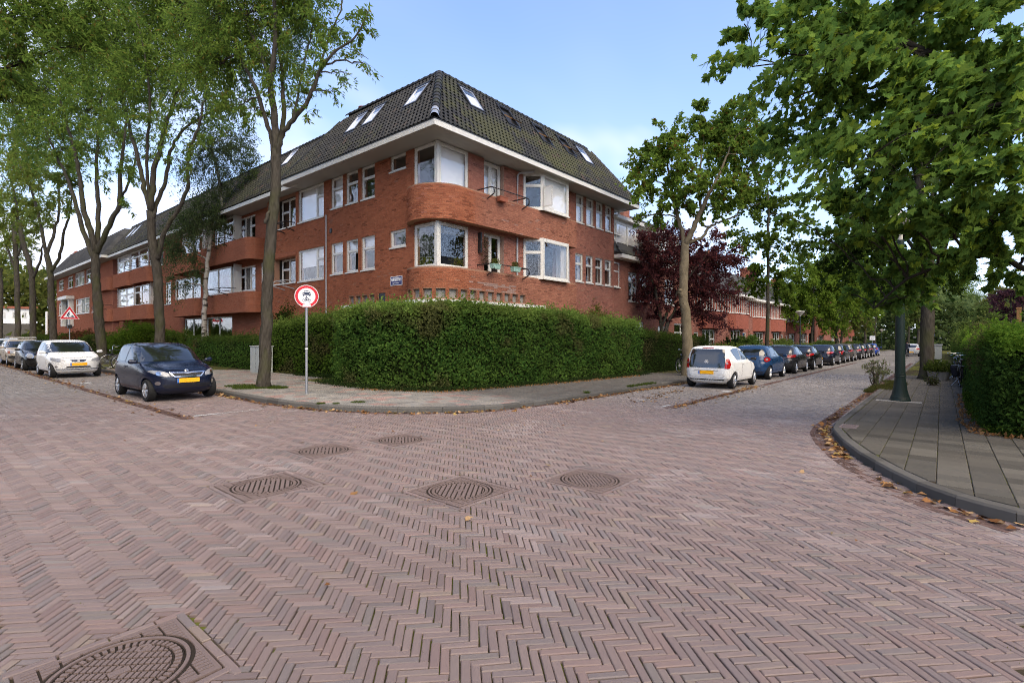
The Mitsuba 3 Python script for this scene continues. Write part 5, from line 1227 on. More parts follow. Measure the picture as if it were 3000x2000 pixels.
# thick trunk and its leaning neighbour on the right pavement
b = gp(2716, 1110, .12); d0 = depth(b)
t = Tree('street_tree', 'thick straight tree trunk on the right pavement behind the lamp post', b)
t.limb([b - np.array([0, 0, .1])] + pxlimb(d0, [(2716, 1080), (2716, 1000), (2718, 900), (2720, 800), (2700, 650), (2690, 480)]), .26, .16, .01, 12, True)
for pts in ([(2718, 840), (2780, 700), (2830, 560)], [(2715, 780), (2620, 640), (2560, 520)], [(2705, 700), (2740, 520), (2760, 380)]): t.limb(pxlimb(d0, pts, .8), .08, .02)
for px, py, r, dz in ((2700, 650, 110, 0), (2600, 600, 110, 0), (2560, 740, 80, 0), (2660, 780, 80, 0), (2800, 640, 110, 0), (2780, 780, 70, 1), (2680, 500, 120, 0), (2820, 480, 120, 0), (2540, 480, 110, 0), (2480, 640, 80, 0), (2430, 740, 60, 1), (2480, 780, 50, 1), (2900, 700, 90, 0)):
    pxblob(t, px, py, r, d0 + dz, .85, (.2, .17), ((.022, .045, .010), (.055, .085, .016)), droop=.4)
t.done()
simple_tree('street_tree', 'leaning grey trunk just behind the thick trunk on the right pavement', 2746, 1040, Y=.75, blobs=((2780, 850, 40, 0, .6), (2800, 800, 50, 0), (2740, 780, 60, 0), (2830, 830, 40, 0, .6)), size=(.25, .2), r=.22, top=830)
for i, (px, Y, yb, bl, cl) in enumerate(((2800, -3.2, 1000, ((2800, 900, 45, 0), (2830, 930, 50, 0), (2790, 950, 40, 0), (2850, 890, 40, 0)), BR), (2868, -3.0, 1000, ((2860, 960, 40, 0), (2900, 930, 40, 0), (2830, 975, 35, 0)), ((.08, .13, .03), (.17, .21, .06))), (2960, -4.6, 960, ((2945, 880, 36, 0), (2985, 860, 36, 0), (2960, 920, 30, 0)), ((.06, .03, .04), (.12, .055, .07))), (2915, -5.0, 960, ((2905, 890, 34, 1), (2940, 860, 30, 1)), ((.13, .15, .04), (.21, .21, .06))))):
    simple_tree(['garden_tree', 'garden_tree', 'plum_tree', 'garden_tree'][i], ['fresh green garden tree left of the right hand hedge row', 'grey green garden tree behind the right bicycles', 'small purple leaved tree above the right hedge', 'yellowish garden tree left of the small purple tree'][i], px, yb, Y=Y, blobs=bl, size=(.22, .13), cols=cl, r=.1)

# purple plum in front of the next house
b = np.array([27.6, 11.6, gz(27.6) + .1]); d0 = depth(b)
t = Tree('plum_tree', 'large dark purple leaved plum tree in front of the brick houses', b)
q = [(1985, 985), (1960, 940), (1985, 880)]
t.limb([atd(1940, 1000, d0), atd(1965, 930, d0), atd(2000, 870, d0 + .5)], .13, .05); t.limb([atd(1940, 1000, d0), atd(1930, 900, d0), atd(1900, 800, d0)], .12, .05); t.limb([atd(1935, 960, d0), atd(1990, 850, d0 - .5), atd(2060, 760, d0 - .5)], .08, .03)
for px, py, r, dz, dn in ((1940, 720, 70, 0, 1), (1900, 790, 60, 0, 1), (1980, 780, 80, 0, 1), (2060, 780, 75, .5, 1), (2120, 800, 60, .5, .8), (2040, 860, 60, 0, 1), (1930, 870, 60, 0, 1), (2100, 870, 50, .3, .8), (2020, 920, 45, 0, .9), (2080, 930, 40, 0, .8), (2140, 750, 45, .5, .6), (1880, 720, 40, 0, .7), (2150, 860, 36, 0, .7), (1895, 860, 40, 0, .8), (2080, 710, 45, 0, .6), (1990, 700, 50, 0, .8), (1930, 930, 34, 0, .7), (2120, 940, 26, 0, .7)):
    pxblob(t, px, py, r, d0 + dz, dn * .95, (.13, .085), ((.062, .024, .028), (.15, .055, .058)), accent=(.24, .07, .065), pa=.16, droop=.2)
t.done()

# the near maple: its trunk stands right of the frame
b = np.array([10.2, -2.9, gz(10) + .1]); t = Tree('maple_tree', 'big dark green maple overhanging the right side with large lobed leaves close by', b, bark='m_bark_dark')
t.limb([b, (10.2, -2.85, 2.0), (10.2, -2.7, 3.2)], .28, .22, .01, 12, True)
hub = np.array([10.2, -2.7, 3.1])
t.limb([hub, atd(3000, 312, 8.2), atd(2800, 205, 8.6), atd(2616, 98, 9.2), atd(2450, 20, 10)], .09, .02, .02); t.limb([hub + [0, 0, -.2], atd(3150, 640, 9.5), atd(2900, 560, 10), atd(2650, 500, 10.2)], .05, .01, .04); t.limb([hub, atd(3160, 300, 9.5), atd(3080, 20, 9.5)], .12, .05)
t.limb([hub + [0, 0, -.4], atd(3040, 800, 8.2), atd(2900, 740, 8.8), atd(2700, 800, 9.6), atd(2560, 900, 10.2)], .07, .015, .02); t.limb([hub, atd(2900, 420, 10), atd(2600, 300, 10.4), atd(2350, 220, 10.6), atd(2200, 170, 10.4)], .05, .01, .04); t.limb([hub, (11.5, -1.0, 5.5), (12.5, .8, 7.5)], .12, .03)
MC = ((.10, .195, .045), (.20, .305, .055))
packs = []
for px, py, r, d, dn in ((2180, 70, 60, 10.5, .75), (2270, 30, 80, 10, .9), (2380, 60, 110, 9.5, 1.1), (2520, 80, 120, 9.5, 1.2), (2700, 60, 130, 9, 1.2), (2880, 80, 140, 8.5, 1.2), (2180, 150, 60, 9.8, .75), (2110, 195, 40, 10, .6), (2290, 170, 80, 9, .95), (2420, 190, 90, 8.5, 1.1), (2560, 210, 100, 8.5, 1.15), (2720, 220, 120, 8, 1.2), (2900, 240, 130, 7.5, 1.2),
                         (2230, 260, 55, 9.8, .8), (2320, 300, 70, 9.5, .9), (2440, 320, 90, 9, 1.0), (2580, 340, 100, 8.5, 1.05), (2740, 360, 110, 8, 1.1), (2920, 380, 120, 7.5, 1.15), (2260, 400, 55, 10, .9), (2340, 450, 60, 9.5, .9), (2440, 440, 80, 8.6, 1.0), (2570, 460, 90, 8, 1.0), (2700, 480, 100, 7.6, 1.0), (2860, 500, 110, 7.2, 1.0), (2980, 520, 90, 7, 1.1),
                         (2420, 560, 60, 10, .7), (2500, 590, 70, 9.6, .75), (2620, 600, 90, 9.2, .8), (2760, 620, 100, 8.6, .9), (2900, 640, 100, 8.2, 1.0), (2990, 700, 80, 8, 1.0), (2340, 640, 40, 11, .5), (2480, 690, 60, 10.6, .8), (2580, 720, 70, 10.2, .95), (2700, 740, 90, 9.6, 1.1), (2840, 760, 80, 9, 1.0), (2940, 790, 60, 8.6, .9), (2520, 800, 50, 10.6, .9), (2620, 820, 60, 10.4, 1.1), (2710, 830, 60, 10, 1.0), (2570, 880, 36, 10.6, .8), (2630, 890, 36, 10.5, .9), (2480, 860, 24, 10.8, .6), (2690, 880, 26, 10.3, .7)):
    q_ = pxblob(t, px, py, r, d, dn * 2.5, .135, MC, accent=(.27, .36, .045), pa=.14, maple=True, spread=.2, hollow=.1); packs.append(q_)
P_, D_, N_, Z_, C_ = [np.concatenate(x) for x in zip(*packs)]
dd_ = (P_ - O0) @ FW; rr_ = (P_ - O0) @ RT; inf = (np.abs(rr_) < dd_ * 1.0) & (np.abs((P_[:, 2] - H) / dd_) < .66)
score = np.where(inf, Z_ / dd_, 0); big_ids = np.argsort(-score)[:300]
one = MB(); mapleset(one, np.zeros((1, 3)), np.array([[0, 1.0, 0]]), np.array([[0, 0, 1.0]]), 1.0, np.zeros((1, 3))); lv, lf, _ = one.get(); lproto = mikit.ply((lv, lf), 'm_leaf')
ltones = [(.10, .195, .045), (.14, .24, .05), (.20, .30, .055), (.26, .35, .045), (.13, .21, .07)]
for i, c in enumerate(ltones): scene[f'm_leaf_{i}'] = {**scene['m_leaf'], 'base_color': rgb(c)}
for i in big_ids:
    D1 = unit(D_[i]); S1 = unit(np.cross(D1, N_[i])); N1 = np.cross(S1, D1)
    put(key('leaf', t.t), lproto, M4(np.stack([S1, D1, N1], 1) * Z_[i], P_[i]), f'm_leaf_{int(np.argmin(((np.array(ltones) - C_[i]) ** 2).sum(1)))}')
rest = np.setdiff1d(np.arange(len(P_)), big_ids); mapleset(t.leaf, P_[rest], D_[rest], N_[rest], Z_[rest], C_[rest])
t.done()
print('maple leaves', len(P_))

# ------------------------------------------------------------------ hedges
scene['m_hedge_core'] = two({'type': 'diffuse', 'reflectance': rgb((.012, .016, .006))})


def hedge(label, poly, hfun, dens, size, cols, topc, group=None, bump=.13, name='hedge', faces=None, accent=None, pa=0., cat='hedge'):
    """leafy box hedge over a footprint; hfun(x, y) height above ground"""
    t = thing(name, label, cat, group); core = poly.buffer(-.22)
    mb = MB()
    for g in getattr(core, 'geoms', [core]):
        ring = resample(list(g.exterior.coords), .8)[:-1]; n = len(ring)
        V = [(x, y, gz(x) + .08) for x, y in ring] + [(x, y, gz(x) + hfun(x, y) - .22) for x, y in ring]
        k = np.arange(n); mb.add(V, np.stack([k, (k + 1) % n, n + (k + 1) % n, n + k], 1))
        v2, f2 = trimesh.creation.triangulate_polygon(Polygon(ring), engine='earcut'); mb.add([(x, y, gz(x) + hfun(x, y) - .22) for x, y in v2], f2)
    part(mb, 'branches', t, 'm_hedge_core')
    mb = MB(); ring = LineString(poly.exterior.coords); L_ = ring.length
    us = np.arange(0, L_, .05); pts = np.array([ring.interpolate(u).coords[0] for u in us]); nx = np.array([ring.interpolate((u + .2) % L_).coords[0] for u in us]) - np.array([ring.interpolate((u - .2) % L_).coords[0] for u in us])
    nrm = unit(np.c_[nx[:, 1], -nx[:, 0]]); cen = Point(*(pts[0] - nrm[0] * .05)); nrm = nrm if poly.contains(cen) else -nrm
    hh = np.array([hfun(x, y) for x, y in pts])
    # weight: what faces the camera and is near gets the leaves
    dist = np.maximum(2, np.linalg.norm(pts - O0[:2], axis=1)); facing = ((pts - O0[:2]) * nrm).sum(1) < 0
    w = hh * np.where(facing, 1, .25) * np.clip(14 / dist, .15, 1); w = w / w.sum()
    area = (hh * .05 * np.where(facing, 1, .25) * np.clip(14 / dist, .15, 1)).sum(); n = int(area * dens)
    i = rng.choice(len(pts), n, p=w); z = rng.random(n); base = pts[i] + rng.normal(0, .025, (n, 2))
    P = np.c_[base, gz(base[:, 0]) + .06 + z * (hh[i] - .06)]; Nm = np.c_[nrm[i], np.zeros(n)]
    # top
    minx, miny, maxx, maxy = poly.bounds; pp = prep(poly); nt = int(min(poly.area, 60) * dens * .9); cand = np.c_[rng.uniform(minx, maxx, nt * 3), rng.uniform(miny, maxy, nt * 3)]
    dcam = np.linalg.norm(cand - O0[:2], axis=1); cand = cand[rng.random(len(cand)) < np.clip(14 / dcam, .15, 1)]
    cand = cand[[pp.contains(Point(*c)) for c in cand]][:nt]
    Pt = np.c_[cand, [gz(x) + hfun(x, y) for x, y in cand]]; P = np.vstack([P, Pt]); Nm = np.vstack([Nm, np.tile([0, 0, 1.0], (len(Pt), 1))]); z = np.r_[z, np.ones(len(Pt)) * 1.0]
    b_ = (meshkit.fbm(P * 1.7 + 3, 4, 31) - .5) * 2; fine = (meshkit.fbm(P * 6, 2, 5) - .5)
    n = len(P); dpt = rng.random(n) ** 1.3 * .32
    P = P + Nm * (b_ * bump + fine * .20 - dpt + .03)[:, None]
    shoot = (Nm[:, 2] > .5) & (rng.random(n) < .30); P[shoot] += np.array([0, 0, 1.0]) * (rng.random((shoot.sum(), 1)) ** 2 * .26 * meshkit.noise(P[shoot] * 3.1)[:, None] * 2)
    edge = np.clip((z - .88) / .12, 0, 1); P = P - np.where(Nm[:, 2:] > .5, 0, 1) * Nm * (edge ** 2 * .10)[:, None]
    D = unit(rdir(n) + Nm * .6 + np.array([0, 0, .35])); Nn = unit(Nm * .7 + rdir(n) * .8 + np.array([0, 0, .35]))
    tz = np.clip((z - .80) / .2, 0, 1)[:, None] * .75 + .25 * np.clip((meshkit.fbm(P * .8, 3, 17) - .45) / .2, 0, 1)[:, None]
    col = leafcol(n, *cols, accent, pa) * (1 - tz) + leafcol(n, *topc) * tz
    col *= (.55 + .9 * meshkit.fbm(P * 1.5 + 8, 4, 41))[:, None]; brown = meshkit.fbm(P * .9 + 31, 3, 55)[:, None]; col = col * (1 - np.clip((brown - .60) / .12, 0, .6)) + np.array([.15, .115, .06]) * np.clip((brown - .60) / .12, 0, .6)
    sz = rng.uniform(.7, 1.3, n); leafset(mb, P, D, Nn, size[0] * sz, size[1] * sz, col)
    part(mb, 'foliage', t, 'm_leaf', color=True, kind='stuff'); return t


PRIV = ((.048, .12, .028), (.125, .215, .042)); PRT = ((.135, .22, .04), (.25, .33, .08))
def h_main(x, y):
    h = np.interp(x, [9, 12, 21, 24, 30], [2.62, 2.70, 2.42, 2.3, 1.75]); return float(h + .06 * math.sin(x * 1.3) + .05 * math.sin(y * 1.9))
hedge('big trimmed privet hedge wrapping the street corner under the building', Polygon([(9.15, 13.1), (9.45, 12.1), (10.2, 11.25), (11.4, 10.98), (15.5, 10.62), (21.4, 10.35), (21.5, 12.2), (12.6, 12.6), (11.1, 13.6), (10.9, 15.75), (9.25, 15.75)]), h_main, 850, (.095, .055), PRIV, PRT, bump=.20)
hedge('taller hedge behind the no motor vehicles sign, left part of the corner garden', Polygon([(10.5, 15.85), (11.6, 15.85), (11.6, 23.4), (10.4, 23.4)]), lambda x, y: float(np.interp(y, [16, 20.5, 21.2, 24], [2.55, 2.5, 2.35, 2.2])), 800, (.088, .05), ((.05, .105, .016), (.11, .175, .026)), PRT)
hedge('low clipped hedge along the left terrace gardens, right of the second tree', Polygon([(10.45, 23.5), (11.4, 23.5), (11.4, 33.5), (10.4, 33.5)]), lambda x, y: 1.62 + .03 * math.sin(y), 900, (.07, .042), PRIV, ((.05, .085, .015), (.10, .14, .03)))
hedge('dark lower end of the corner hedge beside the pale trunk', Polygon([(21.5, 10.5), (30.2, 10.3), (30.2, 11.5), (21.5, 12)]), lambda x, y: float(np.interp(x, [21, 24, 30], [2.2, 1.95, 1.75])), 900, (.07, .04), ((.028, .055, .016), (.06, .10, .022)), ((.05, .09, .02), (.12, .17, .03)))
hedge('neat low hedge behind the parked cars on the right hand street', Polygon([(30.6, 10.3), (96, 10.2), (96, 11.2), (30.6, 11.3)]), lambda x, y: 1.22, 500, (.10, .06), ((.05, .095, .018), (.11, .16, .028)), ((.10, .16, .025), (.19, .24, .05)))
def h_right(x, y): return float(np.interp(x, [11.4, 12.2, 30, 60], [1.66, 1.84, 1.75, 1.9]) + .06 * math.sin(x * 2.1))
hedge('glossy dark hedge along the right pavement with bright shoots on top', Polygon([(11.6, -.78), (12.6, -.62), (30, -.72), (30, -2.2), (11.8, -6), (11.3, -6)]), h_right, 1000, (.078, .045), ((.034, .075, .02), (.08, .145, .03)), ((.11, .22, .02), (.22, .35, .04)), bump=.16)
hedge('loose farther hedge along the right pavement', Polygon([(30.2, -.95), (90, -1.0), (90, -2.4), (30.2, -2.4)]), lambda x, y: float(2.0 + .35 * math.sin(x * .7) + .2 * math.sin(x * 1.7)), 420, (.12, .07), ((.07, .13, .022), (.14, .20, .035)), ((.12, .19, .03), (.20, .27, .05)), bump=.3)
hedge('clipped dark hedge behind the white car and roadworks sign', Polygon([(9.8, 36), (10.8, 36), (10.8, 48), (9.8, 48)]), lambda x, y: float(1.25 + .25 * math.sin(y * .9)), 420, (.11, .065), ((.022, .046, .009), (.05, .08, .016)), ((.05, .085, .015), (.09, .13, .025)))
hedge('far hedge at the left end of the street', Polygon([(9.6, 50), (10.8, 50), (10.8, 100), (9.6, 100)]), lambda x, y: float(1.4 + .3 * math.sin(y * .5)), 220, (.18, .10), ((.03, .05, .012), (.06, .08, .02)), ((.05, .08, .015), (.09, .12, .025)), bump=.3)


def shrub(label, c, r, n, size, cols, accent=None, pa=0., name='shrub', stems=6):
    t = Tree(name, label, np.asarray(c)); labels[t.t]['category'] = 'shrub'
    c = np.asarray(c, float); r = np.asarray(r, float)
    for i in range(stems):
        e = c + np.array([math.cos(i * 2.4) * r[0] * .55, math.sin(i * 2.4) * r[1] * .55, r[2] * rng.uniform(.9, 1.6)]); t.limb([c + [0, 0, 0], (c + e) / 2 + rng.normal(0, .05, 3), e], .025, .008)
    for i in range(5): t.blob(c + np.array([math.cos(i * 1.3) * r[0] * .45, math.sin(i * 1.3) * r[1] * .45, r[2] * (1.0 + .25 * math.sin(i * 2.1))]), r * .65, n // 5, size, cols, accent, pa, droop=.2, spread=.3)
    t.done()


def gx(px, X, z=None): p = onX(px, 0, X); p[2] = gz(X) + .1; return p
def gy(px, Y): p = onY(px, 0, Y); p[2] = gz(p[0]) + .1; return p
shrub('bright green feathery bush left of the second tree, in front of the terrace', gx(405, 10.2), (1.9, 2.6, 1.35), 15000, (.13, .06), ((.055, .105, .012), (.11, .17, .02)))
shrub('low green bush right of the second tree', gx(520, 10.9), (1.0, 1.6, 1.1), 5000, (.10, .05), ((.07, .13, .02), (.14, .20, .035)))
shrub('reddish brown maple shrub by the roadworks sign', gx(240, 10.6), (1.3, 3.2, 1.15), 9000, (.14, .07), ((.10, .035, .018), (.17, .075, .035)), (.06, .07, .02), .15)
shrub('second reddish shrub at the far left garden', gx(118, 10.8), (1.2, 6.0, 1.1), 5000, (.22, .1), ((.09, .045, .025), (.15, .09, .04)), (.06, .07, .02), .3)
shrub('yellowish green bush with red tinged leaves behind the right end of the big hedge', np.array([20.2, 12.75, -.1]), (2.6, .8, 1.65), 13000, (.085, .045), ((.07, .095, .014), (.15, .16, .03)), (.16, .07, .03), .10)
shrub('climbing green shrub on the wall beside the birch', np.array([11.6, 24.4, .1]), (.5, 1.0, 1.65), 5000, (.08, .05), ((.03, .06, .012), (.07, .10, .018)))
shrub('round dark evergreen shrub in front of the red panelled house', gy(2145, 12.6), (1.0, .8, .95), 5000, (.10, .06), ((.014, .03, .012), (.03, .055, .016)))
shrub('large leafy green shrub in front of the red panels', gy(2192, 12.3), (1.8, 1.0, 1.1), 7000, (.13, .08), ((.06, .12, .024), (.13, .20, .045)))
shrub('soft olive shrub left of the street lamp', gy(2288, 12.2), (2.0, 1.0, 1.0), 6000, (.14, .08), ((.09, .14, .03), (.17, .21, .055)))
shrub('small green bush right of the pale trunk', gy(2042, 11.4), (.7, .6, .95), 4000, (.09, .05), ((.03, .065, .012), (.07, .12, .02)))
shrub('faded hydrangea bush beneath the purple tree', gy(2128, 11.7), (1.2, .5, .62), 3000, (.10, .07), ((.10, .085, .04), (.22, .14, .09)), (.05, .08, .02), .35)
for i, (px, Y, r) in enumerate(((2420, 12.0, 2.2), (2500, 12.0, 2.4), (2570, 12.0, 2.6), (2625, 11.5, 2.6), (2650, 10.5, 2.8))):
    shrub(['garden shrub left behind the dark parked cars', 'garden shrub under the olive tree', 'broad garden shrub below the far red house', 'hazy shrub right of the far red house', 'hazy shrub at the end of the row of parked cars'][i], gy(px, Y), (r, 1.2, .9), 4500, (.22, .12), ((.07, .12, .025), (.14, .19, .045)))
shrub('young weedy shrub with pale leaves at the foot of the thick trunk', np.array([21.5, 1.75, gz(21) + .1]), (1.2, .35, .55), 600, (.07, .04), ((.10, .125, .05), (.19, .20, .09)), (.22, .15, .13), .15, stems=9)
shrub('weeds right of the thick trunk', np.array([23.6, .25, gz(23) + .1]), (.45, .3, .2), 260, (.07, .04), ((.05, .065, .02), (.10, .11, .04)), stems=5)

# far masses that close the streets
def far_wood(label, pts, h, n, size, cols):
    t = thing('far_trees', label, 'trees', kind='stuff'); mb = MB(); pts = np.asarray(pts, float)
    k = rng.integers(0, len(pts), n); P = pts[k] + rng.normal(0, 1, (n, 3)) * np.array([4.5, 4.5, 0]); P[:, 2] = gz(P[:, 0]) + .3 + h * rng.random(n) ** .8 * (.6 + .6 * meshkit.noise(P * np.array([.16, .16, 0]) + 4))
    col = leafcol(n, *cols) * (.7 + .6 * meshkit.fbm(P * .35, 3, 3))[:, None]; sz = rng.uniform(.7, 1.3, n)
    leafset(mb, P, rdir(n), rdir(n), size[0] * sz, size[1] * sz, col); k_ = part(mb, 'foliage', t, 'm_leaf', color=True); labels[t] = {'label': label, 'category': 'trees', 'kind': 'stuff'}
far_wood('yellow green wood closing the far end of the left street', [(x, 128 + 3 * math.sin(x), 0) for x in np.arange(2, 46, 3)], 15, 16000, (.95, .6), ((.09, .12, .028), (.19, .20, .05)))
far_wood('hazy green wood closing the far end of the right street', [(134 + 2 * math.sin(y), y, 0) for y in np.arange(-22, 26, 3)], 13, 16000, (.9, .6), ((.085, .135, .045), (.17, .22, .08)))

# ------------------------------------------------------------------ ground cover, fallen leaves, weeds
def scatter_leaves(lbl, lines, n, wid, size=.09):
    t = thing('fallen_leaves', lbl, 'fallen leaves', kind='stuff'); mb = MB(); P = []
    for ln, k in lines:
        ls = LineString(ln); u = rng.random(k * n) * ls.length; c = np.array([ls.interpolate(x).coords[0] for x in u]); P.append(c + rng.normal(0, wid, c.shape) * rng.random((len(c), 1)))
    P = np.vstack(P); P = P[[not pav_c.contains(Point(*p)) and not pav_r.contains(Point(*p)) for p in P]]; m = len(P)
    P = np.c_[P, gz(P[:, 0]) + .008 + rng.random(m) * .025]; a = rng.random(m) * 6.28
    D = np.c_[np.cos(a), np.sin(a), rng.normal(0, .25, m)]; N = unit(np.c_[rng.normal(0, .35, (m, 2)), np.ones(m)])
    pal_ = np.array([lin(170, 128, 86), lin(148, 106, 68), lin(186, 152, 112), lin(124, 86, 56), lin(108, 80, 58), lin(164, 140, 84)]) * .85; col = pal_[rng.integers(0, 6, m)] * rng.uniform(.7, 1.1, (m, 1))
    sz = size * rng.uniform(.5, 1.2, m); q = rng.random(m) < .35; mapleset(mb, P[q], D[q], N[q], sz[q] * 1.2, col[q]); leafset(mb, P[~q], D[~q], N[~q], sz[~q], sz[~q] * .6, col[~q], .3)
    mb.build(t, 'm_vc', color=True)
ck = [(x - .10, y - .08) for x, y in corner_kerb]
scatter_leaves('orange brown leaves lying in the gutter along the corner kerb', [([(KX - .15, 18), *ck[1:4]], 3), (ck[2:9], 3), ([(10.5, KY - .13), (19.5, KY - .16)], 8), ([(KX - .2, 45), (KX - .2, 18)], 3)], 60, .16)
scatter_leaves('dry leaves strewn along the left parking strip edge', [([(3.62, 11.4), (3.5, 30), (3.4, 45)], 8)], 55, .26, .085)
scatter_leaves('dry leaves beside the right hand parking strip', [([(12, 5.0), (20, 5.15)], 3), ([(12.5, 6.2), (17.5, 6.8)], 1)], 90, .3, .085)
scatter_leaves('curled leaves in the gutter of the right pavement', [([(x - .10, y + .10) for x, y in right_kerb[6:10]], 3), ([(x - .12, y + .10) for x, y in right_kerb[1:6]], 1), ([(11.4, 1.78), (20, 1.80)], 2)], 55, .10, .085)
scatter_leaves('single pale leaves lying about the junction', [([(2.5, 3), (9, 5)], 1), ([(3, 9), (8, 6)], 1)], 16, 3.0, .06)


def ground_leaves(name, lbl, cat, poly, n, size, cols, hmax, accent=None, pa=.0, base=.125):
    t = thing(name, lbl, cat, kind='stuff'); mb = MB(); a, b, c, d = poly.bounds; pp = prep(poly); P = []
    while len(P) < n:
        q = np.c_[rng.uniform(a, c, n), rng.uniform(b, d, n)]; P += [x for x in q if pp.contains(Point(*x))]
    P = np.array(P[:n]); P = np.c_[P, gz(P[:, 0]) + base + rng.random(n) * hmax * (.4 + 1.2 * meshkit.noise(np.c_[P * 2, P[:, 0] * 0]))]
    col = leafcol(n, *cols, accent, pa); sz = rng.uniform(.6, 1.3, n); leafset(mb, P, unit(rdir(n) + np.array([0, 0, .4])), unit(rdir(n) + np.array([0, 0, 1.0])), size[0] * sz, size[1] * sz, col); mb.build(t, 'm_leaf', color=True)
front = LineString([(10.35, 20), (10.35, 16.0), (9.05, 15.9), (9.0, 13.0), (9.4, 11.95), (10.2, 11.1), (11.4, 10.8), (15.5, 10.45), (21.3, 10.2)])
ground_leaves('ivy', 'low ivy creeping out from under the big hedge', 'ivy', front.buffer(.30), 9000, (.055, .04), ((.022, .04, .014), (.05, .08, .022)), .10)
ground_leaves('fallen_leaf_litter', 'brown leaf litter along the foot of the big hedge', 'fallen leaves', LineString([(8.8, 13), (9.9, 10.95), (15, 10.2), (20, 10.0)]).buffer(.25), 900, (.06, .04), (lin(150, 104, 66), lin(190, 150, 100)), .012)
ground_leaves('leaf_litter', 'orange leaf litter at the foot of the right hedge', 'fallen leaves', LineString([(11.2, -2.5), (11.6, -.55), (13, -.4), (20, -.5)]).buffer(.16), 520, (.075, .05), (lin(150, 106, 68) * .85, lin(176, 138, 98) * .85), .02)
ground_leaves('ground_ivy', 'green runners under the right hedge', 'ground cover', LineString([(11.4, -2.5), (11.75, -.7), (14, -.55), (20, -.6)]).buffer(.14), 2600, (.06, .045), ((.04, .08, .012), (.09, .14, .02)), .16)


def grass(lbl, centres, n, h, cols=((.05, .085, .015), (.12, .16, .03)), base=.12):
    t = thing('grass_tuft', lbl, 'grass', kind='stuff'); mb = MB()
    c = np.array(centres, float); k = rng.integers(0, len(c), n); r = c[k, 2] * np.sqrt(rng.random(n)); a = rng.random(n) * 6.28
    P = np.c_[c[k, 0] + r * np.cos(a), c[k, 1] + r * np.sin(a)]; P = np.c_[P, gz(P[:, 0]) + base - .005]; D = unit(np.c_[rng.normal(0, .45, (n, 2)), np.ones(n)]); hh = h * rng.uniform(.4, 1.2, n)
    leafset(mb, P, D, rdir(n), hh, hh * .09 + .004, leafcol(n, *cols), .1); mb.build(t, 'm_leaf', color=True)
tb = gp(772, 1135, .12)
grass('grass growing around the foot of the slim street tree', [(tb[0], tb[1], .5), (tb[0] - .45, tb[1] + .1, .4), (tb[0] - .3, tb[1] + .9, .45), (tb[0] + .2, tb[1] - .5, .3)], 3800, .075)
grass('small grass patches in the joints of the corner pavement', [(*gp(1050, 1178, .12)[:2], .17), (*gp(985, 1183, .12)[:2], .08), (*gp(940, 1182, .12)[:2], .10)], 1500, .04)
grass('weeds along the corner kerb near the white car', [(15.3 + i * .35, KY + .12, .12) for i in range(6)] + [(12.6, KY + .1, .1)], 900, .09)
grass('grass strip around the thick trunk by the lamp post', [(20.5 + i * .5, 1.35 + .1 * math.sin(i), .35) for i in range(9)] + [(18.9 + i * .5, 1.72, .12) for i in range(5)], 3400, .11, ((.06, .075, .02), (.14, .13, .04)))
grass('moss tufts in the near paving joints', [(x, y, .05) for x, y in zip(px_[order[::9]][:900], py_[order[::9]][:900])], 5200, .016, ((.08, .085, .015), (.15, .14, .03)), base=-.006)

for i, (lbl, x, y) in enumerate((('street tree across the left street, outside the frame', -6.2, 9.0), ('second street tree across the left street, outside the frame', -6.2, 22.0), ('third street tree across the left street, outside the frame', -6.2, 34.0))):
    b = np.array([x, y, 0.0]); t = Tree('street_tree', lbl, b); t.limb([b, b + [0, 0, 3], b + [.2, .1, 7]], .22, .1)
    for j in range(7): t.blob(b + np.array([math.cos(j * 2.2) * 2.0, math.sin(j * 2.2) * 2.0, 5.0 + .75 * j]), 1.9, 900, (.24, .12), ASH)
    t.done()
# ------------------------------------------------------------------ cars
def manif(v, f):
    f = np.asarray(f); 
    return m3.Manifold(m3.Mesh(np.asarray(v, np.float32), np.asarray(f, np.uint32)))


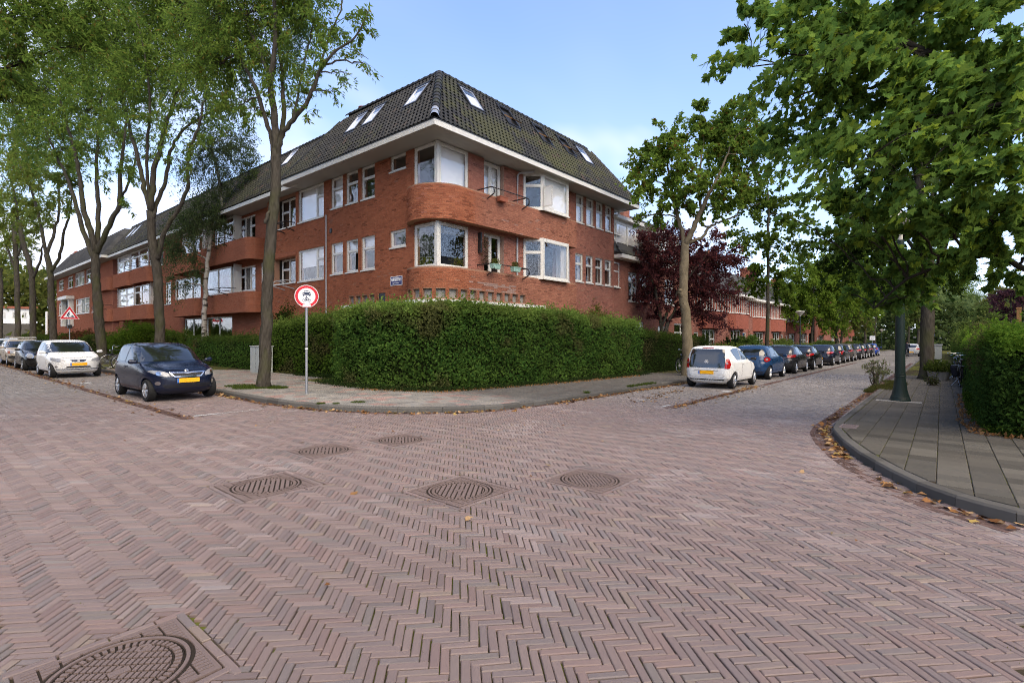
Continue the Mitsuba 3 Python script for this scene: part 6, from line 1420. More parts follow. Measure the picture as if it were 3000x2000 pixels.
class CarShape:
    """a car body as stacked plan outlines (z: front x, rear x, half width, squareness front, rear)"""
    def __init__(self, prof, wb, fa, wr, tw=.20, rim='alloy'):
        p = np.array(prof, float); self.p = p; self.wb, self.fa, self.wr, self.tw = wb, fa, wr, tw; self.ra = fa - wb
        zs = np.unique(np.r_[np.linspace(p[0, 0], p[-1, 0], 46), p[:, 0]]); it = [PchipInterpolator(p[:, 0], p[:, i]) for i in range(1, 6)]; self.it = it
        n = 72; th = (np.arange(n) + .5) * 2 * np.pi / n; V = []
        for z in zs:
            xf, xr, w, nf, nr = [i(z) for i in it]; xc = (xf + xr) / 2; a = (xf - xr) / 2
            c, s = np.cos(th), np.sin(th); e = np.where(c > 0, nf, nr)
            V.append(np.c_[xc + a * np.sign(c) * np.abs(c) ** (2 / e), w * np.sign(s) * np.abs(s) ** (2 / e), np.full(n, z)])
        m = len(zs); V = np.vstack(V); i, j = np.meshgrid(np.arange(m - 1), np.arange(n), indexing='ij')
        q = np.stack([i * n + j, i * n + (j + 1) % n, (i + 1) * n + (j + 1) % n, (i + 1) * n + j], -1).reshape(-1, 4); f = np.vstack([q[:, [0, 1, 2]], q[:, [0, 2, 3]]])
        k = len(V); V = np.vstack([V, [[(V[:n, 0].max() + V[:n, 0].min()) / 2, 0, zs[0]], [(V[-n:, 0].max() + V[-n:, 0].min()) / 2, 0, zs[-1]]]]); jj = np.arange(n)
        f = np.vstack([f, np.c_[(jj + 1) % n, jj, np.full(n, k)], np.c_[(m - 1) * n + jj, (m - 1) * n + (jj + 1) % n, np.full(n, k + 1)]])
        self.V, self.Fc = V, f; body = manif(V, f); R_ = wr + .035; W = p[:, 3].max()
        for ax in (fa, self.ra):
            for sd in (-1, 1):
                cyl = m3.Manifold.cylinder(.5, R_, R_, 40).rotate([90, 0, 0]).translate([ax, sd * (W - .24) + (.5 if sd > 0 else 0), wr]); body = body - cyl
        self.body = body; self.tris = V[f]

    def cast(self, pts2, axis, sign):
        """points (a, b) looked at along an axis: axis 'x' -> (y, z), 'y' -> (x, z), 'z' -> (x, y); the outermost hit"""
        ax = 'xyz'.index(axis); o = [i for i in range(3) if i != ax]; tr = self.tris; A_, B_, C_ = tr[:, 0], tr[:, 1], tr[:, 2]
        a, b, c = A_[:, o], B_[:, o], C_[:, o]; den = (b[:, 0] - a[:, 0]) * (c[:, 1] - a[:, 1]) - (c[:, 0] - a[:, 0]) * (b[:, 1] - a[:, 1]); ok = np.abs(den) > 1e-9
        a, b, c, den = a[ok], b[ok], c[ok], den[ok]; da, db, dc = A_[ok][:, ax], B_[ok][:, ax], C_[ok][:, ax]; nrm = unit(np.cross(B_[ok] - A_[ok], C_[ok] - A_[ok]))
        out = np.full(len(pts2), np.nan); nn = np.zeros((len(pts2), 3))
        for i, q in enumerate(pts2):
            v = ((b[:, 0] - a[:, 0]) * (q[1] - a[:, 1]) - (q[0] - a[:, 0]) * (b[:, 1] - a[:, 1])) / den; u = ((q[0] - a[:, 0]) * (c[:, 1] - a[:, 1]) - (c[:, 0] - a[:, 0]) * (q[1] - a[:, 1])) / den
            h = (u >= -1e-6) & (v >= -1e-6) & (u + v <= 1 + 1e-6)
            if h.any():
                d = (da + u * (db - da) + v * (dc - da))[h] * sign; k = np.argmax(d); out[i] = d[k] * sign; nn[i] = nrm[h][k]
        return out, nn

    def patch(self, poly, axis, sign, off=.006, step=.07):
        """the polygon laid on the body"""
        if not isinstance(poly, Polygon): poly = Polygon(poly)
        ring = resample(list(poly.exterior.coords), step * .6)[:-1]; a, b, c, d = poly.bounds
        gxx, gyy = np.meshgrid(np.arange(a + step / 2, c, step), np.arange(b + step / 2, d, step)); g = np.c_[gxx.ravel(), gyy.ravel()]; inn = prep(poly.buffer(-step * .35)); g = np.array([q for q in g if inn.contains(Point(*q))]).reshape(-1, 2)
        pts = np.vstack([ring, g]); tri = Delaunay(pts).simplices; pb = prep(poly.buffer(1e-6)); tri = np.array([t for t in tri if pb.contains(Point(*pts[t].mean(0)))])
        h, nn = self.cast(pts, axis, sign); bad = np.isnan(h)
        if bad.any() and not bad.all():
            tr_ = cKDTree(pts[~bad]); _, j = tr_.query(pts[bad]); h[bad] = h[~bad][j]; nn[bad] = nn[~bad][j]
        ax = 'xyz'.index(axis); o = [i for i in range(3) if i != ax]; P = np.zeros((len(pts), 3)); P[:, ax] = h; P[:, o[0]] = pts[:, 0]; P[:, o[1]] = pts[:, 1]
        nn = nn * np.sign(nn[:, ax:ax + 1] * sign + 1e-9); return P + nn * off, tri

    def strip(self, line, axis, sign, w=.008, off=.004): return self.patch(LineString(line).buffer(w / 2, cap_style=2), axis, sign, off, .05)


def wheel_meshes(r, w, spokes=7):
    ty, rm = MB(), MB(); R = rotx(math.pi / 2)
    ty.lathe([(r * .66, -w / 2), (r * .93, -w / 2), (r, -w * .32), (r, w * .32), (r * .93, w / 2), (r * .66, w / 2), (r * .62, w * .2)], (0, 0, 0), 28, M=R)
    rm.lathe([(r * .66, w / 2 - .004), (r * .63, w / 2), (r * .60, w / 2 - .012), (r * .58, w * .18), (0, w * .14)], (0, 0, 0), 28, M=R)
    for i in range(spokes):
        a = i * 2 * math.pi / spokes
        for q in (-.11, .11):
            p = [(r * .12, a), (r * .60, a + q)]; pts = [(t * math.cos(b), -(w * .40 if t < .2 * r else w * .46), t * math.sin(b)) for t, b in p]; rm.tube(pts, [.026, .016], 5)
    rm.lathe([(r * .17, w * .40), (r * .13, w * .46), (0, w * .47)], (0, 0, 0), 14, M=R)
    hub = MB(); hub.lathe([(r * .585, w * .19), (0, w * .17)], (0, 0, 0), 20, M=R)
    return [mikit.ply(x.get()[:2], m, smooth=35) for x, m in ((ty, 'm_rubber'), (rm, 'm_alloy'), (hub, 'm_dark'))]


def sym(pl): return Polygon(pl), Polygon([(-a, b) for a, b in pl][::-1])


CITY = [(0.17, 1.52, -1.58, 0.66, 5, 5), (0.25, 1.68, -1.71, 0.765, 4.6, 5), (0.38, 1.765, -1.765, 0.805, 4.2, 7.0), (0.52, 1.78, -1.78, 0.818, 4, 7.0), (0.64, 1.765, -1.775, 0.822, 4.2, 7.0), (0.73, 1.72, -1.765, 0.82, 4.2, 7.0), (0.81, 1.6, -1.75, 0.815, 4.2, 7.0), (0.88, 1.34, -1.735, 0.808, 4.2, 7.0), (0.94, 1.02, -1.72, 0.795, 4.2, 7.0), (1.0, 0.85, -1.705, 0.775, 4.2, 7.0), (1.12, 0.63, -1.675, 0.74, 4.6, 7.0), (1.24, 0.4, -1.645, 0.7, 5, 7.0), (1.34, 0.18, -1.6, 0.665, 5, 6.8), (1.405, -0.02, -1.53, 0.63, 4.4, 6.2), (1.445, -0.22, -1.4, 0.57, 3.8, 3.8), (1.468, -0.45, -1.18, 0.46, 3.2, 3.2), (1.478, -0.65, -0.95, 0.28, 2.6, 2.6)]
HATCH = [(0.17, 1.72, -1.75, 0.7, 5, 5), (0.26, 1.9, -1.9, 0.8, 4.6, 5), (0.4, 1.985, -1.96, 0.845, 4.2, 5), (0.54, 2.0, -1.97, 0.86, 4, 5), (0.66, 1.975, -1.955, 0.865, 3.8, 5), (0.76, 1.9, -1.94, 0.862, 3.6, 4.6), (0.84, 1.72, -1.925, 0.855, 3.5, 4.6), (0.9, 1.4, -1.9, 0.845, 3.6, 4.6), (0.96, 1.02, -1.86, 0.825, 3.9, 4.6), (1.06, 0.7, -1.76, 0.785, 4.4, 4.6), (1.18, 0.42, -1.64, 0.735, 4.8, 4.6), (1.28, 0.18, -1.53, 0.69, 4.8, 4.4), (1.36, -0.05, -1.4, 0.64, 4.2, 4.0), (1.41, -0.28, -1.22, 0.56, 3.6, 3.6), (1.44, -0.5, -1.0, 0.44, 3.2, 3.2), (1.452, -0.68, -0.85, 0.26, 2.6, 2.6)]
POLO = [(a, b * .965, c * .965, w * .97, nf, nr) for a, b, c, w, nf, nr in HATCH]; POLO = [(z * 1.012, b, (c if z < .9 else c - .10 * min(1, (z - .9) / .3)), w, nf, nr) for z, b, c, w, nf, nr in POLO]
MINI = [(.16, 1.62, -1.62, .70, 5, 5), (.25, 1.80, -1.80, .80, 4.2, 4.6), (.40, 1.90, -1.90, .845, 3.8, 4.4), (.55, 1.91, -1.91, .862, 3.6, 4.2), (.68, 1.88, -1.90, .865, 3.4, 4.2), (.80, 1.76, -1.88, .86, 3.2, 4.2), (.88, 1.50, -1.86, .85, 3.3, 4.4), (.94, 1.12, -1.82, .835, 3.8, 4.4), (1.0, .74, -1.76, .80, 4.4, 4.6), (1.12, .58, -1.68, .75, 4.8, 4.8), (1.25, .42, -1.60, .70, 5, 4.8), (1.34, .25, -1.50, .655, 4.6, 4.4), (1.39, .02, -1.35, .58, 3.8, 3.8), (1.415, -.3, -1.05, .40, 3, 3)]
ESTATE = [(.20, 2.25, -2.25, .74, 7, 7), (.30, 2.38, -2.36, .81, 7, 7), (.45, 2.40, -2.39, .84, 7, 7), (.60, 2.36, -2.38, .855, 7, 7), (.74, 2.33, -2.36, .855, 7, 7), (.83, 2.28, -2.34, .85, 6, 7), (.89, 2.05, -2.32, .845, 6, 7), (.93, 1.2, -2.31, .835, 6, 7), (.97, .72, -2.29, .81, 6, 7), (1.10, .50, -2.22, .765, 6, 7), (1.24, .26, -2.14, .715, 6, 7), (1.34, .08, -2.05, .675, 6, 6), (1.39, -.08, -1.95, .63, 5, 5), (1.425, -.3, -1.7, .52, 4, 4), (1.435, -.6, -1.4, .35, 3, 3)]
SHAPES = {'city': CarShape(CITY, 2.42, 1.19, .285, .18), 'hatch': CarShape(HATCH, 2.60, 1.15, .315, .2), 'polo': CarShape(POLO, 2.46, 1.10, .295, .19), 'mini': CarShape(MINI, 2.49, 1.17, .30, .2), 'estate': CarShape(ESTATE, 2.64, 1.42, .31, .19)}
WHEELS = {k: wheel_meshes(s.wr, s.tw, {'city': 7, 'hatch': 5, 'polo': 6, 'mini': 4, 'estate': 8}[k]) for k, s in SHAPES.items()}


def side_windows(kind):
    if kind == 'city': return [[(.66, .985), (.52, 1.12), (.20, 1.335), (-.02, 1.385), (-.44, 1.40), (-.44, .985)], [(-.51, .985), (-.51, 1.40), (-1.0, 1.385), (-1.34, 1.33), (-1.20, 1.16), (-.98, 1.0), (-.9, .985)]]
    if kind == 'estate': return [[(.55, 1.0), (.30, 1.20), (.14, 1.30), (-.45, 1.315), (-.45, 1.0)], [(-.52, 1.0), (-.52, 1.315), (-1.25, 1.31), (-1.25, 1.0)], [(-1.32, 1.0), (-1.32, 1.31), (-2.0, 1.29), (-2.12, 1.0)]]
    if kind == 'mini': return [[(.62, 1.03), (.50, 1.15), (.36, 1.30), (-.35, 1.325), (-.35, 1.03)], [(-.42, 1.03), (-.42, 1.325), (-1.35, 1.30), (-1.50, 1.06), (-1.4, 1.03)]]
    e = 0 if kind == 'hatch' else .05
    return [[(.78, .99), (.55, 1.10), (.20, 1.27), (-.02, 1.335), (-.40, 1.352), (-.40, .99)], [(-.46, .99), (-.46, 1.352), (-.85, 1.345), (-1.12, 1.31), (-1.18 - e, .99)], [(-1.24 - e, 1.0), (-1.18, 1.29), (-1.36 - e, 1.22), (-1.55 - e, 1.06), (-1.42 - e, 1.0)]]


CARCACHE = {}


def car_parts(kind, look):
    ck_ = (kind, look)
    if ck_ in CARCACHE: return CARCACHE[ck_]
    s = SHAPES[kind]; out = []   # (name, proto, mat or None = paint, sub of)
    m_ = s.body.to_mesh(); out.append(('body', mikit.ply((m_.vert_properties[:, :3], m_.tri_verts), 'm_paint_navy', smooth=38), None))
    def pt(name, polys, axis, sign, mat, off=.006, step=.07):
        mb = MB()
        for p in polys:
            if len(Polygon(p).exterior.coords) < 4 if not isinstance(p, Polygon) else False: continue
            P, f = s.patch(p, axis, sign, off, step); mb.add(P, f)
        out.append((name, mikit.ply(mb.get()[:2], mat, smooth=True), None))
    W = s.p[:, 3].max()
    belt, top = (1.0, 1.385) if kind in ('city',) else (.985, 1.325) if kind != 'mini' else (1.02, 1.33)
    wz = lambda z: float(s.it[2](z))
    zt_ = top + .01; ws = [(-wz(belt) * .93, belt), (wz(belt) * .93, belt), (wz(zt_) * .86, zt_), (-wz(zt_) * .86, zt_)]
    pt('windscreen', [ws], 'x', 1, 'm_carglass', .005, .08)
    for sgn in (1, -1):
        for w in side_windows(kind): pt('side_window', [w], 'y', sgn, 'm_carglass', .005, .09)
    # seams, handles, sills
    mbs = MB()
    for sgn in (1, -1):
        lines = {'city': [[(.62, .97), (.70, .80), (.72, .34)], [(-.47, 1.38), (-.47, .98), (-.50, .34)]], 'estate': [[(.58, .95), (.60, .35)], [(-.49, .98), (-.49, .35)], [(-1.28, .98), (-1.2, .6)]], 'mini': [[(.62, 1.0), (.64, .35)], [(-.38, 1.0), (-.42, .35)]]}.get(kind, [[(.72, .97), (.76, .34)], [(-.43, .98), (-.46, .34)], [(-1.2, .98), (-1.14, .72), (-1.0, .60)]])
        for l in lines: P, f = s.strip(l, 'y', sgn, .009); out.append(('door_gap', mikit.ply(MB().add(P, f).get()[:2], 'm_dark'), None))
        P, f = s.strip([(s.fa - .34, .245), (s.ra + .34, .245)], 'y', sgn, .05, .006); out.append(('sill_trim', mikit.ply(MB().add(P, f).get()[:2], 'm_dark'), None))
    zb = .80 if kind != 'estate' else .84
    P, f = s.strip([(-W * .62, .79 if kind != 'estate' else .86), (W * .62, .79 if kind != 'estate' else .86)], 'x', 1, .007); mbs.add(P, f)
    out.append(('bonnet_gap', mikit.ply(mbs.get()[:2], 'm_dark', smooth=False), None))
    for sgn in (1, -1):
        for hx in ([-.33] if kind in ('city', 'mini') else [-.28, -1.02]):
            P, _ = s.patch(sbox(hx - .09, .83, hx + .09, .86), 'y', sgn, .0, .08); mb = MB(); y = P[:, 1].mean(); mb.box(hx - .09, hx + .09, y - .004, y + sgn * .03, .83, .865); out.append(('door_handle', mikit.ply(mb.get()[:2], 'm_paint_navy' if kind != 'estate' else 'm_chrome', smooth=30), None))
        mx = {'city': .62, 'mini': .62, 'estate': .55}.get(kind, .70); yb = wz(1.0)
        hull = m3.Manifold.batch_hull([m3.Manifold.sphere(.05, 12).scale([.7, 1, 1]).translate([mx + .02, sgn * (yb + .07), 1.0]), m3.Manifold.sphere(.062, 12).scale([.7, 1, 1]).translate([mx, sgn * (yb + .17), 1.005])]); mm = hull.to_mesh()
        out.append(('wing_mirror', mikit.ply((mm.vert_properties[:, :3], mm.tri_verts), 'm_paint_navy', smooth=True), None))
        mb = MB(); mb.box(mx - .03, mx + .03, sgn * (yb - .03), sgn * (yb + .07), .955, .985); out.append(('mirror_foot', mikit.ply(mb.get()[:2], 'm_plastic'), None))
    def plate(x, z, ny):
        mb = MB(); mb.box(x - .006 if ny > 0 else x, x if ny > 0 else x + .006, -.26, .26, z - .055, z + .055); out.append(('number_plate', mikit.ply(mb.get()[:2], 'm_plate'), None))
        mb = MB(); a = .26 if ny < 0 else -.26; xx = x + ny * .001
        mb.add([(xx, -ny * .26, z - .055), (xx, -ny * .215, z - .055), (xx, -ny * .215, z + .055), (xx, -ny * .26, z + .055)], [(0, 1, 2, 3)]); out.append(('plate_band', mikit.ply(mb.get()[:2], 'm_plateblue'), None))
    def front_x(y, z): return float(s.cast(np.array([(y, z)]), 'x', 1)[0][0])
    def rear_x(y, z): return float(s.cast(np.array([(y, z)]), 'x', -1)[0][0])
    # ---- front
    if look == 'grille':
        for p in sym([(.40, .63), (.60, .66), (.76, .77), (.70, .80), (.52, .77), (.42, .72)]): pt('headlight', [p], 'x', 1, 'm_lens', .010, .05)
        for sg in (1, -1): pt('headlight_reflector', [Point(sg * .60, .715).buffer(.048, 10)], 'x', 1, 'm_chrome', .017, .04)
        g = Polygon([(-.40, .735), (-.08, .725), (0, .71), (.08, .725), (.40, .735), (.30, .63), (-.30, .63)]); pt('grille', [g], 'x', 1, 'm_plastic', .006, .05)
        rim_ = g.difference(g.buffer(-.018)); mb = MB()
        gc = list(rim_.exterior.coords)
        for q0, q1 in zip(gc[:-1], gc[1:]): P, f = s.patch(LineString([q0, q1]).buffer(.013), 'x', 1, .016, .03); mb.add(P, f)
        out.append(('grille_rim', mikit.ply(mb.get()[:2], 'm_chrome', smooth=True), None))
        mb = MB()
        for y in np.arange(-.31, .32, .042): P, f = s.strip([(y, .645), (y * 1.12, .72)], 'x', 1, .010, .013); mb.add(P, f)
        out.append(('grille_bars', mikit.ply(mb.get()[:2], 'm_dark'), None))
        x = front_x(0, .765); mb = MB(); mb.lathe([(.044, 0), (.044, .008), (.036, .012), (0, .012)], (x - .012, 0, .77), 18, M=roty(math.pi / 2 - .5)); out.append(('badge', mikit.ply(mb.get()[:2], 'm_chrome', smooth=30), None))
        mb = MB(); Rb = roty(math.pi / 2 - .5)
        q = [(-.026, -.004), (-.006, -.022), (.004, -.010), (.026, -.014), (.008, .002), (.024, .010), (.004, .012), (-.012, .026)]; mb.poly(Polygon([(a, b) for a, b in q]), lambda u, v, w: tuple(np.array([x - .012, 0, .77]) + Rb @ np.array([-v, u, .0135]))); out.append(('badge_mark', mikit.ply(mb.get()[:2], 'm_green_iron'), None))
        pt('lower_grille', [[(-.50, .355), (.50, .355), (.56, .44), (-.56, .44)]], 'x', 1, 'm_plastic', .005, .06); pt('lip', [[(-.52, .395), (.52, .395), (.52, .408), (-.52, .408)]], 'x', 1, 'm_paint_navy', .016, .05)
        for p in sym([(.62 + .05 * math.cos(a), .475 + .05 * math.sin(a)) for a in np.linspace(0, 6.1, 14)]): pt('fog_light', [p], 'x', 1, 'm_chrome', .010, .04)
        plate(front_x(.24, .53) + .028, .535, 1)
    elif look == 'slot':
        for p in sym([(.38, .66), (.62, .63), (.77, .71), (.76, .80), (.60, .775), (.44, .735)]): pt('headlight', [p], 'x', 1, 'm_lens', .010, .05)
        pt('grille', [Polygon([(-.26, .715), (.26, .715), (.19, .64), (.12, .625), (-.12, .625), (-.19, .64)])], 'x', 1, 'm_navy', .008, .05)
        x = front_x(0, .67); mb = MB(); mb.poly(Polygon([(-.035, .03), (.035, .03), (.035, .012), (-.01, .006), (.035, -.004), (.035, -.03), (-.035, -.03), (-.035, -.012), (.01, -.006), (-.035, .004)]), lambda u, v, w: (x + .014 + w - v * .2, u, .672 + v), thick=(0, .004)); out.append(('badge', mikit.ply(mb.get()[:2], 'm_signwhite'), None))
        pt('lower_grille', [[(-.40, .40), (.40, .40), (.36, .46), (-.36, .46)]], 'x', 1, 'm_plastic', .006, .05); pt('bumper_line', [[(-.66, .335), (.66, .335), (.66, .365), (-.66, .365)]], 'x', 1, 'm_navy', .006, .05)
        for p in sym([(.64 + .042 * math.cos(a), .455 + .042 * math.sin(a)) for a in np.linspace(0, 6.1, 14)]): pt('fog_light', [p], 'x', 1, 'm_chrome', .010, .04)
        plate(front_x(.24, .53) + .028, .54, 1)
    elif look == 'round':
        for sg in (1, -1):
            c = Point(sg * .60, .70).buffer(.125, 12); pt('headlight', [c], 'x', 1, 'm_chrome', .016, .05); pt('headlight_glass', [Point(sg * .60, .70).buffer(.105, 12)], 'x', 1, 'm_lens', .026, .05)
        pt('grille', [Polygon([(-.40, .60), (.40, .60), (.46, .52), (.42, .36), (-.42, .36), (-.46, .52)])], 'x', 1, 'm_plastic', .008, .06); plate(front_x(.24, .50) + .03, .47, 1)
    elif look == 'classic':
        for sg in (1, -1): pt('headlight', [sbox(*sorted((sg * .48, sg * .74)), .68, .83) if sg > 0 else sbox(-.74, .68, -.48, .83)], 'x', 1, 'm_lens', .012, .05); pt('indicator', [sbox(.745, .68, .815, .83) if sg > 0 else sbox(-.815, .68, -.745, .83)], 'x', 1, 'm_terracotta', .012, .03)
        pt('grille', [sbox(-.44, .66, .44, .83)], 'x', 1, 'm_plastic', .010, .06); mb = MB(); mb.box(2.36, 2.50, -.84, .84, .44, .58); out.append(('bumper', mikit.ply(mb.get()[:2], 'm_plastic'), None))
        mb = MB()
        for sg in (1, -1): mb.tube([(-.2, sg * .56, 1.44), (-.2, sg * .56, 1.53), (-1.9, sg * .56, 1.53), (-1.9, sg * .56, 1.42)], .022, 6)
        for x in np.arange(-.3, -1.9, -.32): mb.tube([(x, -.56, 1.53), (x, .56, 1.53)], .018, 6)
        out.append(('roof_rack', mikit.ply(mb.get()[:2], 'm_alloy', smooth=30), None)); plate(2.51, .40, 1)
    else:
        for p in sym([(.46, .66), (.70, .66), (.80, .78), (.60, .77)]): pt('headlight', [p], 'x', 1, 'm_lens', .010, .06)
        pt('grille', [sbox(-.42, .62, .42, .70)], 'x', 1, 'm_plastic', .006, .07)
    if kind != 'estate' or look != 'classic': pass
    # ---- rear
    if look == 'glass_tail':
        pt('tailgate_glass', [Polygon([(-.58, .72), (.58, .72), (.615, .80), (.60, 1.02), (.56, 1.36), (-.56, 1.36), (-.60, 1.02), (-.615, .80)])], 'x', -1, 'm_carglass', .007, .08)
        for p in sym([(.60, .70), (.74, .70), (.755, .86), (.70, 1.03), (.63, 1.03)]): pt('tail_light', [p], 'x', -1, 'm_taillight', .014, .05)
        for p in sym([(.635, .86), (.70, .86), (.69, .90), (.64, .90)]): pt('reversing_light', [p], 'x', -1, 'm_lens', .018, .03)
        xr = rear_x(0, .93) - .012; bad = MB(); Rr_ = roty(-math.pi / 2)
        ring = Point(0, 0).buffer(.062, 20).difference(Point(0, 0).buffer(.052, 20)); vv = LineString([(-.026, .042), (0, -.004), (.026, .042)]).buffer(.0065); ww = LineString([(-.044, .018), (-.024, -.040), (0, .006), (.024, -.040), (.044, .018)]).buffer(.0065)
        bad.poly(unary_union([ring, vv, ww]), lambda u, v, w: (xr - w, -u, .93 + v), thick=(0, .006)); out.append(('badge', mikit.ply(bad.get()[:2], 'm_signwhite'), None))
        pt('bumper_crease', [Polygon([(-.55, .385), (.55, .385), (.62, .47), (.60, .48), (.53, .40), (-.53, .40), (-.60, .48), (-.62, .47)])], 'x', -1, 'm_pipe', .003, .05); pt('tailgate_gap', [Polygon([(-.42, .615), (.42, .615), (.42, .628), (-.42, .628)])], 'x', -1, 'm_dark', .005, .05)
        plate(rear_x(.2, .55) - .016, .56, -1); pt('brake_light', [sbox(-.20, 1.385, .20, 1.402)], 'x', -1, 'm_taillight', .012, .05)
        mb = MB(); mb.tube([(-1.25, 0, 1.46), (-1.33, 0, 1.56)], .006, 5); out.append(('aerial', mikit.ply(mb.get()[:2], 'm_plastic'), None))
    else:
        zb_ = (1.02, 1.30) if kind != 'city' else (1.02, 1.36)
        pt('rear_window', [Polygon([(-wz(1.05) * .84, zb_[0]), (wz(1.05) * .84, zb_[0]), (wz(1.3) * .80, zb_[1]), (-wz(1.3) * .80, zb_[1])])], 'x', -1, 'm_carglass', .006, .08)
        if kind == 'polo':
            for sg in (1, -1): pt('tail_light', [Polygon([(sg * .70 + .085 * math.cos(a), .86 + .10 * math.sin(a)) for a in np.linspace(0, 6.1, 16)])], 'x', -1, 'm_taillight', .014, .05); pt('reversing_light', [Point(sg * .70, .86).buffer(.035)], 'x', -1, 'm_lens', .020, .03)
        else:
            for p in sym([(.50, .80), (.78, .84), (.80, .96), (.70, .96), (.52, .90)]): pt('tail_light', [p], 'x', -1, 'm_taillight', .014, .06)
            for sgn in (1, -1): pt('tail_light', [Polygon([(-1.90, .84), (-1.62, .90), (-1.66, .94), (-1.84, .95)])] if kind != 'estate' else [Polygon([(-2.3, .7), (-2.2, .7), (-2.2, .9), (-2.28, .9)])], 'y', sgn, 'm_taillight', .008, .06)
        plate(rear_x(.2, .66) - .02, .66 if kind != 'hatch' else .50, -1)
    pt('rear_bumper_line', [sbox(-W * .72, .30, W * .72, .335)], 'x', -1, 'm_plastic', .006, .06)
    CARCACHE[ck_] = out; return out


def car(label, kind, look, paint, x, y, yaw, cat='car', group=None, z=None, steer=0.0):
    t = thing('parked_car', label, cat, group); s = SHAPES[kind]; zc = gz(x) if z is None else z
    pitch = math.atan(S) * math.cos(yaw)
    M = M4(rotz(yaw) @ roty(pitch), (x, y, zc + .004))
    for name, proto, _ in car_parts(kind, look):
        d = dict(proto)
        if d['bsdf'].get('id') == 'm_paint_navy': d['bsdf'] = {'type': 'ref', 'id': 'm_paint_' + paint if not (name == 'wing_mirror' and look == 'glass_tail') else 'm_plastic'}
        put(key(name, t), d, M)
    W = s.p[:, 3].max()
    for ax in (s.fa, s.ra):
        for sd in (1, -1):
            k = key('wheel', t); R = rotz(yaw) @ roty(pitch); off = np.array([ax, sd * (W - s.tw / 2 - .035), s.wr]); Rw = R @ rotz((math.pi if sd > 0 else 0) + (steer if ax == s.fa else 0))
            Mw = M4(Rw, M[:3, 3] + R @ off)
            put(k, WHEELS[kind][0], Mw); put(key('rim', k), WHEELS[kind][1], Mw); put(key('hub', k), WHEELS[kind][2], Mw)
    return t


hp = -math.pi / 2
LG, RG = 'cars parked along the left street', 'dark cars parked in a row on the right hand street'
car('dark blue small hatchback with chrome grille parked at the left kerb, nearest the corner', 'city', 'grille', 'navy', 4.66, 16.75, hp + .02, steer=.05)
car('white small hatchback parked behind the dark blue one', 'city', 'slot', 'white', 4.33, 27.95, hp + .02)
car('black small car with big round headlights behind the white hatchback', 'mini', 'round', 'black', 4.3, 34.4, hp)
car('old beige estate car with a roof rack behind the black car', 'estate', 'classic', 'beige', 4.28, 40.4, hp)
car('pale car at the far left edge behind the beige estate', 'hatch', 'plain', 'pale', 4.28, 47.4, hp)
car('white small hatchback with black glass tailgate, first car of the right hand row', 'city', 'glass_tail', 'white', 19.6, 6.25, .0)
car('mid blue hatchback with round tail lights, second car of the right hand row', 'polo', 'polo', 'blue', 25.35, 6.45, 0)
rowc = [('dark_grey', 'hatch', 'charcoal hatchback with red tail lights, third car of the right hand row'), ('black', 'hatch', 'black hatchback, fourth car of the right hand row'), ('dark_blue', 'hatch', 'dark blue black hatchback with bright red tail lights, fifth car of the right hand row'), ('dark_grey', 'estate', 'dark grey taller car, sixth of the right hand row'), ('brown_grey', 'city', 'brown grey short hatchback, seventh of the right hand row'), ('dark_grey', 'hatch', 'grey hatchback, eighth of the right hand row'),
        ('black', 'polo', 'black hatchback, ninth of the right hand row'), ('dark_grey', 'city', 'grey hatchback just before the bright blue car'), ('bright_blue', 'polo', 'small bright blue car at the far end of the right hand row')]
for i, ((pn, kd, lb), px) in enumerate(zip(rowc, (2331, 2383, 2441, 2474, 2499, 2522, 2539, 2556, 2571))):
    x = onY(px, 0, 5.72)[0]
    car(lb, kd, 'plain', pn, x + .0 - SHAPES[kd].ra - .9 * 0, 6.5, rng.normal(0, .008), group=None)
car('silver estate car standing on the road at the far end of the right hand street', 'hatch', 'plain', 'silver', onY(2672, 0, 2.7)[0], 2.75, 0.0)
car('white car beyond the silver estate at the far end of the street', 'hatch', 'plain', 'white', 84, 3.0, 0.0)

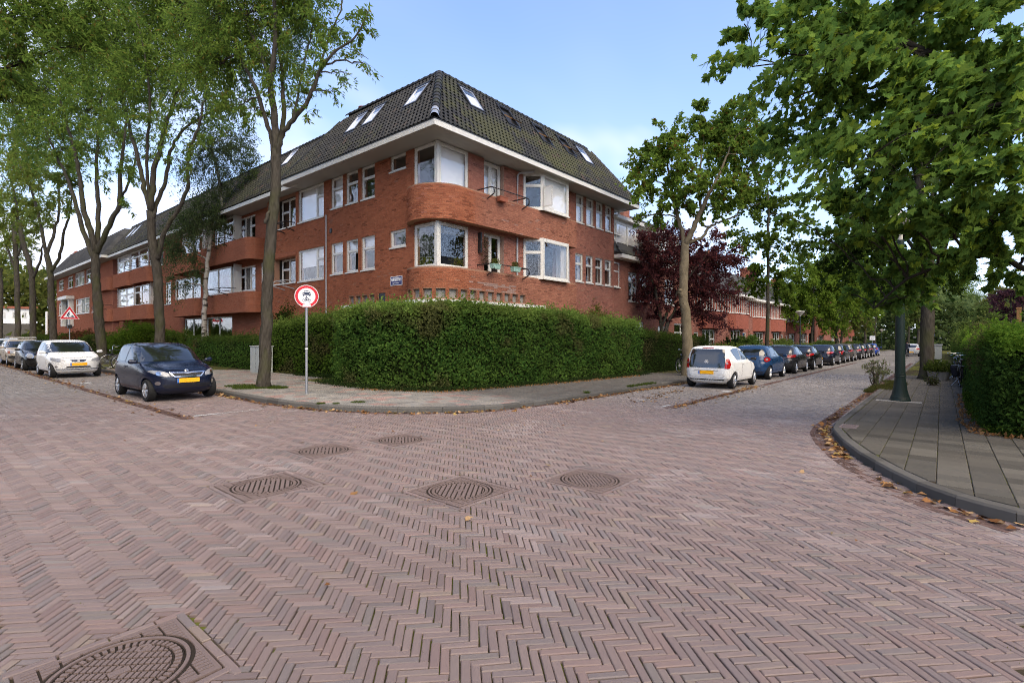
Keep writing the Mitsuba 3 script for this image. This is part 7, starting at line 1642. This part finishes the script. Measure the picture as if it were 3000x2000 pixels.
# ------------------------------------------------------------------ bicycles
def bike_protos():
    P = {}; WR = .345; wb = 1.08; rx, fx = -.5, .58; mb = MB()
    def circ(cx, r, tube, n=36): return MB().tube([(cx + r * math.cos(a), 0, WR + r * math.sin(a)) for a in np.linspace(0, 2 * math.pi, n)], tube, 6, cap=False)
    for nm, cx in (('f', fx), ('r', rx)):
        P['tyre' + nm] = (circ(cx, WR - .018, .018), 'm_rubber'); P['rim' + nm] = (circ(cx, WR - .045, .011), 'm_alloy'); sp = MB()
        for i in range(18):
            a = i * 2 * math.pi / 18; sp.tube([(cx + .03 * math.cos(a + .8), (-1) ** i * .02, WR + .03 * math.sin(a + .8)), (cx + (WR - .05) * math.cos(a), 0, WR + (WR - .05) * math.sin(a))], .0022, 3)
        sp.tube([(cx, -.05, WR), (cx, .05, WR)], .02, 8); P['spokes' + nm] = (sp, 'm_alloy')
    fr = MB(); bb, st, ht, hb = (-.06, 0, .29), (-.20, 0, .80), (.40, 0, .92), (.43, 0, .74)
    for a, b, r in ((bb, st, .016), (st, ht, .016), (bb, hb, .019), (hb, ht, .02), (bb, (rx, .05, WR), .010), (bb, (rx, -.05, WR), .010), (st, (rx, .05, WR), .009), (st, (rx, -.05, WR), .009), (hb, (fx, .055, WR), .012), (hb, (fx, -.055, WR), .012)): fr.tube([a, b], r, 7)
    P['frame'] = (fr, 'm_black_metal')
    h = MB(); h.tube([ht, (.385, 0, 1.06)], .013, 7); h.tube([(.18, .27, 1.05), (.26, .28, 1.06), (.37, .20, 1.09), (.41, .06, 1.07), (.41, -.06, 1.07), (.37, -.20, 1.09), (.26, -.28, 1.06), (.18, -.27, 1.05)], .011, 7); P['handlebar'] = (h, 'm_chrome')
    s_ = MB(); hull = m3.Manifold.batch_hull([m3.Manifold.sphere(.05, 12).scale([1, 1.7, .6]).translate([-.33, 0, .93]), m3.Manifold.sphere(.025, 12).translate([-.08, 0, .95])]).to_mesh(); s_.add(hull.vert_properties[:, :3], hull.tri_verts); s_.tube([st, (-.235, 0, .92)], .013, 7); P['saddle'] = (s_, 'm_plastic')
    g = MB()
    for cx, a0_, a1_ in ((fx, .2, 2.6), (rx, .3, 3.3)):
        aa = np.linspace(a0_, a1_, 14)
        for j in (-.02, .02): g.tube([(cx + (WR + .025) * math.cos(a), j, WR + (WR + .025) * math.sin(a)) for a in aa], .011, 5)
    P['mudguard'] = (g, 'm_black_metal')
    c = MB(); c.box(rx - .05, .0, .045, .065, .24, .38); c.lathe([(.09, 0), (.09, .012), (0, .012)], (-.06, .03, .29), 16, M=rotx(-math.pi / 2)); c.tube([(-.06, .02, .29), (.08, .09, .22)], .01, 6); c.tube([(-.06, -.02, .29), (-.2, -.09, .36)], .01, 6); P['chain_guard'] = (c, 'm_plastic')
    k = MB(); k.box(rx - .22, rx + .22, -.07, .07, .72, .735)
    for j in (-.06, .06): k.tube([(rx - .1, j, .72), (rx, j, WR)], .006, 5); k.tube([(rx + .2, j, .72), (rx, j, WR)], .006, 5)
    P['rear_rack'] = (k, 'm_black_metal'); l = MB(); l.lathe([(.03, 0), (.045, .05), (.04, .06), (0, .06)], (.46, 0, .86), 12, M=roty(math.pi / 2)); P['lamp'] = (l, 'm_chrome')
    kick = MB(); kick.tube([(-.12, .05, .28), (-.2, .22, .01)], .009, 6); P['kickstand'] = (kick, 'm_alloy')
    return {n: mikit.ply(m.get()[:2], mt, smooth=35) for n, (m, mt) in P.items()}


BP = bike_protos(); BG = 'bicycles parked on the left pavement'


def bike(label, x, y, yaw, lean=.1, group=None, z=None, frame='m_black_metal'):
    t = thing('bicycle', label, 'bicycle', group); M = M4(rotz(yaw) @ rotx(lean), (x, y, (gz(x) + .125) if z is None else z))
    for w in 'fr':
        k = key('wheel', t); put(k, BP['tyre' + w], M); put(key('rim', k), BP['rim' + w], M); put(key('spokes', k), BP['spokes' + w], M)
    for n in ('frame', 'handlebar', 'saddle', 'mudguard', 'chain_guard', 'rear_rack', 'lamp', 'kickstand'): put(key(n, t), BP[n], M, frame if n == 'frame' else None)
    return t, M


bike('leftmost bicycle on the left pavement, with a pale front wheel towards the street', 6.7, 30.2, 3.05, .10)
bike('black bicycle with blue cloth on its saddle beside the leftmost bicycle', 6.85, 29.0, 3.25, -.08)
bike('bicycle with high chrome handlebar just behind the dark blue car', 6.95, 27.4, 3.1, .06)
bike('bicycle hidden behind the dark blue car roof, only its handlebar end showing', 7.2, 24.3, 3.0, .08)
bike('bicycle behind the white tailgate car, only its bright handlebar showing', 22.4, 8.75, .9, .06, z=gz(22.4) + .155)
bike('second bicycle behind the white tailgate car, further right', 23.5, 8.75, .8, -.06, z=gz(23.5) + .155)
qb = gp(2836, 1100, .12)
bR, MR = bike('black bicycle with two bulging panniers leaning on the right hedge', 23.9, -.47, .02, .05)
bike('silver bicycle farther along the right pavement by the hedge', 28.2, -.42, .12, .06)
for sd in (1, -1):
    t = thing('pannier_bag', ['left bulging black pannier on the bicycle by the right hedge', 'right black pannier on the bicycle by the right hedge, hidden half by leaves'][0 if sd > 0 else 1], 'bag'); m_ = m3.Manifold.batch_hull([m3.Manifold.sphere(.09, 14).translate([-.5 + a, sd * (.16 + .05 * (b > 0)), .48 + b]) for a in (-.14, .14) for b in (-.06, .18)]).to_mesh()
    k = key('bag', t); scene[k] = {**mikit.ply((m_.vert_properties[:, :3], m_.tri_verts), 'm_cloth', smooth=40), 'to_world': T(MR.tolist())}
    mb = MB(); mb.box(-.66, -.34, sd * .10, sd * .27, .735, .75); k = key('flap', t); scene[k] = {**mikit.ply(mb.get()[:2], 'm_plastic'), 'to_world': T(MR.tolist())}
t = thing('cloth', 'crumpled blue cloth hanging over a bicycle saddle', 'cloth'); mb = MB(); gxx = np.linspace(-.14, .14, 8); V = [(7.17 + a, 29.0 + b, gz(7) + 1.18 - .5 * (abs(a) + .6 * abs(b)) ** 1.3 + .015 * math.sin(a * 40 + b * 30)) for a in gxx for b in gxx]; mb.add(V, [(i * 8 + j, (i + 1) * 8 + j, (i + 1) * 8 + j + 1, i * 8 + j + 1) for i in range(7) for j in range(7)]); mb.build(t, 'm_plateblue', smooth=True)

# ------------------------------------------------------------------ signs, lamps, street furniture
bs = gp(898, 1154, .12); ds = depth(bs)
t = thing('traffic_sign', 'round red rimmed sign forbidding motor vehicles on a galvanised post at the corner', 'traffic sign')
top = atd(901, 905, ds); zt = (HZ - 860) / F * ds + H + .0; zc = (HZ - 868) / F * ds + H
mb = MB(); mb.tube([(bs[0], bs[1], bs[2] - .1), (bs[0] + .0, bs[1], zc + .22)], .038, 14); part(mb, 'post', t, 'm_galv', 35)
fwd = unit(np.array([O0[0] - bs[0] + 1.0, O0[1] - bs[1] - 1.0, 0])); rgt = np.array([-fwd[1], fwd[0], 0]); sc = np.array([bs[0], bs[1], zc]) + fwd * .05
SF = lambda u, v, w: tuple(sc + rgt * u + np.array([0, 0, 1.0]) * v + fwd * w)
mb = MB(); mb.poly(Point(0, 0).buffer(.305, 40), SF, thick=(-.012, 0)); part(mb, 'plate', t, 'm_signwhite')
mb = MB(); mb.poly(Point(0, 0).buffer(.292, 40).difference(Point(0, 0).buffer(.222, 40)), SF, thick=(0, .003)); part(mb, 'red_ring', t, 'm_red')
cp = [Polygon([(-.105, .03), (-.105, .085), (-.085, .10), (.085, .10), (.105, .085), (.105, .03)]), Polygon([(-.085, .10), (-.06, .145), (-.03, .152), (.03, .152), (.06, .145), (.085, .10)]).difference(Polygon([(-.065, .104), (-.048, .136), (.048, .136), (.065, .104)])), sbox(-.095, .005, -.065, .035), sbox(.065, .005, .095, .035)]
cp[0] = cp[0].difference(unary_union([Point(-.075, .068).buffer(.014), Point(.075, .068).buffer(.014)]))
rd = [Point(-.07, -.115).buffer(.038).difference(Point(-.07, -.115).buffer(.028)), Point(.07, -.115).buffer(.038).difference(Point(.07, -.115).buffer(.028)), Point(-.005, -.005).buffer(.016), LineString([(-.01, -.022), (-.03, -.065), (.01, -.085), (-.01, -.118)]).buffer(.012), LineString([(-.01, -.03), (.035, -.05)]).buffer(.007), LineString([(-.07, -.115), (-.02, -.10), (.03, -.115), (.05, -.06), (.07, -.115)]).buffer(.006)]
mb = MB(); mb.poly(unary_union(cp), SF, thick=(.0, .004)); part(mb, 'car_symbol', t, 'm_navy'); mb = MB(); mb.poly(unary_union(rd), SF, thick=(.0, .004)); part(mb, 'moped_symbol', t, 'm_navy')
mb = MB(); mb.poly(sbox(-.10, -.275, .10, -.225), SF, thick=(.003, .007)); part(mb, 'sticker', t, 'm_signwhite')
for z_ in (1.28, 1.22): mb = MB(); mb.tube([(bs[0], bs[1], bs[2] + z_), (bs[0], bs[1], bs[2] + z_ + .035)], .0395, 14); part(mb, 'sticker_band', t, 'm_plastic' if z_ > 1.25 else 'm_signwhite')
mb = MB(); mb.tube([(bs[0], bs[1], zc - .36), (bs[0], bs[1], zc - .33)], .042, 14); part(mb, 'clamp', t, 'm_galv')

# roadworks sign
xs, ys = 8.2, 0; p_ = onX(204, 940, 7.5); dsn = depth(p_); t = thing('traffic_sign', 'triangular red rimmed roadworks sign above the white car', 'traffic sign')
zb_, zt_ = (HZ - 935) / F * dsn + H, (HZ - 900) / F * dsn + H; hgt_ = zt_ - zb_; half = 29 * dsn / F * .98
mb = MB(); mb.tube([(p_[0], p_[1], gz(7.5)), (p_[0], p_[1], zt_)], .035, 10); part(mb, 'post', t, 'm_galv', 35); mb = MB(); mb.box(p_[0] - .12, p_[0] + .12, p_[1] - .1, p_[1] + .1, zb_ - .65, zb_ - .4); part(mb, 'bracket', t, 'm_plastic')
fwd2 = unit(np.array([-.35, -1.0, 0])); rgt2 = np.array([-fwd2[1], fwd2[0], 0]); sc2 = np.array([p_[0], p_[1], zb_]) + fwd2 * .045; SF2 = lambda u, v, w: tuple(sc2 + rgt2 * u + np.array([0, 0, 1.0]) * v + fwd2 * w)
half = .56; TH_ = .97; tri = Polygon([(-half, 0), (half, 0), (0, TH_)]); mb = MB(); mb.poly(tri, SF2, thick=(-.012, 0)); part(mb, 'plate', t, 'm_signwhite')
mb = MB(); mb.poly(tri.buffer(-.02, join_style=2).difference(tri.buffer(-.125, join_style=2)), SF2, thick=(0, .004)); part(mb, 'red_border', t, 'm_red')
dig = [Point(-.02, .50).buffer(.04), LineString([(-.045, .45), (-.10, .33)]).buffer(.038), LineString([(-.10, .33), (-.15, .16)]).buffer(.026), LineString([(-.09, .32), (-.02, .15)]).buffer(.026), LineString([(-.05, .44), (.02, .34)]).buffer(.02), LineString([(-.16, .42), (.08, .24)]).buffer(.011), Polygon([(.03, .15), (.30, .15), (.17, .29)])]
mb = MB(); mb.poly(unary_union(dig).intersection(tri.buffer(-.13)), SF2, thick=(0, .005)); part(mb, 'digging_symbol', t, 'm_navy')

# street name plate on the corner building
t = thing('street_name_sign', 'dark blue enamel street name plate on the brick wall left of the corner window', 'sign'); s1_, s0_ = L(1145), L(1179.5); zc_ = (HZ - 822.5) / F * depth(onX(1162, 822, XB)) + H
wS, hS = abs(s1_ - s0_), .36 * .98; sgn = lambda u, v, w: (XB - .012 - w, s1_ - u, zc_ - .17 + v)
mb = MB(); mb.poly(sbox(0, 0, wS, .34), sgn, thick=(-.01, .004)); part(mb, 'plate', t, 'm_enamel'); mb = MB(); mb.poly(sbox(0, 0, wS, .34).difference(sbox(.018, .018, wS - .018, .322)), sgn, thick=(.004, .007)); part(mb, 'border', t, 'm_signwhite')
tm = meshkit.text_mesh('HARBURGERSTRAAT', .11, .003, bold=True); v_ = tm.vertices.copy(); k_ = (wS - .10) / (v_[:, 0].max() - v_[:, 0].min()); v_[:, 0] = (v_[:, 0] - v_[:, 0].min()) * k_ + .05; v_[:, 1] += .165
mb = MB(); mb.add([sgn(a, b, .004 + c) for a, b, c in v_], tm.faces); part(mb, 'lettering', t, 'm_signwhite')
mb = MB(); u_ = .14
for w_ in (.12, .05, .05, .16): mb.poly(sbox(u_, .075, u_ + w_ * wS, .10), sgn, thick=(.004, .006)); u_ += w_ * wS + .03
part(mb, 'small_print', t, 'm_signwhite')

# utility cabinet by the slim tree
cb = onX(760, 1080, 9.6); t = thing('utility_cabinet', 'grey utility cabinet against the hedge behind the slim tree', 'utility cabinet'); x0_, y0_ = 9.75, onX(733, 0, 9.75)[1]; y1_ = onX(764, 0, 9.75)[1]; zz = gz(9.7) + .12
m_ = m3.Manifold.batch_hull([m3.Manifold.sphere(.015, 8).translate([a, b, c]) for a in (x0_ + .015, x0_ + .5) for b in (y1_, y0_) for c in (zz, zz + 1.12)]).to_mesh(); k = key('body', t); scene[k] = mikit.ply((m_.vert_properties[:, :3], m_.tri_verts), 'm_grey_box', smooth=30)
mb = MB(); mb.box(x0_ - .03, x0_ + .55, y1_ - .04, y0_ + .04, zz + 1.13, zz + 1.17); part(mb, 'lid', t, 'm_grey_box')
mb = MB(); mb.box(x0_ - .004, x0_ - .001, (y0_ + y1_) / 2 - .006, (y0_ + y1_) / 2 + .006, zz + .06, zz + 1.08); part(mb, 'door_gap', t, 'm_dark')

# cast iron lamp post on the right
bl = gp(2637, 1174, .12); t = thing('street_lamp', 'dark green cast iron lamp post with flared base on the right pavement', 'street lamp')
mb = MB(); pr_ = [(.0, 0), (.235, 0), (.24, .03), (.225, .06), (.215, .075), (.222, .095), (.205, .12), (.17, .26), (.14, .45), (.122, .62), (.130, .64), (.130, .66), (.121, .675), (.129, .69), (.129, .71), (.119, .725), (.114, 1.2), (.104, 2.6), (.09, 4.2)]
mb.lathe([(r * .96, z) for r, z in pr_], bl, 24); part(mb, 'column', t, 'm_green_iron', 40); mb = MB(); mb.lathe([(.06, 4.2), (.06, 4.5), (.28, 4.75), (.30, 4.8), (.06, 4.95), (0, 4.97)], bl, 20); part(mb, 'lamp_head', t, 'm_lampshade', 40)
mb = MB(); mb.box(bl[0] - .35, bl[0] - .05, bl[1] - .45, bl[1] + .5, bl[2] + .004, bl[2] + .012); part(mb, 'footing', t, 'm_concrete')
for i, (px, ytop, Y, X, ybot) in enumerate(((2344, 912, 9.0, None, 1005), (2583, 965, 8.6, None, 1010), (2762, 943, -.2, None, 1000))):
    p_ = onY(px, 0, Y); d_ = depth(p_); z1_ = (HZ - ytop) / F * d_ + H; g_ = gz(p_[0]) + .12
    t = thing('street_lamp', ['street lamp with pale funnel shade above the parked cars', 'small far street lamp before the far red house', 'slender street lamp behind the leaning trunk on the right'][i], 'street lamp'); c = (p_[0], p_[1], 0)
    mb = MB(); mb.tube([(p_[0], p_[1], g_), (p_[0], p_[1], g_ + 1.1), (p_[0], p_[1], z1_ - .3)], [.09, .065, .045], 12); part(mb, 'column', t, 'm_green_iron', 40)
    mb = MB(); mb.lathe([(.06, z1_ - .42), (.09, z1_ - .34), (.34, z1_ - .06), (.36, z1_ - .02), (.34, z1_), (0, z1_ + .06)], c, 20); part(mb, 'shade', t, 'm_lampshade', 40)

# flower boxes and what grows in them
def box_plants(lbl, c, n, h, cols, acc, pa, r=(.18, .08)):
    t = thing('potted_plant', lbl, 'plant'); mb = MB(); P = np.c_[rng.normal(0, r[0] * .5, n), rng.normal(0, r[1] * .6, n), rng.random(n) * h] + np.asarray(c); leafset(mb, P, unit(rdir(n) + np.array([0, 0, .5])), rdir(n), .07, .03, leafcol(n, *cols, acc, pa), .2); part(mb, 'leaves', t, 'm_leaf', color=True, kind='stuff')
    mb = MB()
    for i in range(5): e = np.asarray(c) + [rng.normal(0, r[0] * .5), 0, h * .7]; mb.tube([np.asarray(c) + [0, 0, -.02], e], .005, 4)
    part(mb, 'stems', t, 'm_wood')
bx = lambda px: onY(px, 0, 12.62)[0]
for i, (px, z_, m_, l_) in enumerate(((1450, 4.02, 'm_planter', 'left pale green flower box on the lower balcony rail'), (1509, 4.02, 'm_planter', 'right pale green flower box on the lower balcony rail'))):
    planter(l_, m_, (bx(px), 12.60, z_ + .06), .42); box_plants(['plant with yellow flowers in the left pale green flower box', 'reddish plant in the right pale green flower box'][i], (bx(px), 12.60, z_ + .24), 260, .17, ((.06, .09, .02), (.13, .15, .04)), (.35, .25, .05) if i == 0 else (.3, .12, .1), .2)
planter('terracotta trough on the upper balcony rail', 'm_terracotta', (bx(1480), 12.76, 6.70), .46, True); labels['flower_box_002']['category'] = 'flower box'
t = thing('hanging_plant', 'withered pinkish hanging plant in a dark holder on the brick pier', 'plant'); hx = onY(1408, 0, YB - .1)[0]; mb = MB(); mb.box(hx - .05, hx + .02, YB - .16, YB - .01, 4.75, 5.5); part(mb, 'holder', t, 'm_plastic')
mb = MB(); n = 700; P = np.c_[hx + .18 + rng.normal(0, .11, n), YB - .16 + rng.normal(0, .06, n), 4.35 + 1.0 * rng.random(n)]; leafset(mb, P, unit(rdir(n) + np.array([0, 0, -.5])), rdir(n), .06, .03, leafcol(n, (.22, .12, .10), (.36, .23, .19), (.05, .07, .02), .2)); part(mb, 'leaves', t, 'm_leaf', color=True, kind='stuff')
for i, (x_, y_, z_) in enumerate(((12.05, 14.4, 4.05), (13.0, 13.75, 4.05))): box_plants(['yellow green houseplant on the sill behind the lower corner window, left pane', 'houseplant on the sill behind the lower corner window, right pane'][i], (x_ + .12, y_, z_ + .12), 260, .30, ((.10, .13, .02), (.25, .26, .05)), (.2, .2, .05), .2, (.16, .2))

# planter tub, post, far bits on the right pavement
qp = np.array([27.0, .10, gz(27) + .12]); t = thing('planter_tub', 'round weathered planter tub with bushy plant beside the leaning trunk', 'planter'); mb = MB(); mb.lathe([(.0, 0), (.30, 0), (.38, .34), (.40, .36), (.36, .36), (.34, .30), (0, .30)], qp, 20); part(mb, 'tub', t, 'm_concrete', 40)
t2 = thing('potted_plant', 'bushy green plant in the round planter tub', 'plant'); mb = MB(); n = 900; P = qp + np.array([0, 0, .55]) + rdir(n) * rng.random((n, 1)) ** .4 * np.array([.55, .5, .32]); leafset(mb, P, rdir(n), rdir(n), .09, .06, leafcol(n, (.05, .08, .015), (.11, .14, .03))); part(mb, 'leaves', t2, 'm_leaf', color=True, kind='stuff')
qc = onY(2755, 0, .2); t = thing('utility_cabinet', 'slim grey post box behind the leaning trunk on the right pavement', 'utility cabinet'); mb = MB(); mb.box(34.0, 34.3, .0, .35, gz(34) + .1, gz(34) + 1.5); part(mb, 'body', t, 'm_grey_box'); mb = MB(); mb.box(33.97, 34.33, -.03, .38, gz(34) + 1.5, gz(34) + 1.55); part(mb, 'lid', t, 'm_pipe')
qw = onY(2985, 940, -2.1); t = thing('wooden_post', 'orange brown wooden post rising out of the right hedge', 'post'); mb = MB(); d_ = depth(qw); mb.box(qw[0] - .06, qw[0] + .06, qw[1] - .06, qw[1] + .06, gz(qw[0]), (HZ - 905) / F * d_ + H); part(mb, 'shaft', t, 'm_wood'); mb = MB(); mb.box(qw[0] - .075, qw[0] + .075, qw[1] - .075, qw[1] + .075, (HZ - 905) / F * d_ + H, (HZ - 902) / F * d_ + H + .02); part(mb, 'cap', t, 'm_wood')
pbx = onY(2698, 0, -1.0); t = thing('traffic_sign', 'small blue sign at the far end of the right hand street', 'traffic sign'); zz = gz(90); mb = MB(); mb.tube([(95, 1.2, zz), (95, 1.2, zz + 3.3)], .04, 8); part(mb, 'post', t, 'm_galv'); mb = MB(); mb.box(94.9, 94.94, .8, 1.6, zz + 2.5, zz + 3.3); part(mb, 'plate', t, 'm_plateblue')
t = thing('traffic_sign', 'small white sign above the far parked cars', 'traffic sign'); xq = onY(2556, 0, 8.4)[0]; zz = gz(xq); mb = MB(); mb.tube([(xq, 8.4, zz), (xq, 8.4, zz + 2.6)], .04, 8); part(mb, 'post', t, 'm_galv'); mb = MB(); mb.box(xq - .06, xq - .03, 8.05, 8.75, zz + 1.9, zz + 2.6); part(mb, 'plate', t, 'm_signwhite')
t = thing('garden_post', 'white garden post standing in the greenery left of the roadworks sign', 'post'); pp_ = onX(137, 0, 10.5); mb = MB(); mb.tube([(10.5, pp_[1], 0), (10.5, pp_[1], 4.2)], .12, 10); part(mb, 'shaft', t, 'm_signwhite'); mb = MB(); mb.lathe([(.14, 4.2), (.14, 4.3), (0, 4.4)], (10.5, pp_[1], 0), 10); part(mb, 'cap', t, 'm_signwhite')

# cyclist in the distance
def person(x, y, yaw, z0):
    t = thing('person', 'distant person in dark clothes riding a bicycle down the right street', 'person')
    J = {'pelvis': (0, 0, .95), 'chest': (.16, 0, 1.32), 'neck': (.20, 0, 1.46), 'hl': (-.02, .10, .92), 'hr': (-.02, -.10, .92), 'kl': (.30, .11, .72), 'kr': (.22, -.11, .55), 'al': (.08, .11, .42), 'ar': (.0, -.11, .20), 'tl': (.22, .11, .38), 'tr': (.15, -.11, .16), 'sl': (.17, .19, 1.40), 'sr': (.17, -.19, 1.40), 'el': (.33, .24, 1.18), 'er': (.33, -.24, 1.18), 'wl': (.55, .24, 1.10), 'wr': (.55, -.24, 1.10), 'fl': (.62, .23, 1.09), 'fr': (.62, -.23, 1.09)}
    B_ = [('pelvis', 'chest', .13, .15), ('chest', 'neck', .13, .06), ('hl', 'kl', .085, .06), ('kl', 'al', .055, .04), ('al', 'tl', .042, .032), ('hr', 'kr', .085, .06), ('kr', 'ar', .055, .04), ('ar', 'tr', .042, .032), ('chest', 'sl', .10, .065), ('chest', 'sr', .10, .065), ('sl', 'el', .055, .042), ('el', 'wl', .04, .03), ('sr', 'er', .055, .042), ('er', 'wr', .04, .03), ('wl', 'fl', .032, .026), ('wr', 'fr', .032, .026), ('pelvis', 'hl', .12, .09), ('pelvis', 'hr', .12, .09)]
    m_ = m3.Manifold()
    for a, b, r0, r1 in B_: m_ = m_ + m3.Manifold.batch_hull([m3.Manifold.sphere(r0, 12).translate(list(J[a])), m3.Manifold.sphere(r1, 12).translate(list(J[b]))])
    mm = m_.refine_to_length(.06).to_mesh(); tmh = trimesh.Trimesh(mm.vert_properties[:, :3], mm.tri_verts, process=True); trimesh.smoothing.filter_taubin(tmh, iterations=8); M = M4(rotz(yaw), (x, y, z0))
    k = key('clothed_body', t); scene[k] = {**mikit.ply(tmh, 'm_cloth', smooth=True), 'to_world': T(M.tolist())}
    hd = m3.Manifold.batch_hull([m3.Manifold.sphere(.085, 14).translate([.24, 0, 1.64]), m3.Manifold.sphere(.06, 14).translate([.27, 0, 1.56]), m3.Manifold.sphere(.045, 12).translate([.21, 0, 1.48])]).to_mesh(); k = key('head', t); scene[k] = {**mikit.ply((hd.vert_properties[:, :3], hd.tri_verts), 'm_skin', smooth=True), 'to_world': T(M.tolist())}
    hr = m3.Manifold.sphere(.10, 14).translate([.22, 0, 1.665]).to_mesh(); k = key('hair', t); scene[k] = {**mikit.ply((hr.vert_properties[:, :3], hr.tri_verts), 'm_dark', smooth=True), 'to_world': T(M.tolist())}
xc_ = 66.0; yc_ = (lambda p: p[1])(O0 + ray(2657, 0) * (xc_ / ray(2657, 0)[0])); person(xc_, yc_, .05, gz(xc_) + .02); bike('bicycle ridden by the distant person on the right hand street', xc_ + .05, yc_, .05, 0.0, z=gz(xc_))
print('entries', len(scene))
